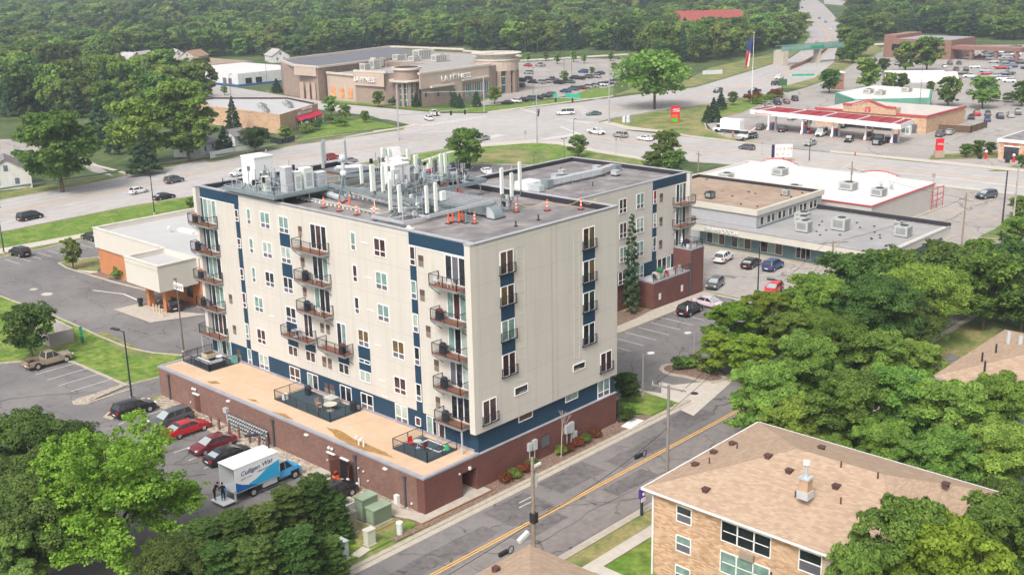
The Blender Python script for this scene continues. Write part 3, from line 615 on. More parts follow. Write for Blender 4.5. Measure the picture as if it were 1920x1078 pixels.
# windows of the long side
random.seed(3)
GM={'c':pc,'d':pd,'b':pb,'p':pp,'y':py_,'r':M('glass_red_blind',(.30,.015,.03),rough=.3)}
WL=[(33.84,34.58,20.17,21.91,'nar','c'),(30.35,32.08,20.14,21.92,'dbl','c'),(27.06,28.76,20.1,21.89,'dbl','c'),(16.23,16.98,20.08,21.9,'nar','c'),(11.78,13.48,20.07,21.86,'dbl','b'),(7.6,8.36,20.01,21.84,'nar','b'),
(33.82,34.57,16.96,18.66,'nar','c'),(30.39,32.08,16.9,18.67,'dbl','p'),(27.06,28.77,16.86,18.67,'dbl','p'),(16.25,16.95,16.88,18.62,'nar','b'),(11.79,13.5,16.78,18.56,'dbl','c'),(7.63,8.4,16.77,18.56,'nar','c'),
(33.87,34.55,13.67,15.43,'nar','c'),(30.42,32.06,13.69,15.38,'dbl','d'),(27.1,28.79,13.61,15.38,'dbl','d'),(16.25,16.95,13.61,15.35,'nar','d'),(11.77,13.47,13.61,15.33,'dbl','c'),(7.6,8.36,13.52,15.36,'nar','p'),
(32.93,34.53,10.38,12.14,'dbl','c'),(26.95,28.74,10.41,12.12,'dbl','d'),(15.07,16.72,10.33,12.09,'dbl','y'),(9.82,11.54,10.28,12.1,'dbl','y'),(7.6,8.36,10.25,12.09,'nar','d'),
(32.95,34.6,6.68,8.42,'dbl','b'),(27.11,28.8,6.61,7.75,'fix2','b'),(24.03,25.72,6.66,7.83,'fix2','b'),(18.48,20.17,6.65,7.77,'fix2','d'),(15.08,16.79,6.62,7.77,'fix2','p'),(9.83,11.56,6.61,8.37,'dbl','b'),(7.62,8.37,6.59,8.38,'nar','d'),
(23.97,25.7,8.67,9.0,'fix2','p'),(15.06,16.84,8.57,9.0,'fix2','d'),
(36.15,36.85,20.2,21.5,'nar','b'),(36.15,36.85,17.2,18.3,'nar','b'),(36.15,36.85,13.6,14.9,'nar','b'),(36.15,36.83,10.36,12.1,'nar','b'),(36.15,36.8,6.68,8.52,'nar','c')]
for a0,a1,z0,z1,st,g in WL: window(T,FL,a0,a1,z0,z1,st,GM[g],o=.03 if a0<8.5 or (36<a0<37) or z1<8.0 and a0>15 else 0)
for a0,a1,z0,z1,st,g in [(36.13,36.9,3.62,5.5,'nar','c'),(32.86,34.65,3.68,5.47,'dbl','p'),(27.12,28.95,3.7,5.3,'dbl','b'),(15.02,16.91,3.62,5.3,'dbl','d'),(9.81,11.64,3.58,5.47,'dbl','p'),(7.96,8.73,3.95,4.85,'hor','b')]: window(T,FN,a0,a1,z0,z1,st,GM[g])
for a0,a1,z0,z1 in [(24.86,25.44,20.2,21.25),(24.8,25.43,17.02,17.95),(24.85,25.43,13.8,14.72),(6.56,7.22,20.1,21.14),(6.59,7.21,16.8,17.88),(5.07,5.68,10.29,11.4),(5.1,5.68,6.6,7.7),(22.31,22.87,10.4,11.4),(21.31,21.87,10.44,11.45),(22.32,22.94,6.65,7.75),(21.4,22.0,6.65,7.75),(39.0,39.6,10.3,11.35),(38.8,39.4,6.7,7.75),(6.0,6.6,13.4,14.5)]: vent(T,FL,a0,a1,z0,z1)
for a0,a1,z0,z1 in [(38.32,39.15,3.75,4.95),(22.32,22.92,3.7,4.83),(21.25,22.01,3.65,4.88)]: vent(T,FN,a0,a1,z0,z1)
for a0,a1,z0,z1,st,g in [(20.79,23.42,19.25,21.83,'door3',[pd,pb,pd]),(20.86,23.4,16.0,18.55,'door3',[pc,pd,pd]),(20.88,23.45,12.75,15.22,'door3',[pd,pd,pc]),(24.16,25.65,9.4,11.91,'door2',[pd,pb]),(18.62,20.12,9.3,12.09,'door2',[pc,pd]),
 (1.07,3.66,19.15,21.8,'door3',[pd,pg,pd]),(1.07,3.6,15.9,18.5,'door3',[pc,pb,pc]),(1.07,3.6,12.65,15.3,'door3',[pp,pd,pc]),(1.07,3.55,9.4,12.0,'door3',[pp,pd,pg]),(1.07,3.55,6.1,8.6,'door3',[pd,pd,pd]),
 (40.57,43.15,19.25,21.95,'door3',[pc,pp,pc]),(40.57,43.15,16.0,18.6,'door3',[pd,pc,pd]),(40.57,43.15,12.75,15.35,'door3',[pd,pc,pc]),(40.57,43.15,9.4,12.0,'door3',[pc,pc,pd]),(40.57,43.15,6.1,8.7,'door3',[pd,pb,pd])]:
    window(T,FL,a0,a1,z0,z1,st,g)
for a0,a1,z0,z1,st,g in [(23.98,25.81,3.55,5.3,'door2',[pd,pc]),(18.43,20.27,3.55,5.3,'door2',[pd,pd]),(4.6,7.1,3.55,5.45,'door3',[pb,pd,pc]),(40.2,43.0,3.55,5.5,'door3',[pc,pd,pc])]: window(T,FN,a0,a1,z0,z1,st,g)
# windows of the street side
def juliet(F,a0,a1,z0,z1):
    m=MB(); o=.09
    for z in(z0,z1,): F.box(m,a0,a1,z,z+.04,o+.16,o+.2,darkm)
    for a in(a0,a1-.06,(a0+a1)/2): F.box(m,a,a+.045,z0-.05,z1+.04,o+.12,o+.2,darkm)
    F.box(m,a0,a1,z0-.05,z0+.0,o,o+.2,darkm)
    n=int((a1-a0)/.12)
    for i in range(1,n): F.box(m,a0+(a1-a0)*i/n-.005,a0+(a1-a0)*i/n+.005,z0,z1,o+.18,o+.19,darkm)
    m.part('juliet_rail',T)
for a0,a1,z0,z1,g in [(10.1,11.88,19.75,21.92,[pb,pb]),(21.66,23.48,19.75,21.92,[pb,py_]),(10.1,11.9,16.8,18.68,[py_,pb]),(21.65,23.48,16.4,18.65,[pd,py_]),(10.1,11.88,13.45,15.43,[pc,pc]),(21.65,23.48,13.4,15.45,[pd,pd]),(10.1,11.87,10.0,12.2,[pb,pb]),(21.63,23.46,9.95,12.16,[pd,pd]),(24.36,26.18,6.35,8.47,[pb,pb]),(7.4,9.19,6.15,8.5,[pb,pb])]:
    window(T,FR,a0,a1,z0,z1,'fr2',g,o=.08); juliet(FR,a0-.18,a1+.18,z0+.05,z0+.9)
for a0,a1,z0,z1,g in [(11.62,13.5,7.71,8.54,'d'),(20.07,21.95,7.71,8.44,'d')]: window(T,FR,a0,a1,z0,z1,'hor',GM[g],o=.08)
for a0,a1,z0,z1,g in [(12.4,14.38,4.74,5.5,'b'),(19.2,21.14,4.66,5.5,'c')]: window(T,FNR,a0,a1,z0,z1,'hor',GM[g])
window(T,FNR,24.27,26.24,3.5,5.42,'dbl',pc)
# windows of the wing
for a0,a1,z0,z1,st,g in [(57.8,59.45,13.8,15.79,'dbl','b'),(61.64,63.35,13.77,15.9,'dbl','c'),(65.5,66.3,13.87,15.8,'nar','r'),(57.9,59.5,10.35,12.5,'dbl','b'),(61.64,63.35,10.4,12.5,'dbl','p'),(65.5,66.3,10.5,12.55,'nar','p'),
   (58,59.5,7.0,9.13,'dbl','c'),(61.64,63.35,7.0,9.15,'dbl','c'),(65.5,66.3,7.1,9.15,'nar','d'),(52,53.7,13.8,15.8,'dbl','d'),(52,53.7,10.4,12.5,'dbl','c'),(52,53.7,7,9.1,'dbl','d')]: window(T,FW_,a0,a1,z0,z1,st,GM[g],o=.03)
for a0,a1,z0,z1,st,g in [(57.7,59.5,3.85,5.74,'dbl','b'),(61.7,63.4,3.85,5.74,'dbl','c'),(52,53.8,3.85,5.74,'dbl','d')]: window(T,FW_,a0,a1,z0,z1,st,GM[g],o=.04)
for z in(13.9,10.5,7.15): vent(T,FW_,67.05,67.75,z,z+1.2)
for z0,z1 in((13.1,15.8),(9.9,12.5),(6.75,9.2)): window(T,FW_,70.95,73.4,z0,z1,'door3',[pd,pc,pd])
window(T,FW_,66.6,69.9,3.8,5.74,'door3',[pd,pd,pc],o=.04)
# balconies
def rails(mb,pts,z,h=1.05,m=darkm,gap=.13,post=1.7):
    for a,b in zip(pts,pts[1:]):
        A=Vector((*a,z));B=Vector((*b,z)); L=(B-A).length
        mb.bar(A+Vector((0,0,h)),B+Vector((0,0,h)),.05,.05,m); mb.bar(A+Vector((0,0,.12)),B+Vector((0,0,.12)),.035,.035,m)
        n=max(1,round(L/post))
        for i in range(n+1):
            p=A+(B-A)*i/n; mb.box(p.x-.03,p.y-.03,z,p.x+.03,p.y+.03,z+h,m)
        n=max(1,round(L/gap))
        for i in range(1,n):
            p=A+(B-A)*i/n; mb.box(p.x-.006,p.y-.006,z+.12,p.x+.006,p.y+.006,z+h,m)
def balcony(x0,x1,y0,y1,z,open_='E',brace=True):
    s=MB(); s.box(x0,y0,z-.22,x1,y1,z-.03,steel); s.box(x0-.01,y0-.01,z-.03,x1,y1+.01,z,wood)
    if brace:
        if open_=='E':
            for y in(y0+.12,y1-.12): s.bar((x0+.05,y,z-.2),(x1+.04,y,z-1.15),.05,.05,darkm)
        else:
            for x in(x0+.12,x1-.12): s.bar((x,y0+.05,z-.2),(x,y1,z-1.15),.05,.05,darkm)
    b=s.part('balcony',T)
    r=MB()
    if open_=='E': rails(r,[(x1,y0+.03),(x0+.03,y0+.03),(x0+.03,y1-.03),(x1,y1-.03)],z)
    else: rails(r,[(x0+.03,y1),(x0+.03,y0+.03),(x1-.03,y0+.03),(x1-.03,y1)],z)
    r.part('railing',b)
BZ=[]
for z in(19.15,15.9,12.65): balcony(5.75,6.93,20.5,25.15,z)
balcony(5.75,6.93,23.7,28.3,9.3); balcony(5.75,6.93,17.65,22.0,9.2)
for z in(19.05,15.8,12.55,9.3,6.0): balcony(5.7,6.9,1.0,4.6,z)
for z in(19.15,15.9,12.65,9.3,6.0): balcony(5.75,6.9,40.5,44.75,z)
for z in(13.0,9.8,): balcony(70.2,74.0,22.3,23.66,z,'N')
m=MB()
for x,y in((5.85,1.15),(5.85,4.45),(5.9,44.5),(5.9,40.7)): m.box(x-.06,y-.06,3.5,x+.06,y+.06,5.78,steelp)
m.part('balcony_post',T)
# terraces with railings on the podium
deckm=M('terrace_deck_slate',(.05,.075,.09),var=.25,scale=3,rough=.7)
def patio(x0,x1,y0,y1,nm,posts=True):
    d=MB(); d.box(x0,y0,3.5,x1,y1,3.58,deckm); b=d.part('terrace_deck',T,nm)
    r=MB(); rails(r,[(x1,y0+.04),(x0+.04,y0+.04),(x0+.04,y1-.04),(x1,y1-.04)],3.58,1.0); r.part('railing',b)
patio(2.6,6.5,16.45,25.8,'dark slate deck in the middle of the tan terrace'); patio(2.45,6.2,2.2,6.95,'dark slate deck at the street end of the tan terrace'); patio(2.75,6.6,38.3,43.8,'dark deck crowded with planters at the far end of the terrace')
m=MB(); rails(m,[(61.8,20.75),(70.5,20.75)],3.95,.9); rails(m,[(70.7,23.6),(70.7,20.75),(73.6,20.75),(73.6,23.6)],6.86,1.0); m.part('railing',T)
# stains on the terrace membrane
m=MB()
def blob(pts,z,mt):
    n=len(pts); q=[]
    for i in range(n):
        a=Vector(pts[i]);b=Vector(pts[(i+1)%n])
        for k in range(4): 
            p=a.lerp(b,k/4); q.append((p.x+random.uniform(-.07,.07),p.y+random.uniform(-.1,.1)))
    m.poly(q,z,mt)
blob([(1.6,15.8),(.6,12.6),(.32,10),(.5,8.8),(1.2,5.2),(1.5,6.8),(1.6,8.7),(1.5,11.5),(2.0,14.1)],3.506,stain); blob([(.45,23.2),(1.0,21.6),(.6,19.8),(.35,21.5)],3.507,stain)
blob([(.9,28.4),(1.3,27.2),(1.0,26.3),(.85,27.3)],3.507,stain); blob([(.9,36.1),(1.7,35.2),(1.5,34.2),(.85,34.9)],3.507,stain)
m.part('stain',T)
m=MB(); sm_=M('membrane_seam',(.50,.35,.24))
for i in range(15): m.box(.3,2.2+i*3,3.5,6.85,2.24+i*3,3.504,sm_)
m.box(3.3,.4,3.5,3.34,44,3.503,sm_); m.part('membrane_seam',T)
# podium wall fittings
m=MB(); m.box(-.16,9.4,0,-.06,12.6,2.2,M('door_frame_brown',(.10,.045,.035),rough=.6)); m.part('door_frame',T)
m=MB(); m.box(-.18,9.9,.02,-.16,11.6,2.05,M('doorway_dark',(.012,.01,.01),rough=.8)); 
bd=M('door_brown',(.13,.055,.04),rough=.55,var=.08)
m=MB(); m.box(-.2,9.95,.02,-.17,11.55,2.0,M('doorway_dark',(.012,.01,.01),rough=.8)); m.part('doorway',T)
m=MB(); m.bar((-.2,11.62,1.05),(-1.15,11.9,1.05),.05,2.05,bd); m.part('door',T,'open brown steel door swung out to the left of the dark opening')
m=MB(); m.bar((-.2,9.88,1.05),(-1.0,9.4,1.05),.05,2.05,bd); m.part('door',T,'open brown steel door swung out beside the downpipe')
for y in(12.95,36.6): m=MB(); m.box(-.11,y-.5,0,-.06,y+.5,2.1,bd); m.part('door',T,'closed brown steel door in the plum brick wall')
m=MB()
for y in(36.6,12.95,10.9): m.box(-.3,y-.6,2.15,-.06,y+.6,2.25,white)
m.part('door_canopy',T)
for y in(42.25,22.35,9.35,2.45):
    m=MB(); m.box(-.22,y-.11,.05,-.06,y+.11,2.95,M('downpipe_grey',(.075,.08,.09),rough=.45)); m.box(-.28,y-.2,2.85,-.06,y+.2,3.1,M('downpipe_grey',(.1,.1,.1))); m.part('downpipe',T)
for y,z in((30.2,2.95),(16.7,2.95),(5.0,2.95)): m=MB(); m.box(-.3,y-.22,z,-.06,y+.22,z+.16,white); m.part('wall_light',T)
for y,z in((12.9,2.75),(36.8,2.75)):
    for dy in(-.25,.22): m=MB(); m.ball((-.25,y+dy,z),.16,white); m.part('flood_light',T)
m=MB(); m.box(-.4,3.3,.1,-.06,3.75,.95,white); m.part('meter_box',T,'small white meter cabinet low on the plum brick wall')
m=MB()
for y,z in((8.9,1.9),(8.2,1.75),(7.6,1.0),(13.6,1.3),(1.6,.7),(37.9,.9)): m.ball((-.15,y,z),.12,steelp)
m.tube((-.2,8.9,.1),(-.2,8.9,.9),.06,white); m.part('wall_fitting',T)
# bank of gas meters
m=MB()
for r_ in range(4):
    z=.45+.42*r_; m.tube((-.35,23.0,z),(-.35,30.2,z),.035,steel)
    for i in range(17):
        y=23.2+i*.42; m.ball((-.42,y,z-.1),.14,steelp,n=6,k=4,sz=1.1); m.box(-.5,y-.05,z-.02,-.3,y+.05,z+.09,darkm)
m.tube((-.3,30.4,0),(-.3,30.6,2.2),.09,steelp); m.box(-.5,30.3,1.7,-.1,30.9,2.2,steelp)
m.part('gas_meter_bank',T,'rows of grey gas meters piped along the plum brick wall')
# street side fittings
m=MB(); m.box(15.3,-.06,1.2,16.5,0,2.35,darkm)
for i in range(9): m.box(15.32,-.09,1.24+i*.125,16.48,-.06,1.30+i*.125,copingd)
m.part('louvre',T)
for x0,x1,z0,z1 in((13.3,13.76,1.58,2.37),(13.97,14.53,1.46,2.49),(18.8,19.3,1.56,2.44),(19.38,20.02,1.47,2.54),(19.92,20.47,.74,1.43)):
    m=MB(); m.box(x0,-.28,z0,x1,0,z1,steelp); m.tube(((x0+x1)/2,-.12,.1),((x0+x1)/2,-.12,z0),.05,steelp); m.part('electric_box',T)
m=MB(); m.box(4.2,-.1,2.4,4.34,0,2.55,white); m.box(5.4,-.2,2.5,5.62,0,2.75,white); m.part('wall_light',T)
m=MB(); m.box(66.3,20.5,0,67.2,20.6,2.2,bd); m.part('door',T,'brown door in the wing\'s brick base behind the black car')
for x in(62.9,68.2): m=MB(); m.box(x,20.57,1.2,x+.5,20.6,2.1,white); m.part('wall_sign',T)
m=MB(); m.tube((70.4,20.5,0),(70.4,20.5,6.6),.1,M('downpipe_grey',(.075,.08,.09)));m.part('downpipe',T)
m=MB(); m.tube((27.3,-.2,0),(27.3,-.2,3.4),.07,darkm);m.part('downpipe',T)
# faint raised letters/vents on the wall
m=MB()
for y,z in((14.3,21.0),(14.1,17.6),(14.0,14.3),(13.2,10.9),(12.9,7.3),(12.6,5.7),(31.0,10.3)):
    for k in range(5): FL.box(m,y+k*.22,y+k*.22+.12,z,z+.14,0,.06,white)
m.part('dryer_vent',T)
# ---- vertical letters etc on roof: vents
m=MB()
for x,y in((19.4,3.6),(16.1,3.5)): m.tube((x,y,22.64),(x,y,23.2),.07,darkm); m.tube((x,y,22.64),(x,y,22.74),.2,darkm)
for x,y in((57,43),(66,41),(60,30),(50,32),(63,35)): m.tube((x,y,16.56),(x,y,17.2),.07,darkm)
m.part('roof_vent_pipe',T)
for x,y in((1.0,10.1),(1.0,9.4)):
    m=MB(); m.pipe([(x,y,3.5),(x,y,4.3),(x-.1,y,4.42),(x-.3,y,4.4),(x-.36,y,4.25)],.08,white); m.part('terrace_vent_pipe',T)
# ---------------------------------------------------------------- telecom gear on the roof
RZ=22.64
sf=MB()
def frame_rect(mb,x0,y0,x1,y1,z,h=.32,w_=.16,m=steel,cross=2):
    for a,b in (((x0,y0),(x1,y0)),((x0,y1),(x1,y1)),((x0,y0),(x0,y1)),((x1,y0),(x1,y1))): mb.bar((*a,z),(*b,z),w_,h,m)
    for i in range(1,cross+1):
        y=y0+(y1-y0)*i/(cross+1); mb.bar((x0,y,z),(x1,y,z),w_*.8,h*.6,m)
def legs(mb,pts,z,m=steel):
    for x,y in pts: mb.tube((x,y,RZ),(x,y,z),.08,m,n=6); mb.box(x-.25,y-.25,RZ,x+.25,y+.25,RZ+.06,darkm)
frame_rect(sf,6.5,28.6,15.2,38.2,23.75,cross=3); legs(sf,[(7.6,28.7),(15,28.7),(7.6,38),(15,38),(11,28.7),(11,38)],23.6)
sf.box(6.6,28.7,23.9,15.1,38.1,23.94,M('steel_grating',(.23,.27,.29),metal=.4,rough=.5,var=.2,scale=5))
rails(sf,[(15.1,38.1),(6.6,38.1),(6.6,34.5)],23.94,.95,steelp,gap=9); rails(sf,[(6.6,31.5),(6.6,28.7),(15.1,28.7)],23.94,.95,steelp,gap=.6)
frame_rect(sf,13.4,16.6,25.5,28.2,24.15,.4,.18,cross=3); legs(sf,[(13.6,17),(25,17),(13.6,28),(25,28),(19,17),(19,28)],24)
for a,b in (((6.2,28.4,23.9),(25,28.4,24.1)),((15.2,33,24),(26,28.3,24)),((14.9,24.2,24.3),(25,24.2,24.3)),((13.4,28,24.2),(13.4,12,24.2)),((13.4,22,24.2),(25,21,24.2))): sf.bar(a,b,.2,.35,steel)
sf.part if 0 else None
sf.thing('steel_platform','grey galvanised steel framework carrying cabinets and aerials across the tower roof','steel platform')
sf=MB(); frame_rect(sf,9.2,11.7,15.7,16.3,23.1,.26,.16,steelp,cross=1); sf.bar((9.2,14,23.1),(12.5,16.3,23.1),.12,.2,steelp); sf.bar((12.5,11.7,23.1),(12.5,16.3,23.1),.12,.2,steelp)
legs(sf,[(9.3,11.8),(15.6,11.8),(9.3,16.2),(15.6,16.2)],23)
sf.thing('steel_platform','low pale steel frame at the roof edge above the long wall, with five white aerials','steel platform')
sf=MB(); 
for i in range(11): y=8.5+i*.64; sf.bar((14.2,y,24.34),(18.0,y,24.34),.2,.12,coping)
sf.bar((14.2,8.2,24.28),(14.2,15.1,24.28),.18,.3,steel); sf.bar((18,8.2,24.28),(18,15.1,24.28),.18,.3,steel); sf.bar((9.3,8.2,24.2),(18,8.2,24.2),.18,.3,steelp); legs(sf,[(14.2,8.3),(18,8.3),(18,15),(14.2,15)],24.2)
sf.thing('steel_grille','slatted galvanised steel grille raised over the middle of the tower roof','steel grille')
# shelters and cabinets
def shelter(x0,y0,z0,x1,y1,z1,label,cap=True,mt=white,extra=True):
    t=thing('equipment_shelter',label,'equipment shelter',(x0,y0,z0)); m=MB(); m.box(x0,y0,z0,x1,y1,z1-.12,mt); m.part('cabinet',t)
    m=MB(); m.box(x0-.06,y0-.06,z1-.12,x1+.06,y1+.06,z1,M('shelter_lid',(.85,.83,.80),rough=.5)); m.part('lid',t)
    if extra:
        m=MB(); m.box(x0-.05,(y0+y1)/2-.35,z0+1.5,x0,(y0+y1)/2+.2,z0+2.0,pg); m.tube((x0-.08,(y0+y1)/2,z0),(x0-.08,(y0+y1)/2,z0+1.6),.04,steel)
        m.tube(((x0+x1)/2,y0-.08,z0),((x0+x1)/2,y0-.08,z0+2.1),.04,steel); m.part('meter',t)
    return t
shelter(9.0,35.4,23.95,11.4,37.9,27.0,'tall white equipment shelter at the far corner of the tower roof')
shelter(16.6,21.2,24.35,18.7,23.3,26.6,'white equipment shelter among the aerials mid-roof')
shelter(19.8,24.6,24.35,21.6,26.4,26.3,'white equipment shelter just behind the mid-roof one')
GCAB='equipment cabinets on the far roof platform'
for i,(x,y,wx,wy,h,mt,lb) in enumerate([(8.6,29.3,.9,1.0,2.6,M('cabinet_grey',(.42,.42,.45),rough=.5),'tall light grey cabinet, first of the row on the far roof platform'),(9.8,29.4,.9,.9,1.9,cream,'cream cabinet second in the row on the far roof platform'),(11.1,29.5,1.2,1.0,2.1,cream,'wide cream cabinet third in the row on the far roof platform'),(13.0,29.6,1.1,.8,1.4,steelp,'low pale steel cabinet ending the row on the far roof platform'),(7.6,31.6,.7,.7,1.5,cream,'small cream cabinet standing beside the tall white shelter'),(8.4,32.8,.6,.9,1.7,M('cabinet_green',(.06,.09,.07)),'dark green cabinet behind the small cream one')]):
    t=thing('equipment_cabinet',lb,'equipment cabinet',(x,y,23.94),group=GCAB); m=MB(); m.box(x,y,23.94,x+wx,y+wy,23.94+h,mt); m.part('cabinet',t)
    m=MB(); m.box(x-.03,y-.03,23.94+h,x+wx+.03,y+wy+.03,24.0+h,white); m.part('lid',t); m=MB(); m.box(x+wx*.2,y-.03,24.2,x+wx*.8,y,23.9+h*.8,M('cabinet_grey',(.42,.42,.45))); m.part('door',t)
random.seed(5)
def antenna(x,y,z0,h,wd=.34,col=cream,label='',grp=None,cable=True,ang=0,pole=1.0):
    t=thing('panel_antenna',label,'antenna',(x,y,z0),group=grp)
    m=MB(); m.cbox((x,y,z0+.3),(wd,wd*.6,h-.3),col,ang); m.part('panel',t)
    m=MB(); m.tube((x+.2,y+.14,z0-.2),(x+.2,y+.14,z0+h*pole+.1),.045,steel,n=6)
    for f in(.3,.75): m.bar((x,y,z0+h*f),(x+.22,y+.15,z0+h*f),.06,.06,steel)
    m.part('pole',t)
    if cable:
        m=MB(); m.cbox((x+.28,y+.25,z0+.5),(.25,.2,.55),random.choice([steelp,cream,pg]),ang); m.pipe([(x+.1,y,z0+.3),(x+.2,y-.1,z0+.05),(x+.5,y+.1,z0)],.025,plas,n=4); m.part('radio_unit',t)
GA='white panel aerials on the tower roof'
def A(x,y,z0,h,lb,**k): antenna(x,y,z0,h,label=lb,grp=GA,**k)
A(11.4,16.0,23.1,3.3,'tall white aerial at the left end of the low roof-edge frame'); A(11.3,14.5,23.1,3.0,'tall white aerial second from the left on the low roof-edge frame')
A(12.7,12.1,23.1,3.0,'tall white aerial second from the right on the low roof-edge frame'); A(13.7,11.9,23.1,3.15,'tallest white aerial at the right end of the low roof-edge frame'); A(13.9,15.7,23.1,1.5,'short white aerial in the middle of the low roof-edge frame',pole=1.4)
A(13.0,20.5,24.2,3.0,'tall white aerial left of the mid-roof shelter, nearest the long wall',wd=.5); A(13.6,19.6,24.2,2.9,'tall white aerial second left of the mid-roof shelter'); A(16.6,22.3,24.2,3.2,'white aerial against the corner of the mid-roof shelter')
A(14.9,24.6,24.2,2.3,'cream aerial standing on the roof beam left of the shelters'); A(16.0,20.4,24.4,1.9,'grey-white aerial with cables in front of the mid-roof shelter',wd=.8,col=steelp)
A(22.0,19.9,23.6,3.6,'tall white aerial right of the shelters, near the long black parapet'); A(25.2,22.6,23.4,3.2,'tall pale green-white aerial beside the black parapet'); A(22.2,21.0,23.4,3.0,'dark-cabled white aerial behind the one near the parapet',col=pg)
A(25.7,29.3,23.4,2.9,'white aerial in the back row behind the second shelter',wd=.45); A(25.2,32.0,23.4,2.7,'white aerial at the left of the back row',wd=.42); A(26,34.0,23.4,2.6,'broad white aerial beside the green and white street sign, seen over the parapet',wd=.6); A(24.8,27.0,23.4,2.6,'white aerial with grey backing in the back row',wd=.5); A(26.1,26,23.4,2.2,'lone white aerial at the right end of the back row')
for k,(px,py,hh,ww) in enumerate(((1075,560,3.3,.5),)): pass
A(24.0,48.0-5.2,23.5,2.9,'white aerial of the three by the far parapet, leftmost',col=steelp); A(22.5,41.2,23.0,3.4,'white aerial of the three by the far parapet, middle',col=steelp); A(25.4,40.5,23.4,2.9,'white aerial of the three by the far parapet, rightmost',col=steelp)
A(19.6,8.6,24.3,2.9,'white aerial on the free-standing roof mast, left'); A(20.6,8.2,23.9,2.7,'white aerial on the free-standing roof mast, middle and lowest'); A(21.5,7.9,24.5,3.1,'white aerial on the free-standing roof mast, right')
A(14.2,11.4,24.2,1.2,'small square white aerial beside the steel grille',wd=.55,pole=1)
m=MB()
for x,y,h in((19.8,8.9,1.8),(20.6,8.5,1.8),(21.4,8.2,2.0)): m.tube((x,y,RZ),(x,y,24.3),.06,steel)
m.bar((19.6,8.8,23.4),(21.6,8,23.4),.08,.12,steel); m.bar((19.6,8.8,24.2),(21.6,8,24.2),.08,.12,steel)
for i in range(9): m.cbox((19.7+random.random()*1.7,8.2+random.random()*.6,23.1+random.random()*1.1),(.28,.22,.45),random.choice([plas,steelp,steel,darkm]))
m.pipe([(19.3,9.2,23.7),(18.9,9.3,23.1),(19.4,9,22.8),(20,8.7,23.0)],.04,plas,n=5); m.pipe([(19.3,9.0,23.6),(19.1,8.8,22.95),(19.7,8.5,22.8)],.04,plas,n=5)
m.thing('antenna_mast','steel mast with dark radio boxes and drooping cables holding three white aerials','antenna mast')
# tangle of pipes, ladders and radio units on the platforms: one mount each
def mount(x0,y0,x1,y1,z,n,lb,seed):
    random.seed(seed); m=MB()
    for i in range(n):
        x=random.uniform(x0,x1);y=random.uniform(y0,y1); h=random.uniform(.9,2.4); m.tube((x,y,z-.4),(x,y,z+h),.04,random.choice([steel,steelp]),n=5)
        if random.random()<.75: m.cbox((x+.1,y,z+random.uniform(0,h-.5)),(random.uniform(.2,.45),.2,random.uniform(.35,.7)),random.choice([steelp,cream,pg,plas,steel]))
        m.bar((x,y,z+h*.5),(random.uniform(x0,x1),random.uniform(y0,y1),z+random.uniform(.1,1)),.05,.05,random.choice([steel,steelp]))
    for i in range(n//2):
        x=random.uniform(x0,x1);y=random.uniform(y0,y1); m.pipe([(x,y,z+.6),(x+random.uniform(-.6,.6),y+random.uniform(-.6,.6),z+.1),(x+random.uniform(-1,1),y+random.uniform(-1,1),z-.1)],.035,plas,n=4)
    m.thing('cable_rack',lb,'cable rack')
mount(14,17,24,20,24.3,22,'tangle of steel posts, radio boxes and cables in front of the mid-roof shelters',1)
mount(19,19,26,25,24.0,26,'tangle of posts and radio boxes right of the mid-roof shelters by the black parapet',2)
mount(22,26,26.2,33,23.8,22,'rack of posts, braces and radio boxes along the back parapet',3)
mount(10.6,12.6,14.8,15.4,23.2,16,'posts and small white radio boxes between the aerials of the low frame',4)
mount(6.9,31,9.0,34.6,24.2,15,'green-grey cables and conduits heaped beside the tall white shelter',6)
mount(8.5,31,14,34,24.2,12,'conduits and posts behind the row of cabinets',8)
# handrails like ladder
m=MB(); 
for p,q in (((13.3,25.0,RZ),(13.3,25.6,25.6)),((13.3,26.3,RZ),(13.3,25.6,25.6)),((14.4,25.6,RZ),(13.3,25.6,25.6)),((12.3,25.6,RZ),(13.3,25.6,25.6))): m.bar(p,q,.1,.1,steel)
m.ball((13.3,25.6,25.75),.36,cream); m.tube((13.3,25.6,25.9),(13.3,25.6,27.2),.2,steelp); m.ball((13.3,25.6,27.3),.42,steelp)
m.bar((12.4,25.1,RZ+.1),(14.3,26.1,RZ+.1),.12,.12,redm)
m.thing('roof_tripod','steel tripod holding two round grey drums in the middle of the roof','tripod mount')
m=MB(); m.box(18.6,31.8,RZ,22.6,35.6,24.15,M('penthouse_tan',(.30,.225,.16),kind='siding',s2=.6)); m.box(18.4,31.6,24.15,22.8,35.8,24.3,copingd); m.tube((19.4,34.6,24.5),(21.8,32.9,24.5),.22,white); m.box(19.2,34.4,24.3,19.5,34.8,24.6,steelp)
m.thing('stair_penthouse','low tan penthouse with a dark lid and a white pipe lying on it','penthouse')
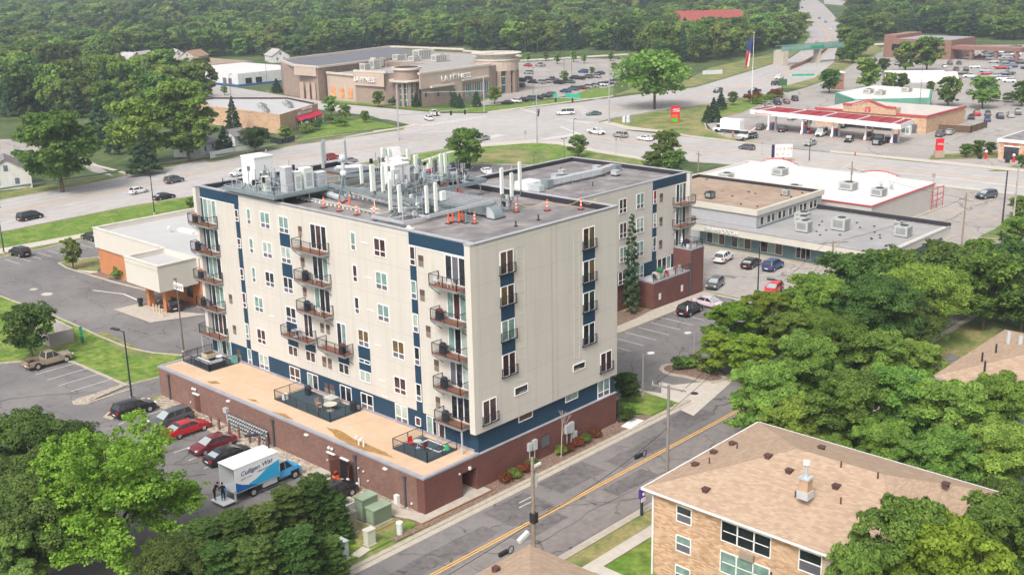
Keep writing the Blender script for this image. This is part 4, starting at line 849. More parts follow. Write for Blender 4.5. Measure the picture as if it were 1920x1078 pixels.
# long pipe tray along the long wall and the duct
m=MB()
m.bar((11.5,31.5,RZ+.32),(11.0,17.0,RZ+.32),.28,.1,steelp)
for i in range(22): y=31.2-i*.66; m.box(11.15,y-.1,RZ,11.65,y+.1,RZ+.22,white)
m.bar((16.4,32,RZ+.32),(14.6,19,RZ+.32),.28,.1,steelp)
for i in range(16): y=31.2-i*.75; m.box(15.3+.12*(i/16),y-.1,RZ,15.9,y+.1,RZ+.22,white)
m.thing('pipe_run','long pale pipe tray on white blocks running along the roof','pipe run')
m=MB(); m.tube((14.0,30.8,RZ+.45),(12.9,25.6,RZ+.45),.33,steelp,n=12); m.thing('round_duct','short round metal duct lying on the roof behind the tripod','duct')
t=thing('air_duct','long square sheet-metal air duct ending in a curved hood, on the main roof','air duct',(18,12,RZ))
m=MB(); 
for a,b in ((18.5,15.6),(15.6,13),(13,10.6),(10.6,8.2)): m.box(17.0,b+.03,RZ+.25,18.2,a-.03,RZ+1.1,steel); m.box(16.97,b-.03,RZ+.22,18.23,b+.03,RZ+1.13,steelp)
m.part('duct',t)
m=MB()
n=8
for i in range(n):
    a0,a1=PI/2*i/n,PI/2*(i+1)/n; r_=1.1
    m.add([(16.95,8.2-r_*math.sin(a0),RZ+.05+r_*math.cos(a0)),(18.25,8.2-r_*math.sin(a0),RZ+.05+r_*math.cos(a0)),(18.25,8.2-r_*math.sin(a1),RZ+.05+r_*math.cos(a1)),(16.95,8.2-r_*math.sin(a1),RZ+.05+r_*math.cos(a1))],[(0,1,2,3)],steel)
prof=[(8.2,RZ+.05)]+[(8.2-1.1*math.sin(PI/2*i/n),RZ+.05+1.1*math.cos(PI/2*i/n)) for i in range(n+1)]
for x in(16.95,18.25): m.add([(x,y,z) for y,z in prof],[tuple(range(len(prof)))],steelp)
m.box(16.8,6.95,RZ,18.4,8.3,RZ+.08,darkm); m.part('hood',t)
t=thing('air_duct','long jointed sheet-metal duct crossing the grey roof of the lower wing','air duct',(60,34,16.6))
m=MB()
pts=[(55.4,34.1),(65.9,33.7),(70.5,34.6)]
for a,b in zip(pts,pts[1:]):
    n=max(1,int(math.dist(a,b)/1.9))
    for i in range(n):
        p=(a[0]+(b[0]-a[0])*i/n,a[1]+(b[1]-a[1])*i/n); q=(a[0]+(b[0]-a[0])*(i+1)/n-.08,a[1]+(b[1]-a[1])*(i+1)/n)
        m.bar((*p,17.35),(*q,17.35),.9,.75,steelp)
for i in range(8): m.box(56+i*1.9,33.5,16.56,56.1+i*1.9,33.6,17,steel)
m.part('duct',t)
m=MB(); m.box(51.6,34.6,16.56,54.6,37,17.7,white); m.box(54.4,33.4,16.7,55.6,34.9,17.8,steel); m.box(51.8,32.6,16.7,52.8,34.6,17.5,steelp); m.part('air_handler',t); m=MB(); m.box(70.2,34,16.6,71.6,35.4,17.5,steel); m.part('air_handler',t)
for x,y in((63.6,38.6),(60.6,37.3),(69.5,36.9),(67.9,32.2)):
    m=MB(); m.box(x-.45,y-.45,16.56,x+.45,y+.45,16.8,darkm); m.box(x-.5,y-.5,16.8,x+.5,y+.5,17.35,steelp); m.box(x-.55,y-.55,17.35,x+.55,y+.55,17.42,coping)
    m.thing('roof_vent_box',{63:'grey vent box on the lower wing roof, farthest behind the duct',60:'grey vent box on the lower wing roof, nearest the white air handler',69:'grey vent box on the lower wing roof near the red pallet',67:'grey vent box on the lower wing roof in front of the duct'}[int(x)],'roof vent',group='vent boxes on the wing roof')
m=MB(); m.box(72.5,36.2,16.56,74.0-.35,38.5,16.75,M('rust_red',(.42,.13,.08)));
for i in range(5): m.box(72.4,36.2+i*.5,16.75,73.7,36.5+i*.5,16.8,M('rust_red',(.42,.13,.08)))
m.thing('pallet','flat rust-red pallet at the far corner of the wing roof','pallet')
# delineator posts: orange with white bands and black feet
def cone(x,y,lb,grp,h=1.1,r=.11,band=True):
    t=thing('traffic_delineator',lb,'traffic cone',(x,y,RZ),group=grp)
    m=MB(); m.tube((x,y,RZ),(x,y,RZ+h),r,orange,r*.55,n=8); m.ball((x,y,RZ+h),r*.8,orange,n=6,k=4); m.part('post',t)
    m=MB(); m.box(x-.28,y-.28,RZ,x+.28,y+.28,RZ+.06,plas); m.part('foot',t)
    if band:
        m=MB(); 
        for z in(.45,.78): m.tube((x,y,RZ+z),(x,y,RZ+z+.13),r*.86,linem,r*.8,n=8,cap=False)
        m.part('band',t)
GC='orange delineator posts standing on the tower roof'
CN=[((10.1,25.1),'orange delineator at the left end of the roped row beside the long wall',1),((10.0,22.4),'second orange delineator of the roped row beside the long wall',1),((10.0,19.6),'third orange delineator of the roped row beside the long wall',1),((10.9,18.0),'orange delineator ending the roped row by the low frame',1),
((13.0,9.45),'plain orange post at the left of the cluster by the grille',0),((13.7,9.6),'plain orange post second in the cluster by the grille',0),((14.1,9.1),'plain orange post third in the cluster by the grille',0),((14.7,9.3),'plain orange post at the right of the cluster by the grille',0),
((14.6,7.5),'banded orange delineator standing alone near the curved duct hood',1),((17.4,10.9),'banded orange delineator behind the square duct',1),((20.8,7.8),'banded orange delineator beside the antenna mast',1),((23.2,5.8),'banded orange delineator roped toward the parapet corner',1),((25.7,3.5),'banded orange delineator nearest the right end of the roof',1),
((23.4,21.5),'plain orange post left of the pair by the black parapet',0),((24.3,21.6),'plain orange post right of the pair by the black parapet',0),((24.5,19.9),'plain orange post alone beyond the steel grille',0),((12.0,23.2),'orange-red marker standing behind the roped row',0)]
for (x,y),lb,bn in CN: cone(x,y,lb,GC,band=bool(bn))
rope=M('yellow_rope',(.75,.42,.08),rough=.7)
def chain(P,lb):
    m=MB()
    for a,b in zip(P,P[1:]):
        pts=[(a[0]+(b[0]-a[0])*i/8,a[1]+(b[1]-a[1])*i/8,RZ+1.05-.55*4*(i/8)*(1-i/8)) for i in range(9)]
        m.pipe(pts,.022,rope,n=4)
    m.thing('rope',lb,'rope')
chain([(10.1,25.1),(10.0,22.4),(10.0,19.6),(10.9,18.0),(11.6,15.8)],'sagging yellow rope strung between the delineators beside the long wall'); chain([(20.8,7.8),(23.2,5.8),(25.7,3.5),(27,2.6)],'sagging yellow rope strung toward the right end of the roof')
m=MB(); m.box(12.6,20.0,RZ,13.3,20.7,RZ+.06,white); m.tube((12.95,20.35,RZ),(12.95,20.35,RZ+.95),.05,white); m.bar((12.6,20.35,RZ+.95),(13.3,20.35,RZ+.95),.05,.05,white); m.thing('post','short white T-shaped post on a square foot on the roof','post')
m=MB(); m.box(8.7,10.4,RZ,9.5,11.2,RZ+.1,white); m.ball((9.1,10.8,RZ+.12),.25,white); m.thing('roof_drain','white domed roof drain beside the low steel frame','roof drain')
m=MB(); m.box(22.3,17.8,RZ,23.2,18.5,RZ+.45,redm); m.tube((22.5,18,RZ+.4),(22.5,18,RZ+1.3),.05,plas); m.thing('red_compressor','small red machine with a black handle near the black parapet','compressor')
m=MB(); m.tube((23.8,23.6,24.6),(23.8,23.6,25.0),.3,redm); m.thing('red_drum','small red drum on the roof rack by the parapet','drum')
# ---------------------------------------------------------------- vehicles
def finish(me):
    me.polygons.foreach_set('use_smooth',[True]*len(me.polygons)); me.set_sharp_from_angle(angle=R(38)); me.update()
def loft(mb,secs,m):      # secs: list of closed rings (same count)
    n=len(secs[0]); vs=[p for s in secs for p in s]; fs=[]
    for k in range(len(secs)-1):
        for i in range(n): fs.append((k*n+i,k*n+(i+1)%n,(k+1)*n+(i+1)%n,(k+1)*n+i))
    fs.append(tuple(range(n))[::-1]); fs.append(tuple(range((len(secs)-1)*n,len(secs)*n)))
    return mb.add(vs,fs,m)
CT={ # length, width, lower-body top line, greenhouse base (rear,front), roof (rear,front), belt z, roof z, wheel x
'sedan':(4.8,1.82,[(-2.4,.62),(-2.33,.92),(-1.75,1.0),(-.5,.96),(1.0,.95),(1.7,.88),(2.25,.74),(2.4,.55)],(-1.85,1.25),(-.95,.35),.93,1.43,(-1.42,1.45),.33),
'suv':(4.7,1.9,[(-2.35,.7),(-2.3,1.08),(-1.9,1.12),(0,1.08),(1.15,1.07),(1.9,.99),(2.25,.85),(2.35,.6)],(-2.2,1.3),(-1.85,.45),1.06,1.70,(-1.4,1.42),.37),
'hatchback':(4.2,1.78,[(-2.1,.65),(-2.05,1.0),(-1.7,1.04),(0,.98),(1.05,.96),(1.7,.86),(2.0,.74),(2.1,.55)],(-2.0,1.25),(-1.45,.3),.95,1.50,(-1.25,1.3),.32),
'minivan':(5.1,1.95,[(-2.55,.7),(-2.5,1.05),(-2.0,1.08),(0,1.02),(1.6,1.0),(2.15,.88),(2.45,.75),(2.55,.55)],(-2.42,1.85),(-2.2,.85),1.0,1.74,(-1.5,1.6),.35),
'van':(5.7,2.0,[(-2.85,.7),(-2.8,1.15),(0,1.15),(1.7,1.12),(2.3,1.0),(2.75,.85),(2.85,.6)],(-2.75,1.9),(-2.65,1.1),1.1,2.1,(-1.75,1.85),.37),
'pickup':(5.8,2.0,[(-.75,.6),(-.72,1.12),(.9,1.12),(1.3,1.1),(2.3,1.08),(2.75,.98),(2.9,.65)],(-.65,1.35),(-.45,.55),1.1,1.86,(-1.75,1.85),.41)}
def ring(x,zb,zt,hw): 
    return [(x,-hw*.86,zb),(x,-hw,zb+.16),(x,-hw,zt*.62+zb*.38),(x,-hw*.93,zt-.03),(x,-hw*.78,zt),(x,hw*.78,zt),(x,hw*.93,zt-.03),(x,hw,zt*.62+zb*.38),(x,hw,zb+.16),(x,hw*.86,zb)]
def car_proto(kind):
    L,W,top,gb,rf,bz,rz,wx,wr=CT[kind]; hw=W/2; zb=.22 if kind not in('pickup','suv','van') else .3
    t=thing('parked_car',kind,'car',local=True); pt=PAINT['white']
    xs0=top[0][0]; rings=[]
    for i,(x,z) in enumerate(top):
        e=abs(x)/(L/2); ww=hw*(1-.16*max(0,(e-.72)/.28)**2); rings.append(ring(x,zb+(.12 if e>.95 else 0),z,ww))
    b=MB(); loft(b,rings,pt)
    # roof skin and pillars
    def P(f,s,z,inset): return None
    by=hw*.88; ty=hw*.70
    base=[(gb[0],-by,bz),(gb[1],-by,bz),(gb[1],by,bz),(gb[0],by,bz)]; tp=[(rf[0],-ty,rz-.05),(rf[1],-ty,rz-.05),(rf[1],ty,rz-.05),(rf[0],ty,rz-.05)]
    loft(b,[[(rf[0]-.03,-ty*1.02,rz-.06),(rf[1]+.05,-ty*1.02,rz-.07),(rf[1]+.05,ty*1.02,rz-.07),(rf[0]-.03,ty*1.02,rz-.06)],[(rf[0]+.12,-ty*.8,rz),(rf[1]-.15,-ty*.8,rz),(rf[1]-.15,ty*.8,rz),(rf[0]+.12,ty*.8,rz)]],pt)
    for i in range(4): b.bar(base[i],tp[i],.09,.09,pt)
    xm=[-.15] if kind!='minivan' and kind!='suv' else [-.1,-1.25]
    if kind=='pickup': xm=[.35]
    for x in xm:
        for s in(-1,1): b.bar((x,s*by,bz),(max(rf[0]+.1,x-.02),s*ty,rz-.05),.07,.05,pt)
    if kind=='pickup':
        for s in(-1,1): b.box(-2.88,s*hw*.97,.55,-.75,s*(hw*.97-.14),1.14,pt)
        b.box(-2.9,-hw*.97,.5,-2.78,hw*.97,1.14,pt); b.box(-2.8,-hw*.84,.55,-.75,hw*.84,.66,plas); b.box(-2.85,-hw*.95,.5,-.75,hw*.95,.56,pt)
    me=b.mesh('body'); finish(me); link('body',me,t)
    g=MB(); k_=.985
    loft(g,[[(x*k_ if 0 else x,y*k_,z) for x,y,z in base],[(x,y*k_,z) for x,y,z in tp]],carglass)
    g.part('windows',t)
    # windscreen with the sky reflection painted in as pale glass, slightly proud
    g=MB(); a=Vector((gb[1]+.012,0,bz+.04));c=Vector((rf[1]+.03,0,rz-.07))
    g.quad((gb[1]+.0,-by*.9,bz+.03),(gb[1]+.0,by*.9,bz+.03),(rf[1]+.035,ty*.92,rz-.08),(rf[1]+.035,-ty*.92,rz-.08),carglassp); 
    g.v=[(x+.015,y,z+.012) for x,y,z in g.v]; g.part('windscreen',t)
    g=MB(); g.quad((gb[0],by*.85,bz+.06),(gb[0],-by*.85,bz+.06),(rf[0]-.01,-ty*.85,rz-.12),(rf[0]-.01,ty*.85,rz-.12),carglass if kind!='sedan' else carglassp); g.v=[(x-.018,y,z+.01) for x,y,z in g.v]; g.part('rear_window',t)
    for sx in wx:
        for s in(-1,1):
            w_=MB(); y=s*(hw-.02); w_.tube((sx,y-s*.22,wr),(sx,y+s*.015,wr),wr,tyre,n=14); wo=w_.part('wheel',t)
            w_=MB(); w_.tube((sx,y+s*.0,wr),(sx,y+s*.03,wr),wr*.62,rimm,n=10); w_.part('rim',wo)
    a=MB()
    for sx in wx:
        for s in(-1,1): a.tube((sx,s*(hw*.5),wr+.03),(sx,s*(hw-.008),wr+.03),wr+.075,plas,n=14)
    a.box(-L/2+.02,-hw*.8,zb+.02,L/2-.02,hw*.8,zb+.2,plas); a.part('wheel_arch',t)
    fx=L/2
    for s in(-1,1):
        h=MB(); h.box(fx-.2,s*hw*.58,.6 if bz<1.05 else .78,fx+.01-.03,s*hw*.86,.74 if bz<1.05 else .95,lampm); h.part('headlight',t)
        zt_=.85 if bz<1.05 else 1.0; h=MB(); h.box(-fx-.015,s*hw*.56,zt_-.2,-fx+.15,s*hw*.9,zt_,tailm); h.part('tail_light',t)
        h=MB(); h.box(gb[1]-.45,s*hw*.93,bz,gb[1]-.3,s*(hw+.16),bz+.13,pt); h.part('mirror',t)
    h=MB(); h.box(-fx-.02,-.26,.5,-fx+.05,.26,.62,white); h.box(fx-.1,-hw*.45,.38,fx+.01,hw*.45,.6 if bz<1.05 else .8,plas); h.part('grille',t)
    return t
def lowcar(kind,key):
    L,W,top,gb,rf,bz,rz,wx,wr=CT[kind]; hw=W/2; b=MB(); pt=PAINT[key]
    loft(b,[ring(x,.25,z,hw*(1-.12*max(0,(abs(x)/(L/2)-.75)/.25)**2)) for x,z in top],pt)
    if kind=='pickup': b.box(-2.9,-hw*.97,.5,-.75,hw*.97,1.1,pt); b.box(-2.75,-hw*.8,1.1,-.8,hw*.8,1.11,plas)
    by=hw*.88;ty=hw*.7
    loft(b,[[(gb[0],-by,bz),(gb[1],-by,bz),(gb[1],by,bz),(gb[0],by,bz)],[(rf[0],-ty,rz-.05),(rf[1],-ty,rz-.05),(rf[1],ty,rz-.05),(rf[0],ty,rz-.05)]],carglass)
    b.box(rf[0]-.02,-ty,rz-.06,rf[1]+.02,ty,rz,pt)
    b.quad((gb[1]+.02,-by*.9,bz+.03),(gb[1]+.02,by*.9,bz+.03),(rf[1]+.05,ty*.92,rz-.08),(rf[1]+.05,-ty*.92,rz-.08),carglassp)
    for sx in wx:
        for s in(-1,1): b.tube((sx,s*(hw-.2),wr),(sx,s*(hw+.01),wr),wr,tyre,n=8)
    for s in(-1,1): b.box(-L/2-.01,s*hw*.55,bz-.25,-L/2+.1,s*hw*.88,bz-.08,tailm)
    return b.mesh('car_body')
PROTO={};LOW={};USEDP=set()
NAMES={'sedan':('parked_car','car'),'suv':('suv','suv'),'hatchback':('hatchback','car'),'minivan':('minivan','minivan'),'van':('van','van'),'pickup':('pickup_truck','pickup truck')}
def car(kind,key,px,py,head,label,group=None,low=False,z=0.0,xy=None):
    x,y=xy or G(px,py)
    z=.05
    if isinstance(head,tuple): q=G(*head); head=math.degrees(math.atan2(q[1]-y,q[0]-x))
    nm,cat=NAMES[kind]
    if low:
        if (kind,key) not in LOW: LOW[(kind,key)]=lowcar(kind,key)
        o=bpy.data.objects.new(nm,LOW[(kind,key)]); COL.objects.link(o)
    else:
        if kind not in PROTO: PROTO[kind]=car_proto(kind); o=PROTO[kind]
        else: o=copy_tree(PROTO[kind])
        o.name=nm
        for c in o.children:
            if c.name.split('.')[0] in('body','mirror'): setmat(c,PAINT[key])
    o.location=(x,y,z); o.rotation_euler=(0,0,R(head)); o['label']=label; o['category']=cat
    if group:o['group']=group
    elif 'group' in o: del o['group']
    return o
# ---- cars by the apartment block
car('suv','black',252,776,0,'black SUV with roof rails parked nose-in by the lamp post left of the brick podium')
car('suv','grey',322,796,180,'dark grey SUV parked nose-out, next to the black one by the podium')
car('sedan','red',352,812,0,'bright red sedan parked nose-in facing the podium wall')
car('sedan','maroon',400,842,180,'glossy dark red sedan parked nose-out beside the black sedan and the truck')
car('sedan','black',428,862,0,'black sedan half hidden behind the white box truck')
car('suv','black',626,935,0,'black SUV peeping out from behind the evergreen hedge')
car('pickup','tan',92,684,0,'tan pickup truck with open bed parked beside the lawn')
car('suv','black',38,480,95,'dark SUV with silver roof parked in the bank car park near the sidewalk')
car('sedan','black',172,450,95,'dark car just showing behind the corner of the cream bank roof')
car('suv','black',318,580,80,'dark SUV under the drive-through canopy of the bank')
AR='cars driving on the wide main road'
car('minivan','black',57,412,(150,392),'black minivan on the main road, nearest the left edge',AR); car('hatchback','white',260,363,(340,346),'white hatchback on the main road above the bank roof',AR)
car('sedan','black',308,374,(380,360),'black sedan in the kerb lane behind the apartment block corner',AR); car('suv','grey',327,343,(400,328),'grey SUV on the main road just above the white hatchback',AR)
car('suv','white',449,330,(380,345),'white SUV half hidden by the white roof shelter',AR); car('suv','red',620,300,(690,287),'red SUV on the main road seen over the far roof parapet',AR); car('sedan','silver',655,306,(720,292),'silver sedan just ahead of the red SUV, cut by the roof parapet',AR)
JN='cars at the big road junction'
car('suv','white',804,226,(780,216),'white SUV waiting at the junction nearest the gym',JN); car('pickup','white',814,217,(790,208),'white pickup beside the white SUV at the junction',JN)
car('sedan','teal',862,255,(800,268),'dark green sedan crossing below the junction, half behind the round tree',JN); car('sedan','silver',905,264,(850,276),'silver sedan emerging right of the round tree',JN)
car('van','white',1060,216,(1010,218),'white work van crossing the junction by the traffic lights',JN); car('sedan','teal',1113,217,(1080,219),'grey-green sedan behind the work van in the junction',JN)
car('pickup','white',1118,252,(1180,262),'white pickup waiting first in the lane below the tree island',JN); car('suv','silver',1163,258,(1110,250),'silver SUV second in the queue below the tree island',JN); car('sedan','white',1209,264,(1160,257),'white sedan third in the queue below the tree island',JN)
car('hatchback','grey',1400,281,(1340,274),'grey hatchback driving past the tow truck',JN); car('suv','grey',1849,372,(1800,380),'dark grey SUV alone in the car park right of the white roof')
HWG='cars on the highway running up to the green footbridge'
for k,(t_,c_,x,y,q,l) in enumerate([('suv','grey',1346,174,(1290,186),'dark grey SUV on the highway above the tall cypress trees'),('pickup','black',1414,175,(1360,183),'black pickup on the highway below the flagpole'),('suv','navy',1453,160,(1500,146),'dark blue SUV beside the white truck on the highway'),('pickup','white',1461,149,(1420,160),'white utility truck on the highway before the footbridge'),
 ('sedan','scarlet',1531,82,(1515,100),'red car just beyond the green footbridge'),('suv','white',1511,43,(1490,20),'white car on the far highway bend, left lane'),('sedan','silver',1521,50,(1508,35),'silver car on the far highway bend behind the white one'),('sedan','navy',1536,36,(1550,50),'dark blue car on the far highway, uppermost of three'),('suv','navy',1548,43,(1556,60),'dark blue SUV on the far highway, middle of three'),('sedan','white',1557,56,(1560,75),'white car on the far highway, lowest of three'),('sedan','maroon',1487,15,(1500,22),'maroon car at the top of the highway'),('sedan','navy',1504,16,(1520,24),'dark car at the top of the highway beside the maroon one'),('sedan','black',1490,9,(1500,14),'tiny dark car farthest up the highway')]): car(t_,c_,x,y,q,l,HWG,low=k>3)
# ---- right-hand parking behind the wing
car('suv','black',0,0,185-180,'black SUV parked against the brick terrace of the wing',xy=(63.5,15.8)); PROTO
car('sedan','pink',0,0,-90,'pale pink-white coupe parked between the black SUV and the kerb',xy=(67.8,15.6)); car('hatchback','grey',0,0,-165,'dark grey hatchback nosed in by the tall brick stair tower',xy=(76.5,20.3))
car('hatchback','scarlet',0,0,-170,'bright red hatchback half behind the yellow-green tree',xy=(79.3,12.2)); car('suv','white',0,0,175,'white car glimpsed through the yellow-green tree',xy=(80.6,5.6)); car('sedan','black',0,0,175,'black car glimpsed right of the lamp beside the big trees',xy=(90,7.0))
car('pickup','black',0,0,0,'black pickup with its bed sticking out from behind the yellow-green tree',xy=(54.5,1.6))
car('suv','white',1356,490,12,'white SUV parked before the grooming shop'); car('sedan','black',1408,500,8,'black sedan parked in the middle, between the white and the blue SUVs'); car('suv','blue',1449,505,5,'dark blue SUV parked before the shop windows')
UG='cars glimpsed through the trees behind the brick apartments'
for xy,k_,c_,l in (((46,-22),'suv','white','white car glimpsed through the big trees, nearest the tan roof edge'),((52,-24),'sedan','scarlet','red car glimpsed through the big trees'),((58,-26),'suv','silver','silver car glimpsed deep among the big trees'),((66,-25),'sedan','white','white car glimpsed at the far end under the big trees')): car(k_,c_,0,0,90,l,UG,xy=xy)
# ---- petrol station
SG='vehicles on the petrol station forecourt'
for t_,c_,x,y,h,l in [('suv','silver',1440,202,40,'silver SUV left of the row of cars behind the station canopy'),('pickup','navy',1457,196,40,'dark blue pickup in the row behind the station canopy'),('sedan','maroon',1474,194,40,'maroon sedan in the row behind the station canopy'),('suv','black',1490,189,40,'black SUV at the right end of the row behind the station canopy'),
 ('suv','grey',1425,243,20,'dark grey SUV at the leftmost fuel pump'),('suv','black',1468,247,15,'black SUV beside the leftmost canopy post'),('hatchback','red',1516,250,20,'red hatchback under the station canopy'),('van','white',1540,255,190,'white van with open door under the station canopy'),('suv','black',1581,240,190,'black SUV behind the middle pumps'),('suv','black',1592,266,195,'black SUV in front of the canopy, by the yellow barrel'),('suv','grey',1632,262,10,'grey SUV at the fuel pump left of the lorry'),
 ('sedan','silver',1519,273,185,'silver sedan rolling along the edge of the forecourt'),('sedan','silver',1486,225,10,'silver sedan half hidden behind the canopy fascia'),('sedan','black',1512,233,10,'black sedan half hidden under the canopy, second row'),('sedan','silver',1781,252,10,'silver sedan parked beside the station shop'),('suv','grey',1763,256,10,'grey SUV parked beside the station shop')]: car(t_,c_,x,y,h,l,SG)
random.seed(11)
def rowcars(P,g,place,kinds=('sedan','suv','sedan','suv','hatchback','pickup'),cols=('white','silver','grey','black','navy','red','silver','black','teal','maroon','grey','blue'),head=90):
    seen={}
    for i,(x,y) in enumerate(P):
        k=random.choice(kinds);c=random.choice(cols); key=(k,c); seen[key]=seen.get(key,0)+1
        kn={'suv':'SUV','pickup':'pickup'}.get(k,k); n=seen[key]
        cn={'teal':'dark green','navy':'dark blue'}.get(c,c)
        car(k,c,x,y,head+random.uniform(-4,4),f'{cn} {kn} {place}, {ORD[min(i,19)]} from the left',g,low=True)
c2=lambda a,b:(480+a/2.994,b/2.994+3); c3=lambda a,b:(960+a/2.994,b/2.994+3); c4=lambda a,b:(1280+a/2.994,b/2.994+3)
rowcars([c2(*p) for p in((1480,482),(1487,452),(1525,440),(1552,460),(1600,462),(1640,458),(1665,448),(1700,465),(1735,458),(1762,460))],'cars in the gym car park','in the gym car park middle row')
rowcars([c2(*p) for p in((1410,578),(1460,568),(1500,560),(1540,555),(1580,548),(1620,540),(1650,534))],'cars in the gym car park','in the front row beside the gym entrance')
rowcars([c3(*p) for p in((300,512),(345,500),(390,494),(425,489),(460,483),(500,476),(530,468),(560,464),(590,458),(605,450))],'cars in the gym car park','in the slanting row at the gym verge')
rowcars([c2(*p) for p in((1525,366),(1530,408),(1597,366))]+[c3(*p) for p in((350,438),(385,440),(400,402),(425,432),(470,430),(492,410))],'cars in the gym car park','scattered in the far gym car park')
rowcars([c4(*p) for p in((1705,290),(1725,295),(1750,290),(1770,270),(1790,290),(1830,290),(1865,288),(1867,262),(1900,285))],'cars in the far right car park','in the farthest row by the brick hall',head=120)
rowcars([(1700+i*17+random.uniform(-3,3),104+(i%3)*3) for i in range(13)],'cars in the far right car park','in the second row below the brick hall',head=120)
rowcars([(1850+i*13,108+(i%4)*11) for i in range(7)]+[(1760+i*15,141+(i%3)*5) for i in range(9)],'cars in the far right car park','in the broken rows beyond the white tents',head=115)
rowcars([c4(*p) for p in((1640,375),(1700,398),(1768,370),(1802,380),(1848,372),(1865,340),(1900,352),(1805,352),(1802,415),(1832,455))],'cars in the far right car park','in the open middle of the right-hand car park',head=110)
rowcars([c4(*p) for p in((1203,357),(1142,407),(1470,370),(1500,355),(1550,355),(1535,388),(1590,392),(1390,490),(1610,522))],'cars in the far right car park','near the white tents of the right-hand car park',head=30)
rowcars([c4(*p) for p in((1545,665),(1620,660),(1650,640),(1710,672),(1712,640),(1780,657),(1840,650),(1880,635))],'cars behind the petrol station','in the double row behind the petrol station shop',head=25)
rowcars([(856,314),(838,322),(826,318)],'cars behind the tower','parked behind the tower roof gear',cols=('maroon','navy','silver')); car('sedan','white',912,326,60,'white sedan parked just behind the wing roof parapet')
# ---- the water truck
t=thing('box_truck','white and blue box truck with open tail, water company lettering and a sky-blue cab','box truck',(-5.6,15.75,.04),R(2),local=True)
bw=M('truck_white',(.80,.80,.79),rough=.45,var=.02)
m=MB(); m.box(-4.35,-1.2,1.05,-.05+.6,1.2,1.15,steelp)
for x0,y0,x1,y1 in((-4.3,-1.22,.6,-1.17),(-4.3,1.17,.6,1.22)): m.box(x0,y0,1.15,x1,y1,3.45,bw)
m.box(.55,-1.17,1.15,.6,1.17,3.45,bw); m.box(-4.35,-1.25,3.45,.65,1.25,3.53,bw); m.box(-4.25,-1.17,1.15,-4.2,1.17,1.2,steelp)
m.part('cargo_box',t)
sb=M('truck_sky_blue',(.03,.36,.62),rough=.45,var=.02); db=M('truck_blue',(.01,.13,.42),rough=.45,var=.02)
m=MB(); q=[(-4.3,1.15),(-4.3,2.1),(-3.4,1.55),(-2.6,1.45),(-2.2,1.15)]; m.add([(x,-1.235,z) for x,z in q],[(0,1,2,3,4)][0:1],db) if 0 else None
def sidepoly(mb,q,y,mt): mb.add([(x,y,z) for x,z in q]+[(x,y+.012,z) for x,z in q],[tuple(range(len(q)))]+[tuple(range(len(q),2*len(q)))[::-1]]+[(i,(i+1)%len(q),len(q)+(i+1)%len(q),len(q)+i) for i in range(len(q))],mt)
m=MB(); sidepoly(m,[(.58,1.17),(.58,2.75),(-.1,2.6),(-.8,2.4),(-1.5,2.0),(-2.1,1.75),(-2.8,1.6),(-3.3,1.17)][::-1],-1.236,sb); m.part('side_graphic',t)
m=MB(); sidepoly(m,[(-4.28,1.17),(-4.28,2.15),(-3.6,1.75),(-2.9,1.5),(-2.2,1.3),(-1.8,1.17)],-1.252,db); m.part('side_graphic',t)
text('Culligan Wat',.62,M('script_navy',(.01,.04,.17)),t,(-3.75,-1.245,2.55),(1,.0,.07),(0,-1,0),.01,width=3.55,shear=.35); text('culliganwater.com',.2,M('script_navy',(.01,.04,.17)),t,(-1.9,-1.245,2.36),(1,0,.05),(0,-1,0),.01,width=1.6)
text('BETTER WATER',.13,M('script_navy',(.01,.04,.17)),t,(-3.7,-1.245,2.2),(1,0,.04),(0,-1,0),.01,width=1.2)
cb_=PAINT['sky']
m=MB(); loft(m,[ring(x,.5,z,1.0) for x,z in((.7,1.3),(1.6,1.35),(2.3,1.35),(3.0,1.28),(3.3,.95))],cb_); m.box(.75,-.95,1.35,.85,.95,2.1,white); m.box(.8,-.8,2.05,1.75,.8,2.15,white)
for s in(-1,1): m.bar((2.35,s*.92,1.35),(1.75,s*.78,2.1),.09,.09,cb_); m.bar((1.5,s*.9,1.35),(1.5,s*.8,2.08),.07,.05,cb_)
me=m.mesh('cab');finish(me);link('cab',me,t)
m=MB(); loft(m,[[(.85,-.9,1.33),(2.36,-.9,1.33),(2.36,.9,1.33),(.85,.9,1.33)],[(.85,-.77,2.06),(1.76,-.77,2.06),(1.76,.77,2.06),(.85,.77,2.06)]],carglass); m.part('windows',t)
for sx,nm in((2.45,1),(-2.3,2)):
    for s in(-1,1):
        m=MB(); m.tube((sx,s*.65,.42),(sx,s*1.03,.42),.42,tyre,n=14); wo=m.part('wheel',t); m=MB(); m.tube((sx,s*1.0,.42),(sx,s*1.05,.42),.25,rimm,n=10); m.part('rim',wo)
m=MB(); m.box(-3.9,-.5,.6,2.6,.5,.95,plas); m.box(-1.3,-1.15,.55,.3,-.9,1.0,steelp); m.box(2.0,-1.03,.3,2.95,-.6,.95,plas); m.part('chassis',t)
m=MB(); m.box(-5.6,-1.0,.28,-4.3,1.0,.36,white); m.box(-4.4,-1.2,.3,-4.3,-1.0,1.4,steelp); m.box(-4.4,1.0,.3,-4.3,1.2,1.4,steelp); m.part('tail_lift',t)
for s in(-1,1): m=MB(); m.box(3.15,s*.6,.95,3.32,s*.9,1.15,lampm); m.part('headlight',t)
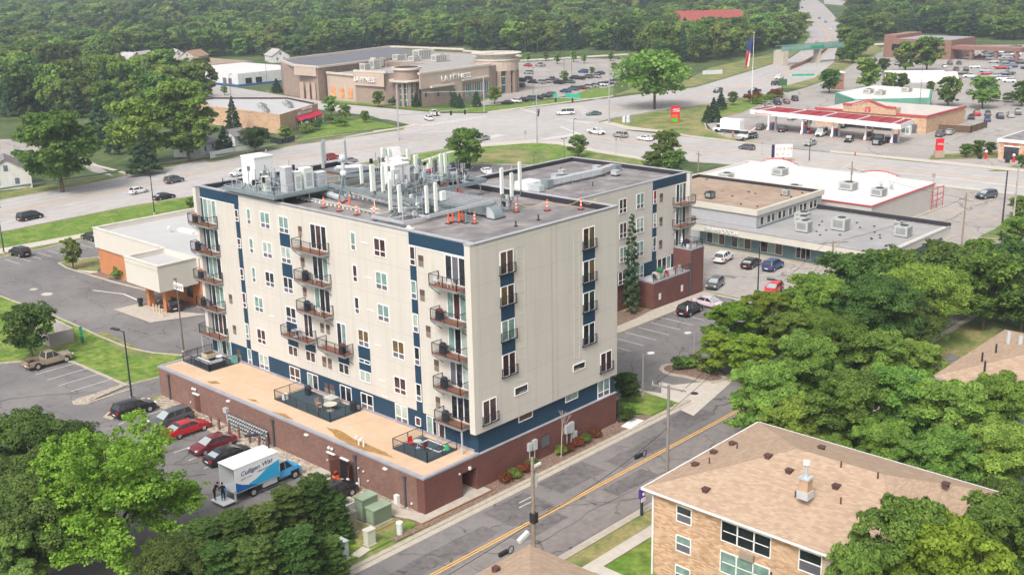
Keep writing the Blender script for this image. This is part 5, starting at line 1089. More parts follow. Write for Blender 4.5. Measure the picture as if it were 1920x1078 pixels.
# ---- work trucks at the station
t=thing('box_truck','white box truck parked beside the shrubs left of the station canopy','box truck',(*G(1372,250),.04),R(95),local=True)
m=MB(); m.box(-3,-1.25,1.1,3,1.25,3.9,bw); m.part('cargo_box',t); m=MB(); loft(m,[ring(x,.5,z,1.05) for x,z in((3.1,1.4),(4.2,1.4),(4.9,1.3),(5.3,1.0))],PAINT['white']); m.box(3.1,-1,1.4,4.2,1,2.3,carglass); m.box(3.1,-1,2.3,4.1,1,2.4,white); m.part('cab',t)
for sx in(-1.8,4.2):
    for s in(-1,1): m=MB(); m.tube((sx,s*.8,.5),(sx,s*1.2,.5),.5,tyre); m.part('wheel',t)
m=MB(); m.box(-3,-.5,.6,4,.5,1.1,plas); m.box(-3.05,-1.2,.7,-2.9,1.2,1.0,redm); m.part('chassis',t)
def lorry(px,py,h,col,label,bed):
    t=thing('tow_truck' if bed else 'lorry',label,'lorry',(*G(px,py),.04),R(h),local=True)
    m=MB(); loft(m,[ring(x,.6,z,w_) for x,z,w_ in((1.0,1.7,1.1),(2.2,1.7,1.1),(2.6,1.6,.8),(3.6,1.5,.7),(3.8,1.1,.65))],PAINT[col]); m.box(1.0,-1,2.5,2.1,1,2.65,PAINT[col]); m.part('cab',t)
    m=MB(); loft(m,[[(1,-1,1.7),(2.3,-1,1.7),(2.3,1,1.7),(1,1,1.7)],[(1,-.95,2.5),(2.05,-.95,2.5),(2.05,.95,2.5),(1,.95,2.5)]],carglass); m.part('windows',t)
    m=MB(); m.box(-4,-1.1,.9,1,1.1,1.2,steel if bed else plas)
    if bed:
        for i in range(14): m.box(random.uniform(-4,.2),random.uniform(-1,.6),1.2,random.uniform(-3.5,.8),random.uniform(-.3,1.1),random.uniform(1.4,2.1),random.choice([steelp,redm,plas,white,steel]))
        m.bar((0,0,1.4),(-4,0,2.7),.2,.25,white)
    m.part('bed',t)
    for sx in(-3.2,-2.1,2.9):
        for s in(-1,1): m=MB(); m.tube((sx,s*.75,.52),(sx,s*1.12,.52),.52,tyre); wo=m.part('wheel',t); m=MB(); m.tube((sx,s*1.1,.52),(sx,s*1.14,.52),.25,rimm); m.part('rim',wo)
    m=MB(); m.box(3.75,-.65,.5,3.95,.65,1.4,rimm); m.part('grille',t); m=MB(); m.tube((1.1,-1.15,1),(1.1,-1.15,3.1),.07,rimm); m.tube((1.1,1.15,1),(1.1,1.15,3.1),.07,rimm); m.part('exhaust',t)
lorry(1400,262,178,'white','white tow truck with crane gear and red details on the forecourt edge',True); lorry(1652,270,185,'black','dark semi tractor unit with chrome nose under the station canopy',False)
# ---------------------------------------------------------------- people
skin=M('skin',(.45,.27,.19),rough=.6,var=.05); cloth=M('dark_clothes',(.02,.02,.025),rough=.9); hiv=M('hi_vis',(.75,.65,.05),rough=.8); orv=M('orange_vest',(.8,.2,.05),rough=.8); redc=M('red_shirt',(.5,.03,.03),rough=.8)
def person(x,y,z,rz,label,top=cloth,bot=cloth,lean=0,arm=(.35,.0,.25),group=None,sit=False):
    t=thing('person',label,'person',(x,y,z),R(rz),group=group,local=True)
    c,s=math.cos(lean),math.sin(lean)
    def up(x_,y_,z_): return (x_*c+(z_-.95)*s,y_,.95+(z_-.95)*c-x_*s)
    J=[((0,0,.95),.14),(up(0,0,1.15),.13),(up(0,0,1.36),.155),(up(0,0,1.5),.06),(up(.02,0,1.62),.085),(up(.02,0,1.72),.08)]
    E=[(0,1),(1,2),(2,3),(3,4),(4,5)]
    for sd in(-1,1):
        k=len(J); J+=[((0,sd*.1,.9),.095),((.06*sd+.02,sd*.11,.5),.065),((.06*sd,sd*.12,.09),.045),((.06*sd+.16,sd*.13,.05),.045)]; E+=[(0,k),(k,k+1),(k+1,k+2),(k+2,k+3)]
        k=len(J); a=up(0,sd*.2,1.42); e=up(arm[0]*.45,sd*.26,1.17); h=up(arm[0],sd*.2,1.42-.5+arm[2]); J+=[(a,.06),(e,.045),(h,.035)]; E+=[(2,k),(k,k+1),(k+1,k+2)]
        f=len(J); d=Vector(h)-Vector(e); d.normalize()
        for q,(oy,l) in enumerate(((-.035,.1),(-.012,.115),(.012,.11),(.034,.09))):
            J.append((tuple(Vector(h)+d*l+Vector((0,oy,-.01))),.009)); E.append((k+2,f+q))
        J.append((tuple(Vector(h)+d*.05+Vector((0,-sd*.05,.02))),.01)); E.append((k+2,f+4))
    me=bpy.data.meshes.new('body'); me.from_pydata([j[0] for j in J],E,[]); o=link('body',me,t)
    sk=o.modifiers.new('skin','SKIN'); sk.use_smooth_shade=True
    for i,(p,r_) in enumerate(J): v=me.skin_vertices[0].data[i]; v.radius=(r_,r_*.85 if i<3 else r_)
    me.skin_vertices[0].data[0].use_root=True
    sd_=o.modifiers.new('sub','SUBSURF'); sd_.levels=1; sd_.render_levels=1
    bpy.context.view_layer.update()
    m2=bpy.data.meshes.new_from_object(o.evaluated_get(bpy.context.evaluated_depsgraph_get())); o.modifiers.clear(); o.data=m2; m2.name='body'
    m2.materials.clear(); 
    for q in(skin,top,bot): m2.materials.append(q)
    hd=Vector(up(.02,0,1.66))
    for p in m2.polygons:
        cc=p.center; 
        if (cc-hd).length<.17 : p.material_index=0
        elif cc.z>.93 and not (cc.x>.12+ (0.9 if lean>.3 else 0) and cc.z<1.1 and 0): p.material_index=1
        else: p.material_index=2
    h=MB(); h.ball(tuple(hd+Vector((-.02,0,.06))),.105,M('hair_dark',(.02,.015,.01),rough=.9),n=10,k=6); h.part('hair',t)
    h=MB(); h.ball(tuple(hd+Vector((.09,0,-.01))),.022,skin); h.part('nose',t)
    return t
person(-11.0,16.2,.38,10,'person in black bending over goods on the tail lift, left of the two',lean=.75,arm=(.5,0,.2),group='two people unloading the water truck'); person(-10.6,15.4,.38,60,'person in black standing upright on the tail lift beside the truck doorway',lean=.25,arm=(.4,0,.3),group='two people unloading the water truck')
x,y=G(1374,258); person(x,y,.05,0,'person in an orange vest and dark trousers walking beside the tow truck',top=orv)
x,y=G(1537,254); person(x-1,y-1.2,.05,90,'person in a yellow safety vest standing by the white van',top=hiv)
x,y=G(1500,250); person(x,y,.05,200,'person in a red shirt beside the leftmost middle fuel pump',top=redc)
m=MB(); m.box(-10.3,15.9,.4,-9.9,16.3,1.3,M('water_bottle_blue',(.25,.5,.7),rough=.3)); m.tube((-10.1,16.1,1.3),(-10.1,16.1,1.55),.13,M('water_bottle_blue',(.25,.5,.7))); m.thing('water_bottle_rack','upright rack with pale blue water bottle by the open tail of the truck','bottle rack')
# ---------------------------------------------------------------- other buildings
def bldg(name,label,x,y): return thing(name,label,'building',(x,y,0))
def ring_wall(mb,q,z0,z1,th,m,mi=None):
    n=len(q); c=(sum(p[0] for p in q)/n,sum(p[1] for p in q)/n)
    ar=sum(q[i][0]*q[(i+1)%n][1]-q[(i+1)%n][0]*q[i][1] for i in range(n))
    if ar<0:q=q[::-1]
    inner=inset(q,th)
    for i in range(n):
        a,b=q[i],q[(i+1)%n];c_,d=inner[(i+1)%n],inner[i]
        mb.prism([a,b,c_,d],z0,z1,m)
        if mi: 
            e=inset(q,th+.03); mb.add([(*inner[i],z0),(*inner[(i+1)%n],z0),(*inner[(i+1)%n],z1-.02),(*inner[i],z1-.02)],[(3,2,1,0)],mi) if 0 else mb.prism([inner[i],inner[(i+1)%n],e[(i+1)%n],e[i]],z0,z1-.02,mi)
def inset(q,d):
    n=len(q);r=[]
    for i in range(n):
        p,a,b=Vector(q[i]),Vector(q[i-1]),Vector(q[(i+1)%n]); u=(p-a).normalized();v=(b-p).normalized()
        nu=Vector((-u.y,u.x));nv=Vector((-v.y,v.x)); m_=(nu+nv); m_=m_/max(.2,m_.dot(nu)) if m_.length>0 else nu; r.append((p.x+m_.x*d,p.y+m_.y*d))
    return r
def rtu(x,y,z,sx,sy,h,label,group=None,col=None,a=0):
    t=thing('rooftop_unit',label,'rooftop unit',(x,y,z),R(a),group=group,local=True); c=col or M('rtu_grey',(.42,.43,.41),rough=.5,var=.08)
    m=MB(); m.box(-sx/2,-sy/2,.15,sx/2,sy/2,h,c); m.box(-sx/2+.1,-sy/2+.1,0,sx/2-.1,sy/2-.1,.15,darkm); m.part('casing',t)
    m=MB(); m.tube((sx*.15,0,h),(sx*.15,0,h+.08),min(sx,sy)*.33,darkm,n=12); m.box(-sx/2-.02,-sy*.35,h*.3,-sx/2,sy*.35,h*.85,M('rtu_coil',(.25,.26,.26),rough=.6)); 
    for i in range(5): m.box(-sx/2+.05+i*sx*.16,-sy/2-.02,.3,-sx/2+.05+i*sx*.16+sx*.1,-sy/2,h*.9,M('rtu_fin',(.22,.23,.23),rough=.6))
    m.part('fan_grille',t); return t
# bank with drive-through
B=bldg('bank_building','low cream and orange brick bank with a flat grey roof and drive-through canopy',35,86)
m=MB(); m.box(22.1,71,0,50,101.2,4.2,bricko); m.box(21.8,70.6,4.2,50,101.5,6.6,beige2)
for x0,y0,x1,y1 in((21.8,70.6,22.2,101.5),(49.6,70.6,50,101.5),(22.2,70.6,49.6,71),(22.2,101.1,49.6,101.5)): m.box(x0,y0,6.6,x1,y1,7.35,beige2)
m.box(15.7,71.2,3.6,21.8,80.3,6.4,beige2)
for x0,y0,x1,y1 in((15.7,71.2,16.1,80.3),(16.1,71.2,21.8,71.6),(16.1,79.9,21.8,80.3)): m.box(x0,y0,6.4,x1,y1,7.3,beige2)
m.part('wall',B)
m=MB(); m.box(22.2,71,6.6,49.6,101.1,6.64,roofl); m.box(16.1,71.6,6.4,21.8,79.9,6.66,roofl); m.part('roof',B)
m=MB()
for x0,y0,x1,y1,z in((21.7,80.4,22.25,101.6,7.35),(49.5,70.5,50.1,101.6,7.35),(22.25,101.05,49.5,101.6,7.35),(21.8,70.5,49.5,71.05,7.35),(15.6,71.1,16.15,80.4,7.3),(16.15,71.1,21.8,71.65,7.3),(16.15,79.85,22.25,80.4,7.3)): m.box(x0,y0,z,x1,y1,z+.14,M('bank_trim',(.62,.58,.52),rough=.7))
for i in range(3): m.box(15.66-.03*i,71.16-.03*i,6.5+.2*i,15.7,80.33,6.55+.2*i,beige2)
m.part('coping',B)
for x,y in((17.6,73),(17.6,77.6)):
    m=MB(); m.box(x-.4,y-.4,0,x+.4,y+.4,3.6,bricko); m.part('column',B)
m=MB(); m.box(22.02,88.2,0,22.1,89.3,2.4,white); m.part('door',B)
m=MB(); m.box(22.0,73.6,1.0,22.1,75,2.6,pd); m.part('window',B)
for x,y,s_ in((36,94,0),(30,84,1),(29.5,91.5,0)):
    m=MB(); m.tube((x,y,6.64),(x,y,7.2),.12,steelp); m.ball((x,y,7.4),.3,white); m.thing('roof_vent',['round white vent on the far part of the bank roof','round white vent in the middle of the bank roof','round white vent near the front edge of the bank roof'][[36,30,29.5].index(x)],'roof vent',group='vents on the bank roof')
m=MB(); m.box(31,87.5,6.64,32.2,91.8,6.95,white); m.thing('skylight','long low white skylight on the bank roof','skylight')
m=MB()
for i in range(5): m.box(36+.5*i,75.5,6.64,36.2+.5*i,79,7.6,white)
m.box(35.8,75.3,7.6,38.6,79.2,7.7,steelp); m.thing('roof_rack','white slatted equipment rack on the bank roof by the balconies','equipment rack')
for i,(x,y) in enumerate(((16.4,73.2),(16.4,74.0),(16.4,74.8),(15.9,71.6),(19,79.5))):
    m=MB(); m.tube((x,y,0),(x,y,1.1),.1,M('bollard_cream',(.62,.48,.33))); m.ball((x,y,1.1),.1,M('bollard_cream',(.62,.48,.33)),n=6,k=4); m.thing('bollard','cream bollard in the drive-through island, '+ORD[i]+' from the brick column','bollard',group='cream bollards of the bank drive-through')
# shops: two-storey block and long low block
B=bldg('shop_building','grey shop building with a tan gravel roof above and a long low shopfront below',105,26)
gb_=M('shop_block_grey',(.36,.36,.38),kind='brick',col2=(.34,.34,.36),var=.05); tealw=M('shopfront_teal',(.13,.21,.235),rough=.7,kind='siding',s2=.8)
m=MB(); m.box(97.2,26.2,4.3,118.7,52,6.6,gb_); m.box(99,37,0,118.7,52,4.3,gb_); m.box(97.2,3.6,0,117,26.2,3.9,tealw); m.box(97.2,26.2,0,118.7,37,4.3,tealw); m.part('wall',B)
m=MB(); fa=M('fascia_cream',(.56,.53,.46),rough=.7,var=.04)
m.box(94.6,2.6,3.0,97.2,37.3,4.2,fa); m.box(97.2,2.6,3.9,117.6,3.6,4.2,fa) ; m.box(97.2,2.6,3.0,117.6,3.6,3.9,fa); m.part('fascia',B)
m=MB(); m.box(97.2,3.6,3.9,117.3,26.2,4.05,M('roof_pale_grey',(.36,.35,.345),kind='two',col2=(.31,.30,.295),var=.06)); m.box(94.9,3.2,4.2,97.2,37,4.24,M('roof_pale_grey',(.36,.35,.345))); m.box(97.5,26.5,6.6,118.4,51.7,6.64,rooft); m.part('roof',B)
m=MB()
for x0,y0,x1,y1 in((96.9,25.9,97.5,52.3),(118.4,25.9,119,52.3),(97.5,25.9,118.4,26.5),(97.5,51.7,118.4,52.3)): m.box(x0,y0,6.35,x1,y1,7.25,fa)
m.box(117,2.6,4.2,117.6,26.2,4.8,black); m.box(94.5,2.5,4.2,94.8,37.3,4.32,coping); m.box(94.8,2.5,4.2,117.6,2.8,4.32,coping)
m.box(97.5,51.66,6.64,118.4,51.7,7.2,black); m.box(118.36,26.5,6.64,118.4,51.7,7.2,black)
m.part('coping',B)
FS=Face('R',26.2); 
for i in range(11):
    x=98.3+i*1.75+(.35 if i%2 else 0); window(B,FS,x,x+1.15,4.5,5.9,'hor',pd,fr=M('frame_cream',(.6,.58,.5)))
F2=Face('L',97.2)
for y0,y1,g in((32,35.6,'p'),(27.0,30.8,'p'),(21.2,25.2,'p'),(16.2,18.8,'d'),(8.6,13.6,'d'),(4.4,6.5,'d')):
    window(B,F2,y0,y1,.5,2.8,'door3',[pb,pc,pd] if g=='p' else pd,fr=M('frame_cream',(.6,.58,.5)))
text('SHAMPOOCH',1.0,M('letter_back',(.05,.04,.09)),B,(94.56,34.42,3.12),(0,-1,0),(-1,0,0),.04,width=6.3); text('SHAMPOOCH',1.0,white,B,(94.5,34.3,3.2),(0,-1,0),(-1,0,0),.12,width=6.2)
for i,(x,y,sx,sy,h) in enumerate(((100.6,19.5,1.7,2.2,1.8),(104.5,21.9,2.0,2.0,1.5),(107,23.3,2.2,2.0,1.6),(105.2,15.5,2.0,2.4,2.0),(107.2,5.9,2.0,2.2,1.7),(112,9,1.2,1.2,1.2))):
    rtu(x,y,4.05,sx,sy,h,['grey rooftop unit nearest the row of upper windows','low grey rooftop unit under the windows','grey rooftop unit behind the low one by the windows','tall grey rooftop unit in the middle of the low shop roof','grey rooftop unit near the far corner of the low shop roof','small grey rooftop unit behind the one at the far corner'][i],'units on the low shop roof')
rtu(103,39,6.64,1.3,1.3,1.2,'dark condenser unit alone on the tan gravel roof',col=darkm); rtu(113,30,6.64,1.0,1.0,1.1,'small grey-green unit at the back of the tan gravel roof')
m=MB(); random.seed(2)
for i in range(26): x=random.uniform(98.5,117);y=random.uniform(28,50); m.box(x,y,6.64,x+.3,y+.3,6.66+random.random()*.2,darkm) if i<9 else m.box(98+random.random()*18,5+random.random()*18,4.05,98.3+random.random()*.1,5.3,4.06,darkm) if 0 else None
for i in range(22): x=random.uniform(99,112);y=random.uniform(5,22); m.box(x,y,4.05,x+.3,y+.25,4.2,plas)
for i in range(9): x=random.uniform(99,117);y=random.uniform(28,50); m.box(x,y,6.64,x+.3,y+.25,6.8,plas)
m.part('roof_vent',B)
# white flat roofed store
B=bldg('store_building','broad low store with a bright white flat roof edged in red',134,38)
m=MB(); cr_=M('store_wall',(.50,.47,.43),kind='siding',s2=6,var=.04); m.box(121.6,18.2,0,147.2,58.5,4.6,cr_); m.part('wall',B)
m=MB(); m.box(121.6,18.2,4.6,147.2,58.5,4.7,roofw); m.part('roof',B)
m=MB(); rd=M('trim_red',(.50,.07,.08),rough=.5); 
for x0,y0,x1,y1 in((121.4,18.0,121.8,58.7),(121.8,18.0,147.4,18.4)): m.box(x0,y0,4.7,x1,y1,4.86,rd)
m.box(147.0,18.4,4.7,147.4,58.7,5.1,M('parapet_pale',(.60,.56,.53)));m.box(121.8,58.3,4.7,147,58.7,5.1,M('parapet_pale',(.60,.56,.53)))
for y0,y1,z in((25,33,6.0),(47,55,6.2)):
    n=10; pts=[(147.2,y0+(y1-y0)*i/n) for i in range(n+1)]
    for i in range(n):
        zz=5.1+(z-5.1)*math.sin(PI*(i+.5)/n)**.6; m.box(147.0,pts[i][1],5.1,147.3,pts[i+1][1],zz,M('parapet_pale',(.60,.56,.53))); m.box(146.95,pts[i][1],zz,147.35,pts[i+1][1],zz+.12,rd)
m.part('parapet',B)
for i,(x,y,sx,sy) in enumerate(((138.5,46,2.6,2.4),(127.5,51.5,2.6,2.2),(133,28.5,2.4,2.8),(124.5,35,2.4,2.2),(131,21.5,2.2,2.2))): rtu(x,y,4.7,sx,sy,1.4,['grey unit farthest back on the white store roof','grey unit at the left of the white store roof','grey unit behind the utility pole on the white store roof','grey unit near the front edge of the white store roof','dark-fronted unit at the right of the white store roof'][i],'units on the white store roof')
m=MB()
for y in(22.5,24.5): m.pipe([(138,y,4.7),(138,y,5.9),(137.4,y-.4,6.1),(137,y-.6,5.6)],.28,steelp,n=8)
m.thing('gooseneck_vents','pair of curved metal vents on the white store roof','roof vents')
m=MB(); 
for z in(1.4,2.6,4.0): m.bar((146,17.9,z),(151,17.9,z*.8+.6),.12,.12,rd)
for x in(146,148.3,151): m.tube((x,17.9,0),(x,17.9,3.8),.08,rd,n=6)
m.thing('red_steel_rack','red steel frame fixed at the end wall of the white-roofed store','steel frame')
# urgent care
B=bldg('clinic_building','tan brick clinic with a red awning and white lettering by the main road',144,232)
Q=[(131.7,205),(155.5,218.3),(160,240),(146,262),(131.9,262)]
m=MB(); m.prism(Q,0,5.1,brickt); m.part('wall',B)
m=MB(); m.prism(inset(Q,.5),5.1,5.15,rooft,roofl); ring_wall(m,Q,5.15,5.7,.4,brickt,black); m.part('roof',B)
u=Vector((155.5-131.7,218.3-205)).normalized(); nv=Vector((u.y,-u.x))
def onf(s,o=0): return (131.7+u.x*s+nv.x*o,205+u.y*s+nv.y*o)
m=MB(); q=[onf(10.5),onf(27),onf(27,1.8),onf(10.5,1.8)]; m.add([(*q[0],3.6),(*q[1],3.6),(*q[2],2.5),(*q[3],2.5),(*q[2],2.1),(*q[3],2.1)],[(0,1,2,3),(3,2,4,5),(0,3,5)],M('awning_red',(.55,.02,.06),rough=.6)); m.part('awning',B)
for s in(11,21,26.7): m=MB(); p=onf(s,1.7); m.tube((*p,0),(*p,2.2),.2,white); m.part('column',B)
m=MB(); 
for s in(12,15,18,21,24): a=onf(s,.05);b=onf(s+2,.05); m.prism([onf(s,0),onf(s+2,0),onf(s+2,.06),onf(s,.06)],.4,2.2,pd)
m.part('window',B)
text('URGENT CARE',.95,white,B,(*onf(15.2,.12),4.75),(u.x,u.y,0),(nv.x,nv.y,0),.1,width=7.6); text('FAMILY CARE',.95,white,B,(*onf(15.2,.12),3.7),(u.x,u.y,0),(nv.x,nv.y,0),.1,width=7.2)
m=MB(); p=onf(13.2,.1); m.prism([onf(12.4,.02),onf(14.2,.02),onf(14.2,.14),onf(12.4,.14)],3.9,4.7,white); m.part('sign_emblem',B)
random.seed(4)
for i in range(7): 
    x=135+i*2.7;y=216+(i*5)%17; rtu(x,y,5.15,random.uniform(1.2,2.2),random.uniform(1.2,2),random.uniform(.8,1.4),'small rooftop unit on the clinic roof, '+ORD[i]+' from its brick corner','units on the clinic roof')
# gym
B=bldg('gym_building','large stone and tan gym with round corner towers and white roof trim',232,255)
Qg=[(195,291),(190.5,277),(190.5,263.6),(195,263.6),(195,248),(193.5,248),(196,222),(199,204),(204,203),(246,221),(262,228),(278,262),(272,318),(202,302)]
m=MB(); m.prism([(190.5,263.6),(260,280),(272,318),(202,302),(195,291)],0,11.6,stone); m.prism([(194.5,247),(194.5,263.6),(230,263.6),(230,247)],0,9.3,stone2); m.prism([(194,247),(196,234),(203.5,229),(202.5,221),(198.5,217.7),(236,221.1),(262,232),(278,262),(272,300),(230,280),(230,247)],0,10.6,stone)
m.part('wall',B)
m=MB(); nl=Vector((37.5,3.5)).normalized(); no=Vector((nl.y,-nl.x))
def og(s,o=0): return (197.5+nl.x*s+no.x*o,217.6+nl.y*s+no.y*o)
m.prism([(193.7,247),(195.6,233),(195.1,232.8),(193.3,246.8)],6.2,10.7,stone2); m.prism([og(.2),og(37),og(37,.35),og(.2,.35)],6.0,10.9,stone2); m.prism([og(17),og(21.5),og(21.5,.8),og(17,.8)],0,10,stone2); m.prism([(190.3,264),(190.3,277),(190,277),(190,264)],8.6,11.7,stone2)
m.part('panel',B)
m=MB()
def corn(a,b,z,w_=1.0,h=.7): 
    d=(Vector(b)-Vector(a)).normalized(); n_=Vector((d.y,-d.x)); m.prism([(a[0]+n_.x*w_*.5,a[1]+n_.y*w_*.5),(b[0]+n_.x*w_*.5,b[1]+n_.y*w_*.5),(b[0]-n_.x*w_*.5,b[1]-n_.y*w_*.5),(a[0]-n_.x*w_*.5,a[1]-n_.y*w_*.5)],z,z+h,cornice)
for a,b,z in(((190.5,263.6),(190.5,278),11.6),((190.5,278),(202,302),11.6),((202,302),(272,318),11.6),((190.5,263.6),(228,270),11.5),((194.2,247.5),(194.5,263.4),9.3),((193.8,247),(195.8,232),10.8),((197.5,217.6),(236,221.1),10.9),((272,318),(276,276),11.6),((276,276),(268,236),11)): corn(a,b,z)
m.prism([og(5,0),og(17,0),og(17,1.4),og(5,1.4)],6.0,6.6,cornice); m.prism([og(21.5,0),og(36,0),og(36,1.4),og(21.5,1.4)],6.9,7.5,cornice)
m.part('cornice',B)
m=MB(); m.prism(inset([(190.5,264),(260,280),(272,318),(202,302)],.8),11.6,11.62,M('gym_roof_dark',(.16,.16,.18))); m.prism([(197,233),(204.5,229),(203,219.2),(236,222),(260,233),(272,262),(268,300),(232,278),(231,249),(196,248)],10.6,10.63,M('gym_roof',(.36,.34,.33))); m.prism([(195.5,248.5),(195.5,262.8),(229,262.8),(229,248.5)],9.3,9.33,M('gym_roof',(.36,.34,.33))); m.part('roof',B)
m=MB(); m.prism([(231,250),(268,268),(272,300),(232,281)],10.63,11.6,black,black) if 0 else None
def drum(mb,c,r,z0,z1,mt,r2=None,n=28): mb.tube((c[0],c[1],z0),(c[0],c[1],z1),r,mt,r2=r2,n=n)
C1=(199.6,226.0); C2=(246.5,228.5)
m=MB(); drum(m,C1,4.4,8.8,12.2,stone); drum(m,C1,6.2,8.3,8.8,cornice); drum(m,C1,5.1,12.2,12.9,cornice); drum(m,C1,4.2,12.9,12.95,black)
for k in range(8): a=PI*.65+k*PI/6; m.cbox((C1[0]+4*math.cos(a),C1[1]+4*math.sin(a),0),(.9,.9,8.3),stone,a)
m.part('corner_tower',B); m=MB(); drum(m,C1,3.7,0,8.3,tglass,n=16)
for k in range(16): a=2*PI*k/16; m.tube((C1[0]+3.72*math.cos(a),C1[1]+3.72*math.sin(a),0),(C1[0]+3.72*math.cos(a),C1[1]+3.72*math.sin(a),8.3),.09,frame,n=4)
for z in(2,4,6): drum(m,C1,3.78,z,z+.15,frame,n=16)
m.part('tower_glass',B)
m=MB(); drum(m,C2,8.2,8.2,11.9,stone2); drum(m,C2,8.5,11.9,12.4,cornice); drum(m,C2,7.0,12.4,13.4,cornice); drum(m,C2,7.4,13.4,14.3,M('canopy_disc',(.55,.53,.47)),r2=9.3); drum(m,C2,9.3,14.3,14.4,M('canopy_disc',(.55,.53,.47)))
for k in range(24): a=2*PI*k/24; m.bar((C2[0]+2*math.cos(a),C2[1]+2*math.sin(a),14.45),(C2[0]+9.3*math.cos(a),C2[1]+9.3*math.sin(a),14.45),.3,.12,cornice)
for k in range(9): a=PI*.85+k*PI/7; m.cbox((C2[0]+7.6*math.cos(a),C2[1]+7.6*math.sin(a),0),(1.3,1.5,8.2),stone,a)
m.part('entrance_rotunda',B); m=MB(); drum(m,C2,6.9,0,8.2,tglass,n=20)
for k in range(20): a=2*PI*k/20; m.tube((C2[0]+6.95*math.cos(a),C2[1]+6.95*math.sin(a),0),(C2[0]+6.95*math.cos(a),C2[1]+6.95*math.sin(a),8.2),.1,frame,n=4)
for z in(3,6): drum(m,C2,7,z,z+.2,frame,n=20)
m.part('rotunda_glass',B)
for s in(24,29,33.5):
    m=MB(); m.prism([og(s),og(s+3.4),og(s+3.4,.1),og(s,.1)],1,5.4,tglass)
    for q in(0,1.15,2.3,3.3): m.prism([og(s+q,.1),og(s+q+.12,.1),og(s+q+.12,.16),og(s+q,.16)],1,5.4,frame)
    m.part('window',B)
def onL(y,o=0): return (193.9+(247-y)*.11-o,y)
for k,y in enumerate((250.5,255.2,260.2)): 
    m=MB(); m.box(194.3,y-1.1,1.2,194.5,y+1.1,4.8,M('poster_orange',(.62,.28,.12),var=.5,scale=.8)); m.part('poster',B)
for y in(266.5,270,273.6): m=MB(); m.box(190.35,y-1.1,.1,190.5,y+1.1,6.2,M('gym_door_panel',(.42,.31,.25))); m.part('door_panel',B)
text('LA FITNESS',2.3,white,B,(193.0,246.4,7.6),(.11,-1,0),(-1,-.11,0),.35,width=9.8); text('LA FITNESS',2.6,white,B,(*og(10.2,.95),7.8),(nl.x,nl.y,0),(no.x,no.y,0),.35,width=15.6)
for i,(x,y,sx,sy,h) in enumerate(((216,262,3.5,3,2.2),(222,268,4,3,2.2),(237,272,5,3,2.2),(236,262,4,3,2),(246,268,8,4,3.6),(240,252,7,3,2.6),(208,258,3,3,1.6))): rtu(x,y,10.63 if x>230 else 9.35,sx,sy,h+ (1.2 if x<230 else 0),'beige rooftop unit on the gym roof, '+ORD[i]+' of the scattered group','units on the gym roof',col=M('rtu_beige',(.5,.48,.42)))
# white garage building
B=bldg('garage_building','long low white garage with a blue stripe along its foot',216,354)
m=MB(); m.box(201.5,331.5,.9,236,378,5.2,M('garage_white',(.68,.68,.68),kind='siding',s2=6)); m.box(201.5,331.5,0,236,378,.9,M('stripe_blue',(.03,.12,.38))); m.part('wall',B)
m=MB(); m.box(201.8,331.8,5.2,235.7,377.7,5.3,roofw); m.part('roof',B)
for y0 in(336,340,350,356,359.5): m=MB(); m.box(201.4,y0,.2,201.5,y0+2.4,3.2,pg); m.part('door',B)
for x in(205,210): m=MB(); m.box(x,331.4,1,x+3,331.5,3.2,pd); m.part('window',B)
B=bldg('warehouse','low blue-grey flat roofed building beyond the white garage',225,415); m=MB(); m.box(200,392,0,250,440,4,M('warehouse_grey',(.25,.29,.33))); m.box(200,392,4,250,440,4.2,rooft); m.part('wall',B)
B=bldg('warehouse','low tan flat roofed building among trees left of the white garage',165,390); m=MB(); m.box(150,360,0,180,410,4.2,M('warehouse_tan',(.36,.31,.26))); m.box(149,359,4.2,181,411,4.5,M('warehouse_roof',(.42,.38,.34))); m.part('wall',B)
# petrol station shop
B=bldg('petrol_station_shop','tan brick petrol station shop with red roof trim and stepped front gable',246,74)
m=MB(); m.box(235.5,58.5,0,261,91,4.4,brickt); m.box(235,67,4.4,238,82.5,6.2,brickt); m.part('wall',B)
for s_ in (1,):
    m=MB(); m.add([(235,70,6.2),(235,80,6.2),(235,75,7.8),(236,70,6.2),(236,80,6.2),(236,75,7.8)],[(0,2,1),(3,4,5),(0,3,5,2),(2,5,4,1)],brickt); m.part('gable',B)
m=MB(); m.box(235.9,58.9,4.4,260.6,90.6,4.45,M('shop_roof',(.55,.51,.46))); m.part('roof',B)
m=MB()
for x0,y0,x1,y1,z in((235.2,58.2,235.6,67,4.4),(235.2,82.5,235.6,91.3,4.4),(235.6,58.2,261.3,58.6,4.4),(234.8,67,235.3,70,6.2),(234.8,80,235.3,82.6,6.2)): m.box(x0,y0,z,x1,y1,z+.5,rd)
for y in(68.2,72.6,77): m.add([(235,y,3.4),(235,y+3.6,3.4),(233.8,y+3.6,2.6),(233.8,y,2.6)],[(0,1,2,3)],M('awning_red2',(.7,.06,.04)))
m.bar((234.9,69.7,6.5),(234.9,75,8.1),.4,.4,rd); m.bar((234.9,80.3,6.5),(234.9,75,8.1),.4,.4,rd)
m.part('trim',B)
m=MB(); m.box(234.98,68,.3,235.5,81,2.6,pd); m.box(234.9,61,.3,235.5,65,2.4,pg); m.part('window',B)
m=MB(); m.box(234.9,74.3,4.7,235,75.8,6.0,rd); text('S',1.2,white,B,(234.85,75.4,4.8),(0,-1,0),(-1,0,0),.05); m.part('sign_emblem',B)
m=MB(); m.box(231.8,61.3,0,233,62.5,2.3,white); m.box(231.75,61.5,.3,231.8,62.3,1.9,pc); m.thing('ice_cabinet','white ice cabinet outside the petrol station shop','ice cabinet')
B=thing('petrol_canopy','long white and red forecourt canopy over the fuel pumps','canopy',(217,78,0))
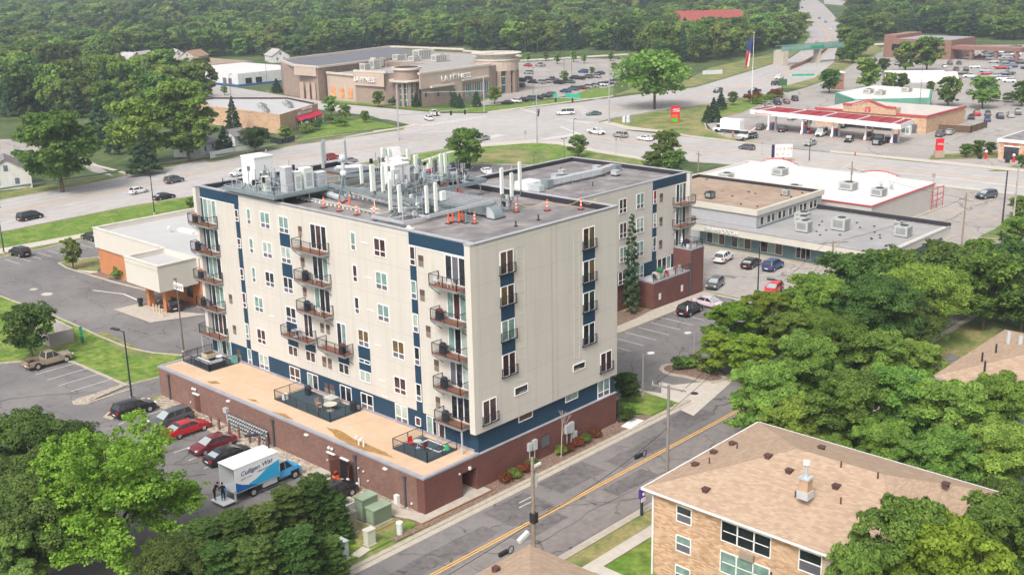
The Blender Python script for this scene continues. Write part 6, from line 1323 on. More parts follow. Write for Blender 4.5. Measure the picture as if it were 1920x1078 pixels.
CQ=[(216.4,101.0),(211.6,54.7),(222.4,56.2),(225.6,100.4)]
m=MB(); m.prism(CQ,4.35,5.25,white); m.part('fascia',B); m=MB(); m.prism(inset(CQ,.5),5.25,5.3,M('canopy_red_top',(.32,.04,.05)),M('canopy_red_top',(.32,.04,.05))); ring_wall(m,CQ,5.25,5.6,.25,white,M('canopy_red_top',(.32,.04,.05)))
for i in range(9): f=(i+.5)/9; a=Vector(CQ[0]).lerp(Vector(CQ[1]),f);b=Vector(CQ[3]).lerp(Vector(CQ[2]),f); m.bar((*a.lerp(b,.05),5.5),(*a.lerp(b,.95),5.5),.3,.25,rd if i%2 else white)
m.part('canopy_roof',B)
text('Speedway',.75,redm,B,(216.25,99.6,4.5),(-.1,-1,0),(-1,.1,0),.1,width=6,shear=.2)
GP='fuel pumps under the long white canopy'
for i,(x,y) in enumerate(((217.5,94.5),(217.2,84),(217,75),(217,65.6),(216.2,58))):
    m=MB(); 
    for dx in(-1.9,1.9): m.box(x+dx-.2,y-.2,0,x+dx+.2,y+.2,4.35,white)
    m.part('post',B)
    t=thing('fuel_pump','red, white and blue fuel pump, '+ORD[i]+' from the left under the canopy','fuel pump',(x,y,0),group=GP)
    m=MB(); m.box(x-.5,y-.35,.15,x+.5,y+.35,1.9,M('pump_blue',(.06,.09,.18))); m.box(x-2.6,y-.6,0,x+2.6,y+.6,.15,conc); m.part('cabinet',t)
    m=MB(); m.box(x-.55,y-.4,1.9,x+.55,y+.4,2.3,redm); m.box(x-2.4,y-.3,.15,x-1.9,y+.3,1.2,white); m.box(x-2.42,y-.32,.15,x-1.88,y+.32,.35,redm); m.part('topper',t)
m=MB(); m.tube((212.5,68.2,0),(212.5,68.2,1.1),.45,M('yellow_barrel',(.62,.60,.06))); m.thing('barrel','yellow-green barrel at the edge of the forecourt beside the black SUV','barrel')
# white roofed green-trimmed building behind the station
B=bldg('grocery_building','low building with bright white roof and green trim behind the petrol station',278,88)
Qw=GL([(1566,174),(1602,187),(1745,184),(1748,168),(1640,160)],4.8)
m=MB(); m.prism(Qw,0,4.1,M('wall_green_grey',(.16,.30,.24),rough=.7)); m.part('wall',B); m=MB(); m.prism(Qw,4.1,4.8,M('green_trim',(.10,.33,.24))); m.prism(inset(Qw,.6),4.8,4.85,roofw,roofw); m.part('roof',B)
for i,(px,py) in enumerate(((1628,175),(1650,178),(1700,172))): x,y=G(px,py,4.85); rtu(x,y,4.85,3,2.5,1.3,['pale unit at the left','pale unit in the middle','small pale unit at the right'][i]+' of the white roof behind the petrol station','units on the white grocery roof',col=M('rtu_beige',(.5,.48,.42)))
# car wash
B=bldg('car_wash','brick car wash with white roof edge and red sign at the right edge',215,20)
m=MB(); m.box(208.6,4,0,224,29.2,4.0,brickt); m.part('wall',B); m=MB(); m.box(208.2,3.6,4.0,224.4,29.6,4.7,white); m.box(208.7,4.1,4.7,223.9,29.1,4.72,roofg); m.part('roof',B)
m=MB(); m.box(208.5,24.6,0,208.6,27.9,3.0,pd); m.box(208.4,24.4,3.0,208.6,28.1,3.3,white); m.part('wash_bay',B); text('TOUCHLESS',.42,redm,B,(208.35,28.3,3.75),(0,-1,0),(-1,0,0),.05,width=3.6); text('CAR WASH',.42,redm,B,(208.35,28.3,3.32),(0,-1,0),(-1,0,0),.05,width=3.6)
for y in(23,19.5): m=MB(); m.box(208.5,y-.5,1,208.6,y+.5,2.6,orange); m.part('poster',B)
# brick hall far right
B=bldg('brick_hall','brown brick hall with flat roof and long porch above the far car park',462,155)
m=MB(); hb=M('hall_brick',(.24,.125,.095),kind='brick',col2=(.19,.10,.078)); m.box(451,142,0,478,168,8.6,hb); m.box(451,168,0,478,174,10.2,hb); m.part('wall',B); m=MB(); m.box(452,143,8.6,477,167,8.7,M('hall_roof',(.33,.33,.34))); m.part('roof',B)
m=MB(); m.box(450.9,166,3.2,451,170,6.2,pd); m.box(450.8,150,0,451,156,3,pd); m.part('window',B)
m=MB(); m.box(452,112,4.6,460,142,6.2,hb); m.part('porch_roof',B)
for y in(113,122,133): m=MB(); m.box(452.5,y,0,453.7,y+1.2,4.6,hb); m.part('column',B)
# red roofed halls beyond the trees
rr=M('red_tile_roof',(.34,.09,.075),kind='shingle',col2=(.29,.07,.06),rough=.8)
def gable(mb,c,L_,W_,z0,z1,a,m,ov=.4):
    ca,sa=math.cos(a),math.sin(a); T_=lambda x,y,z:(c[0]+ca*x-sa*y,c[1]+sa*x+ca*y,z)
    L2,W2=L_/2+ov,W_/2+ov; v=[T_(-L2,-W2,z0),T_(L2,-W2,z0),T_(L2,W2,z0),T_(-L2,W2,z0),T_(-L2,0,z1),T_(L2,0,z1)]
    v+= [(x,y,z-.15) for x,y,z in v]; mb.add(v,[(0,1,5,4),(2,3,4,5),(6,10,11,7),(8,11,10,9),(0,6,7,1),(1,7,11,5),(5,11,8,2),(2,8,9,3),(3,9,10,4),(4,10,6,0)],m)
def house(c,L_,W_,z0,z1,a,wm,rm,label,win=True,name='house'):
    t=thing(name,label,'house',(c[0],c[1],0)); ca,sa=math.cos(a),math.sin(a); T_=lambda x,y,z:(c[0]+ca*x-sa*y,c[1]+sa*x+ca*y,z)
    m=MB(); m.cbox((c[0],c[1],0),(L_,W_,z0),wm,a); v=[T_(-L_/2,-W_/2,z0),T_(-L_/2,W_/2,z0),T_(-L_/2,0,z1-.1),T_(L_/2,-W_/2,z0),T_(L_/2,W_/2,z0),T_(L_/2,0,z1-.1)]; m.add(v,[(0,2,1),(3,4,5)],wm); m.part('wall',t)
    m=MB(); gable(m,c,L_,W_,z0,z1,a,rm); m.part('roof',t)
    if win:
        for (x,y,z) in((-L_/2,-W_*.2,1.2),(-L_/2,W_*.2,1.2),(-L_/2,0,z0+.4),(L_*.2,-W_/2,1.2),(-L_*.2,-W_/2,1.2)):
            p=T_(x,y,z); m=MB(); m.cbox((p[0],p[1],z),(.12 if abs(x)==L_/2 else .9,.9 if abs(x)==L_/2 else .12,1.3),M('house_window_blue',(.10,.14,.20)),a); m.part('window',t)
    return t
x,y=G(1325,76); house((x+12,y+8),40,16,11,16.5,R(-40),M('hall_wall_pale',(.5,.45,.4)),rr,'long hall with a dull red tiled roof rising out of the far trees',False,'hall'); x,y=G(1200,84); house((x+6,y+4),14,12,7,11,R(-40),M('hall_wall_pale',(.5,.45,.4)),rr,'smaller red-roofed hall left of the long one in the trees',False,'hall')
hw_=M('house_white',(.62,.61,.58),kind='siding',s2=40); hr=M('house_roof_grey',(.22,.2,.2),rough=.9); hrb=M('house_roof_brown',(.36,.22,.15),rough=.9)
house((45.4,189.4),9,10,3.8,7.0,R(68),hw_,hr,'white gabled house with blue windows at the left edge of the picture'); 
house((97,194),10,7.5,3.0,5.8,R(30),hw_,hr,'small white house under the big tree beside the white fence'); house((113,200),5,5,2.6,4.4,R(10),hw_,hr,'little white shed at the end of the white fence')
for k,(px,py,l) in enumerate([(365,118,'house with an orange-brown roof at the edge of the far trees'),(332,116,'pale small house left of the orange-brown roof'),(237,122,'pale blue-grey house beside the light poles'),(268,120,'white house between the poles and the brown roof'),(298,124,'low tan house in front of the far trees'),(338,68,'pale roofed house deep in the far trees'),(320,32,'pale house almost swallowed by the farthest trees at upper left'),(520,116,'white house just left of the gym roof')]):
    x,y=G(px,py); house((x,y),14,9,3.4,6.5,R(30+40*(k%3)),hw_ if k%2 else M('house_beige',(.5,.46,.4)),hrb if k in(0,4) else M('house_roof_pale',(.42,.40,.39)),l)
# ---- brick walk-up apartments at lower right
B=bldg('brick_apartments','three-storey tan brick walk-up with a shingle hip roof at the lower right',13,-31)
shg=M('roof_shingles',(.465,.345,.245),kind='shingle',col2=(.365,.25,.175),rough=.9,var=.04,scale=1.2)
X0,X1,Y0,Y1,ZE,ZR_=4.6,21.6,-41.5,-20.1,7.45,10.3
m=MB(); m.box(5.2,-41,0,21.1,-20.9,7.3,brickt); m.part('wall',B)
m=MB(); xm=(X0+X1)/2; yr0=Y1-8.5; yr1=-35.5
V=[(X0,Y1,ZE),(X1,Y1,ZE),(xm,yr0,ZR_),(X0,Y0,ZE),(X1,Y0,ZE),(xm,yr1,ZR_)]
V+=[(a,b,c-.18) for a,b,c in V[:2]]+[(V[3][0],V[3][1],ZE-.18),(V[4][0],V[4][1],ZE-.18)]
m.add(V,[(1,0,2),(0,3,5,2),(4,1,2,5),(3,4,5)],shg); m.box(X0+.02,Y0+.02,ZE-.2,X1-.02,Y1-.02,ZE-.06,white); m.part('roof',B)
m=MB()
for a,b in(((X0,Y1),(X1,Y1)),((X0,Y0),(X0,Y1)),((X1,Y0),(X1,Y1))): m.bar((*a,ZE-.06),(*b,ZE-.06),.16,.14,white)
m.tube((5.1,-20.85,0),(5.1,-20.85,7.2),.09,white,n=6); m.part('gutter',B)
FB=Face('L',5.2)
for y0,y1,z0,z1,st in((-24.4,-23.0,5.4,6.8,'nar'),(-24.4,-23.0,2.9,4.3,'nar'),(-24.4,-23.0,.3,1.7,'nar'),(-31.2,-27.0,5.2,6.9,'door3'),(-31.2,-27.0,2.6,4.4,'door3'),(-31.2,-27.0,.1,1.7,'door3'),(-35.2,-33.4,5.2,6.9,'nar'),(-35.2,-33.4,2.6,4.3,'nar'),(-40.4,-36.4,3.4,7.0,'dbl'),(-40.9,-40.5,5.2,6.8,'nar')):
    window(B,FB,y0,y1,z0,z1,'dbl' if st=='dbl' else ('nar' if st=='nar' else 'door3'),pd if z0>5 else pc,split=.5 if st=='nar' else .32)
    if st=='door3':
        m=MB(); FB.box(m,y0+.2,y1-.2,(z0+z1)/2-.03,(z0+z1)/2+.03,.0,.06,frame); m.part('window_rail',B); m=MB(); FB.box(m,-29.9,-28.7,z0-.75,z0-.2,0,.25,tanv); m.part('air_conditioner',B)
m=MB(); FB.box(m,-36.3,-35.4,2.5,7.1,0,.05,M('panel_tan',(.42,.37,.31))); FB.box(m,-41.4,-40.6,2.5,7.1,0,.05,M('panel_tan',(.42,.37,.31))); m.part('siding_panel',B)
m=MB(); FB.box(m,-32.2,-31.6,2.1,2.8,0,.2,steelp); m.tube((5.0,-31.4,0),(5.0,-31.4,4.3),.06,darkm); m.part('electric_meter',B)
def roofz(x,y): 
    t=min((Y1-y)/8.5,(x-X0)/(xm-X0),(X1-x)/(X1-xm),1); return ZE+(ZR_-ZE)*max(0,t)
GV='brown vents on the shingle roofs'
pl=[(1373,833),(1338,849),(1440,858),(1303,872),(1323,926),(1480,880),(1568,909),(1659,937),(1722,941),(1540,842),(1773,911),(1382,840),(1330,868),(1577,872),(1646,893),(1491,934),(1576,944)]
for i,(px,py) in enumerate(pl):
    x,y=G(px,py,9); 
    for _ in range(3): x,y=G(px,py,roofz(x,y))
    z=roofz(x,y); t=i>=11
    m=MB()
    if not t: m.cbox((x,y,z-.1),(.42,.42,.32),M('vent_dark_brown',(.10,.05,.045),rough=.7)); m.cbox((x,y,z+.2),(.55,.55,.06),M('vent_dark_brown',(.10,.05,.045)))
    else: m.tube((x,y,z-.1),(x,y,z+.5),.06,M('vent_dark_brown',(.10,.05,.045)),n=6)
    m.thing('roof_vent',('dark pipe vent on the shingle hip roof, ' if t else 'square brown vent on the shingle hip roof, ')+ORD[i if not t else i-11]+' going from street side inward','roof vent',group=GV)
t=thing('chimney','tan flue box with a white-capped metal pipe on the shingle roof','chimney',(12.2,-33,9.6)); x,y=G(1510,918,9.8); m=MB(); m.box(x-.45,y-.45,9.2,x+.45,y+.45,9.75,steelp); m.box(x-.35,y-.35,9.75,x+.35,y+.35,10.7,M('flue_tan',(.45,.3,.2))); m.part('flue_box',t); m=MB(); m.box(x-.42,y-.42,10.7,x+.42,y+.42,10.85,steelp); m.tube((x,y,10.8),(x,y,11.8),.13,steelp); m.tube((x,y,11.8),(x,y,12.05),.26,white); m.part('flue_pipe',t)
B=bldg('brick_apartments','second tan shingle roof just poking in at the bottom edge',-16,-32)
m=MB(); m.box(-26,-44,0,-8.3,-20.1,7.2,brickt); m.part('wall',B); m=MB(); X0b,X1b,Y0b,Y1b=-26.6,-7.6,-45,-19.5; xb=(X0b+X1b)/2
V=[(X0b,Y1b,7.45),(X1b,Y1b,7.45),(xb,Y1b-9,10.2),(X0b,Y0b,7.45),(X1b,Y0b,7.45),(xb,Y0b+9,10.2)]; m.add(V,[(1,0,2),(0,3,5,2),(4,1,2,5),(3,4,5)],shg); m.box(X0b+.02,Y0b+.02,7.25,X1b-.02,Y1b-.02,7.4,white); m.part('roof',B)
x,y=G(930,1068,7.9); m=MB(); m.cbox((x,y,7.7),(.42,.42,.45),M('vent_dark_brown',(.10,.05,.045))); m.thing('roof_vent','single brown vent on the roof at the bottom edge of the picture','roof vent',group=GV)
B=bldg('tan_roof_house','pale-walled building with a tan shingle roof at the right edge behind the trees',52,-36)
m=MB(); m.box(42.8,-50,0,60,-27.4,7.2,M('siding_pale_blue',(.42,.45,.50),kind='siding',s2=40)); m.part('wall',B)
m=MB(); V=[(42,-26.8,7.4),(60.8,-26.8,7.4),(51.4,-35.5,10.0),(42,-51,7.4),(60.8,-51,7.4),(51.4,-44,10.0)]; m.add(V,[(1,0,2),(0,3,5,2),(4,1,2,5),(3,4,5)],shg); m.box(42.05,-50.9,7.2,60.7,-26.85,7.35,steelp); m.part('roof',B)
for i,(px,py,k) in enumerate(((1891,634,1),(1868,652,0),(1842,668,0),(1847,684,0),(1913,642,1))): x,y=G(px,py,8.8); m=MB(); m.tube((x,y,8.0),(x,y,9.2+.3*k),.1+.12*k,steelp if k else darkm); m.thing('roof_vent',('metal cap vent' if k else 'dark pipe vent')+' on the tan roof at the right edge, '+ORD[i]+' along the slope','roof vent',group='vents on the tan roof at the right edge')
# ---------------------------------------------------------------- street furniture
def Zat(x,y,py):     # height at which the vertical over (x,y) reaches image row py
    lo,hi=0,60
    for _ in range(40):
        z=(lo+hi)/2; d=np.array([x,y,z])-CP; v=539-FPX*(d@U2)/(d@FW)
        if v>py: lo=z
        else: hi=z
    return (lo+hi)/2
def lamp(px,py,pt,label,group=None,arm=1.6,ang=0,r=.1,m_=darkm,head=None,two=False,z=None,xy=None):
    x,y=xy or G(px,py); h=Zat(x,y,pt) if z is None else z
    t=thing('street_lamp',label,'street lamp',(x,y,0),group=group); m=MB(); m.tube((x,y,0),(x,y,h),r*1.2,m_,r*.7,n=8); m.tube((x,y,0),(x,y,.5),.25,conc,n=10); m.part('pole',t)
    for s in ((1,-1) if two else (1,)):
        c,sn=math.cos(R(ang))*s,math.sin(R(ang))*s; m=MB(); m.bar((x,y,h-.1),(x+c*arm*.5,y+sn*arm*.5,h),.07,.07,m_); m.cbox((x+c*arm*.75,y+sn*arm*.75,h-.05),(arm*.6,.38,.16),head or m_,R(ang)); m.part('lamp_head',t)
    return t
LG='tall dark lamp posts of the car parks'
lamp(248,752,621,'tall dark lamp post rising behind the black SUV at the left of the podium',ang=100,arm=2.0)
x,y=G(345,664); t=lamp(345,664,524,'brown lamp post carrying an EXIT board beside the bank drive-through',ang=90,arm=.3,m_=M('pole_brown',(.16,.13,.11)))
zz=Zat(x,y,530); m=MB(); m.box(x-.05,y-1.5,zz-.9,x+.05,y+.6,zz,white); m.box(x-.07,y-1.6,zz-.95,x-.05,y+.7,zz+.05,M('pole_brown',(.16,.13,.11))) if 0 else None; m.part('sign_board',t,'white EXIT board on the pole'); text('EXIT',.62,M('sign_text_brown',(.12,.05,.06)),t,(x-.07,y+.45,zz-.72),(0,-1,0),(-1,0,0),.02,width=1.8)
lamp(1205,745,664,'grey lamp post with round head on the grass by the pale walk',arm=1.2,ang=-30,m_=M('lamp_grey',(.3,.3,.3)),head=white); lamp(1301,676,623,'grey lamp post with round head in the mulch island',arm=1.2,ang=150,m_=M('lamp_grey',(.3,.3,.3)),head=white)
lamp(1419,590,463,'tall dark lamp post beside the red hatchback',ang=120,arm=.8); lamp(1462,592,525,'lamp post with boxy head beside the dark trees right of the red hatchback',ang=120,arm=1.8)
lamp(510,905,812,'',ang=150,arm=2.0,z=None).__setitem__('label','lamp post standing in front of the white box truck by the hedge')
for px,py,pt,l in((8,477,390,'thin lamp pole at the left edge of the picture beside the verge'),(290,403,318,'thin dark lamp pole in front of the black sedan on the main road'),(1517,305,262,'thin dark pole beside the white and purple pylon sign')): lamp(px,py,pt,l,'thin poles along the main roads',arm=.5)
for px,py,pt,l in((440,262,140,'tall pole in front of the white garage, leftmost'),(1000,195,127,'dark lamp pole in the gym car park beside the first parked row'),(1058,152,96,'lamp pole in the middle of the gym car park'),(1072,148,108,'second lamp pole in the middle of the gym car park'),(1008,118,80,'lamp pole at the far tree edge of the gym car park'),(985,112,70,'thin pole at the tree edge behind the gym'),(502,172,115,'bare pole right of the white garage'),(253,128,98,'wooden pole beside the pale far houses'),(349,155,110,'pole left of the white garage'),(1058,303,260,'lamp post with two arms at the island behind the wing'),(1076,285,224,'thin dark pole beside the round light tree'),(1853,210,147,'white-headed lamp pole in the right-hand car park'),(1723,215,120,'lamp pole by the white tents'),(1163,265,255,'short post near the junction queue'),(640,186,125,'thin pole before the gym front'),(555,258,212,'pale pole in front of the clinic awning'),(1001,315,288,'pole behind the tower beside the antennas'),(1410,190,187,'x')):
    if l!='x': lamp(px,py,pt,l,'poles around the junction and its car parks',arm=.9,two=('two' in l),r=.08,m_=M('lamp_grey_dark',(.12,.12,.12)))
# utility poles
def upole(px,py,pt,label,arms=((0,1.6),),ang=0,trans=0,xy=None,m_=woodp,r=.17,group=None):
    x,y=xy or G(px,py); h=Zat(x,y,pt); t=thing('utility_pole',label,'utility pole',(x,y,0),group=group)
    m=MB(); m.tube((x,y,0),(x,y,h),r,m_,r*.7,n=8); m.part('pole',t)
    for dz,L_ in arms:
        c,s=math.cos(R(ang)),math.sin(R(ang)); m=MB(); m.bar((x-c*L_,y-s*L_,h-.25-dz),(x+c*L_,y+s*L_,h-.25-dz),.12,.12,m_)
        for k in(-1,-.55,.55,1): m.tube((x+c*L_*k*.95,y+s*L_*k*.95,h-.2-dz),(x+c*L_*k*.95,y+s*L_*k*.95,h+.08-dz),.05,steelp,n=5)
        m.part('crossarm',t)
    for k in range(trans): 
        a=k*2.2; m=MB(); cx,cy=x+.5*math.cos(a+.5),y+.5*math.sin(a+.5); m.tube((cx,cy,h-2.6),(cx,cy,h-1.6),.26,M('transformer_grey',(.55,.57,.58),rough=.4),n=12); m.tube((cx,cy,h-1.6),(cx,cy,h-1.35),.07,brownv,n=6); m.part('transformer',t)
    return (x,y,h)
P1=upole(1000,1020,857,xy=(-2.4,-15.1),label='weathered wooden utility pole with a single grey transformer in front of the street',arms=(),trans=1)
P2=upole(1258,878,722,xy=(15.2,-15.0),label='grey utility pole with a slanting crossarm beside the street by the lawn corner',arms=((0,1.6),),ang=100,m_=M('pole_weathered',(.23,.21,.19)))
P3=upole(0,0,455,'wooden pole with crossarm and three transformers before the shop roof',((0,2.3),),ang=60,trans=3,xy=(84,7)) if 0 else None
x,y=G(1556,560); P3=upole(1556,560,452,'wooden pole with crossarm and three transformers rising from the trees before the shops',((0,2.2),),ang=-35,trans=3)
P4=upole(1592,400,303,'brown utility pole standing between the tan and the white roofs',((1.2,1.6),),ang=60,trans=1); P5=upole(1803,462,361,'wooden pole with small crossarm right of the low shop roof',((1,1.4),),ang=70); P6=upole(1876,450,320,'dark utility pole at the grass corner on the right',(),m_=M('pole_dark',(.05,.05,.07))); P7=upole(1897,440,308,'pale grey pole beside the dark one at the right',((0,.9),),m_=M('pole_pale',(.36,.34,.32))); upole(1309,322,283,'small wooden pole left of the white store roof',((.6,1.3),),ang=60)
m=MB(); x,y,h=P1
m.bar((x-.2,y,h-3.2),(x-1.2,y+.3,h-3.4),.07,.07,steelp); m.bar((x-.2,y,h-3.6),(x-1.2,y+.3,h-3.8),.07,.07,steelp); m.box(x+.1,y-.1,h-.9,x+.9,y+.05,h-.7,white); m.box(x-.2,y-.3,h-5.4,x+.25,y+.2,h-4.6,plas); m.thing('pole_hardware','brackets, white lamp arm and black splice boxes fixed to the near wooden pole','pole hardware')
def wire(a,b,sag=.6,r=.022,n=10,label='black overhead cable strung between the poles',grp='overhead cables along the street'):
    m=MB(); pts=[(a[0]+(b[0]-a[0])*i/n,a[1]+(b[1]-a[1])*i/n,a[2]+(b[2]-a[2])*i/n-4*sag*(i/n)*(1-i/n)) for i in range(n+1)]; m.pipe(pts,r,plas,n=4); return m
WL_=[((P1[0],P1[1],5.6),(-30,-15.3,5.6),'cable hanging from the near pole down over the bottom roof'),((P1[0],P1[1],5.8),(P2[0],P2[1],7.6),'lower cable with the black loops between the two street poles'),((P2[0]-.2,P2[1]-1.4,P2[2]-.2),(P3[0],P3[1]-1,P3[2]-.2),'upper cable running from the grey pole toward the shops'),((P2[0],P2[1]+1.4,P2[2]-.2),(P3[0],P3[1]+1,P3[2]-.2),'second cable running from the grey pole toward the shops'),((P2[0],P2[1],P2[2]-2.5),(P3[0],P3[1],P3[2]-2.5),'thick lower cable running from the grey pole toward the shops'),((P3[0],P3[1],P3[2]-.2),(P5[0],P5[1],P5[2]-.8),'cable from the transformer pole toward the right'),((P4[0],P4[1],P4[2]-1.2),(P5[0],P5[1],P5[2]-1),'cable over the white roof')]
for a,b,l in WL_: wire(a,b).thing('overhead_cable',l,'cable',group='overhead cables along the street')
def loop(c,r,lb):
    m=MB(); m.pipe([(c[0]+r*math.cos(a*PI/8),c[1],c[2]+r*math.sin(a*PI/8)) for a in range(17)],.04,plas,n=4); m.cbox((c[0]-.8,c[1],c[2]-.1),(.9,.25,.3),plas); m.thing('cable_loop',lb,'cable loop')
mid=lambda f:tuple(P1[i]+(P2[i]-P1[i])*f for i in range(2))
def online(px,py,y0=-15.1):
    lo,hi=0.,14.
    for _ in range(30):
        z=(lo+hi)/2
        if G(px,py,z)[1]>y0: lo=z
        else: hi=z
    return (*G(px,py,z),z)
loop(online(1208,850),.3,'black coiled cable loop hanging over the dark asphalt near the yellow line'); loop(online(958,1030),.3,'black coiled cable loop by the near wooden pole')
c1=online(990,997);c2_=online(972,1015); m=MB(); m.bar(c2_,c1,.3,.3,white); m.thing('splice_case','white splice case clamped to the cable beside the near wooden pole','splice case')
# traffic signals
def signal(px,py,pt,arm,ang,label,group='traffic signal masts at the junction',lamps=3,hz=None,al=.45):
    x,y=G(px,py); h=Zat(x,y,pt); t=thing('traffic_signal',label,'traffic signal',(x,y,0),group=group); gm=M('mast_grey',(.42,.44,.46),rough=.4,metal=.3)
    m=MB(); m.tube((x,y,0),(x,y,h),.22,gm,.12,n=8); m.part('mast',t)
    c,s=math.cos(R(ang)),math.sin(R(ang)); za=hz or min(h*.62,7)
    if arm: m=MB(); m.tube((x,y,za),(x+c*arm,y+s*arm,za+.5),.14,gm,.08,n=6); m.part('mast_arm',t)
    m=MB(); m.bar((x,y,h-.05),(x+c*2.5,y+s*2.5,h+.2),.08,.08,gm); m.cbox((x+c*2.8,y+s*2.8,h+.1),(.9,.35,.15),gm,R(ang)); m.part('luminaire',t)
    for k in range(lamps):
        f=(k+1)/lamps if arm else 0; ax,ay=(x+c*arm*(.35+.6*f),y+s*arm*(.35+.6*f)) if arm else (x-.7+1.4*k,y-.7+1.4*k); m=MB(); m.box(ax-.2,ay-.2,(za-.9 if arm else 2.6),ax+.2,ay+.2,(za+.4 if arm else 4.0),plas); m.part('signal_head',t)
    return t
signal(1007,270,172,16,40,'nearest signal mast with its arm reaching over the junction beside the green island'); signal(1142,232,120,17,118,'signal mast by the tree island whose arm holds two green street signs',lamps=2)
signal(908,211,146,20,150,'signal mast on the gym lawn with a long arm above the road'); signal(748,264,158,20,-30,'tall curved-arm signal mast beside the clinic corner',lamps=3)
x,y=G(1142,232); m=MB(); c,s=math.cos(R(118)),math.sin(R(118)); 
for f,w_,hh in((11,4.5,1.1),(16.3,1.0,1.4)): m.bar((x+c*(f-w_/2),y+s*(f-w_/2),8.0),(x+c*(f+w_/2),y+s*(f+w_/2),8.1),.12,hh,greens)
m.thing('street_name_sign','green street name boards on the signal arm over the junction','street sign'); 
text('Ave',.7,white,bpy.data.objects['street_name_sign'],(x+c*11.6,y+s*11.6,7.8),(-c,-s,0),(-s*-1,c*-1,0) if 0 else (-s,c,0),.05) if 0 else None
# signs
def pylon(px,py,pt,w_,h,ang,mt,label,post=darkm,txt=None,tm=None,name='pylon_sign',z0=None,ts=.6,extra=None,posts=1):
    x,y=G(px,py); H=Zat(x,y,pt); t=thing(name,label,'sign',(x,y,0)); c,s=math.cos(R(ang)),math.sin(R(ang)); m=MB(); m.cbox((x,y,H-h),(w_,.3,h),mt,R(ang)); m.part('sign_panel',t)
    m=MB(); 
    for k in ((0,) if posts==1 else (-.4,.4)): m.tube((x+c*w_*k,y+s*w_*k,0),(x+c*w_*k,y+s*w_*k,H-h),.14,post,n=8)
    m.part('post',t); n_=(s,-c)
    if txt:
        for i,(tt,f) in enumerate(txt): text(tt,ts,tm,t,(x-c*w_*.44+n_[0]*.17,y-s*w_*.44+n_[1]*.17,H-h+h*f),(c,s,0),(n_[0],n_[1],0),.03,width=w_*.88)
    return t,x,y,H
pylon(1468,304,271,4.2,3.0,-40,white,'white pylon sign with NEW & USED style lettering and dark purple end by the road',txt=(('N S M',.55),('S T C',.12)),tm=M('sign_text_rust',(.45,.16,.08)),ts=.9); 
bpy.data.objects['pylon_sign']['label']='white two-line pylon sign with a dark purple end beside the road behind the white store'
x,y=G(1468,304); m=MB(); H=Zat(x,y,271); m.cbox((x-1.9,y+1.65,H-3),(.5,.5,3),M('purple_dark',(.03,.02,.08)),R(-40)); m.part('sign_end',bpy.data.objects['pylon_sign'])
t,x,y,H=pylon(1266,231,199,2.6,6.0,-40,redm,'red price pylon with green and orange displays under the great tree',posts=2,txt=(('S',.72),),tm=white,ts=1.2)
m=MB(); c,s=math.cos(R(-40)),math.sin(R(-40)); m.cbox((x-c*.2+s*.18,y-s*.2-c*.18,H-4.6),(1.9,.05,1.0),M('led_green',(.02,.5,.04)),R(-40)); m.cbox((x-c*.2+s*.18,y-s*.2-c*.18,H-3.4),(1.9,.05,.9),orange,R(-40)); m.cbox((x-c*.2+s*.18,y-s*.2-c*.18,H-5.8),(1.9,.05,.8),white,R(-40)); m.part('price_display',t)
t,x,y,H=pylon(1760,296,260,1.9,5.0,-40,redm,'red pylon on a tan stone base at the station entrance',posts=2,txt=(('S',.7),('CAR WASH',.12)),tm=white,ts=.55); m=MB(); m.cbox((x,y,0),(2.4,.9,1.7),M('stone_tan',(.42,.30,.24)),R(-40)); m.part('base',t)
t,x,y,H=pylon(1571,168,138,4.2,5.4,-35,M('sign_brick',(.36,.15,.1),kind='brick',col2=(.3,.12,.09)),'brick arched sign with a round green emblem by the grassy bank',posts=2); m=MB(); c,s=math.cos(R(-35)),math.sin(R(-35)); m.tube((x-c*.2+s*.17,y-s*.2-c*.17,H-1.6),(x-c*.2+s*.3,y-s*.2-c*.3,H-1.6),.95,greens,n=14); m.part('emblem',t); m=MB(); m.cbox((x,y,H),(4.8,.7,.5),white,R(-35)); m.cbox((x,y,H+.5),(2.6,.7,.35),white,R(-35)); m.part('arch_cap',t)
t,x,y,H=pylon(1466,187,149,3.0,2.2,-40,M('sign_oval_green',(.05,.12,.05)),'oval green sign on a single pale post beside the small trees')
t,x,y,H=pylon(573,245,224,3.2,3.6,30,M('board_dark_teal',(.01,.05,.06)),'upright electronic board in front of the clinic awning',posts=2); c,s=math.cos(R(30)),math.sin(R(30)); m=MB(); m.cbox((x-c*.25+s*.17,y-s*.25-c*.17,H-3.4),(2.3,.06,2.8),M('screen_pale',(.45,.6,.62),var=.3,scale=1)); m.part('screen',t)
t,x,y,H=pylon(735,322,276,4.4,5.5,-25,white,'white and blue board standing behind the roof antennas',posts=2); c,s=math.cos(R(-25)),math.sin(R(-25)); m=MB(); m.cbox((x-c*.3+s*.18,y-s*.3-c*.18,H-1.9),(3.2,.06,1.4),M('sign_blue',(.03,.12,.3))); m.part('sign_panel',t)
pylon(1336,140,132,9,4.2,-30,M('white_board_far',(.55,.56,.55)),'plain pale billboard back beyond the great tree',posts=2)
for px,py,pt,w_,h,l in((1506,143,139,9,1.5,'long green road sign beside the highway near the brown barrier'),(1596,40,32,10,5,'green road sign by the trees at the far highway'),): pylon(px,py,pt,w_,h,-45,greens,l,posts=2,name='road_sign')
t,x,y,H=pylon(1203,967,917,.55,.85,0,M('bus_sign_purple',(.08,.02,.22)),'small purple and white bus stop sign on a thin post at the kerb',name='bus_stop_sign'); m=MB(); m.box(x-.27,y-.2,H-1.1,x+.27,y-.12,H-.75,white); m.tube((x,y-.16,H-.4),(x,y-.22,H-.4),.16,white,n=10); m.tube((x,y,H-.8),(x,y,0),.04,darkm); m.part('sign_panel',t)
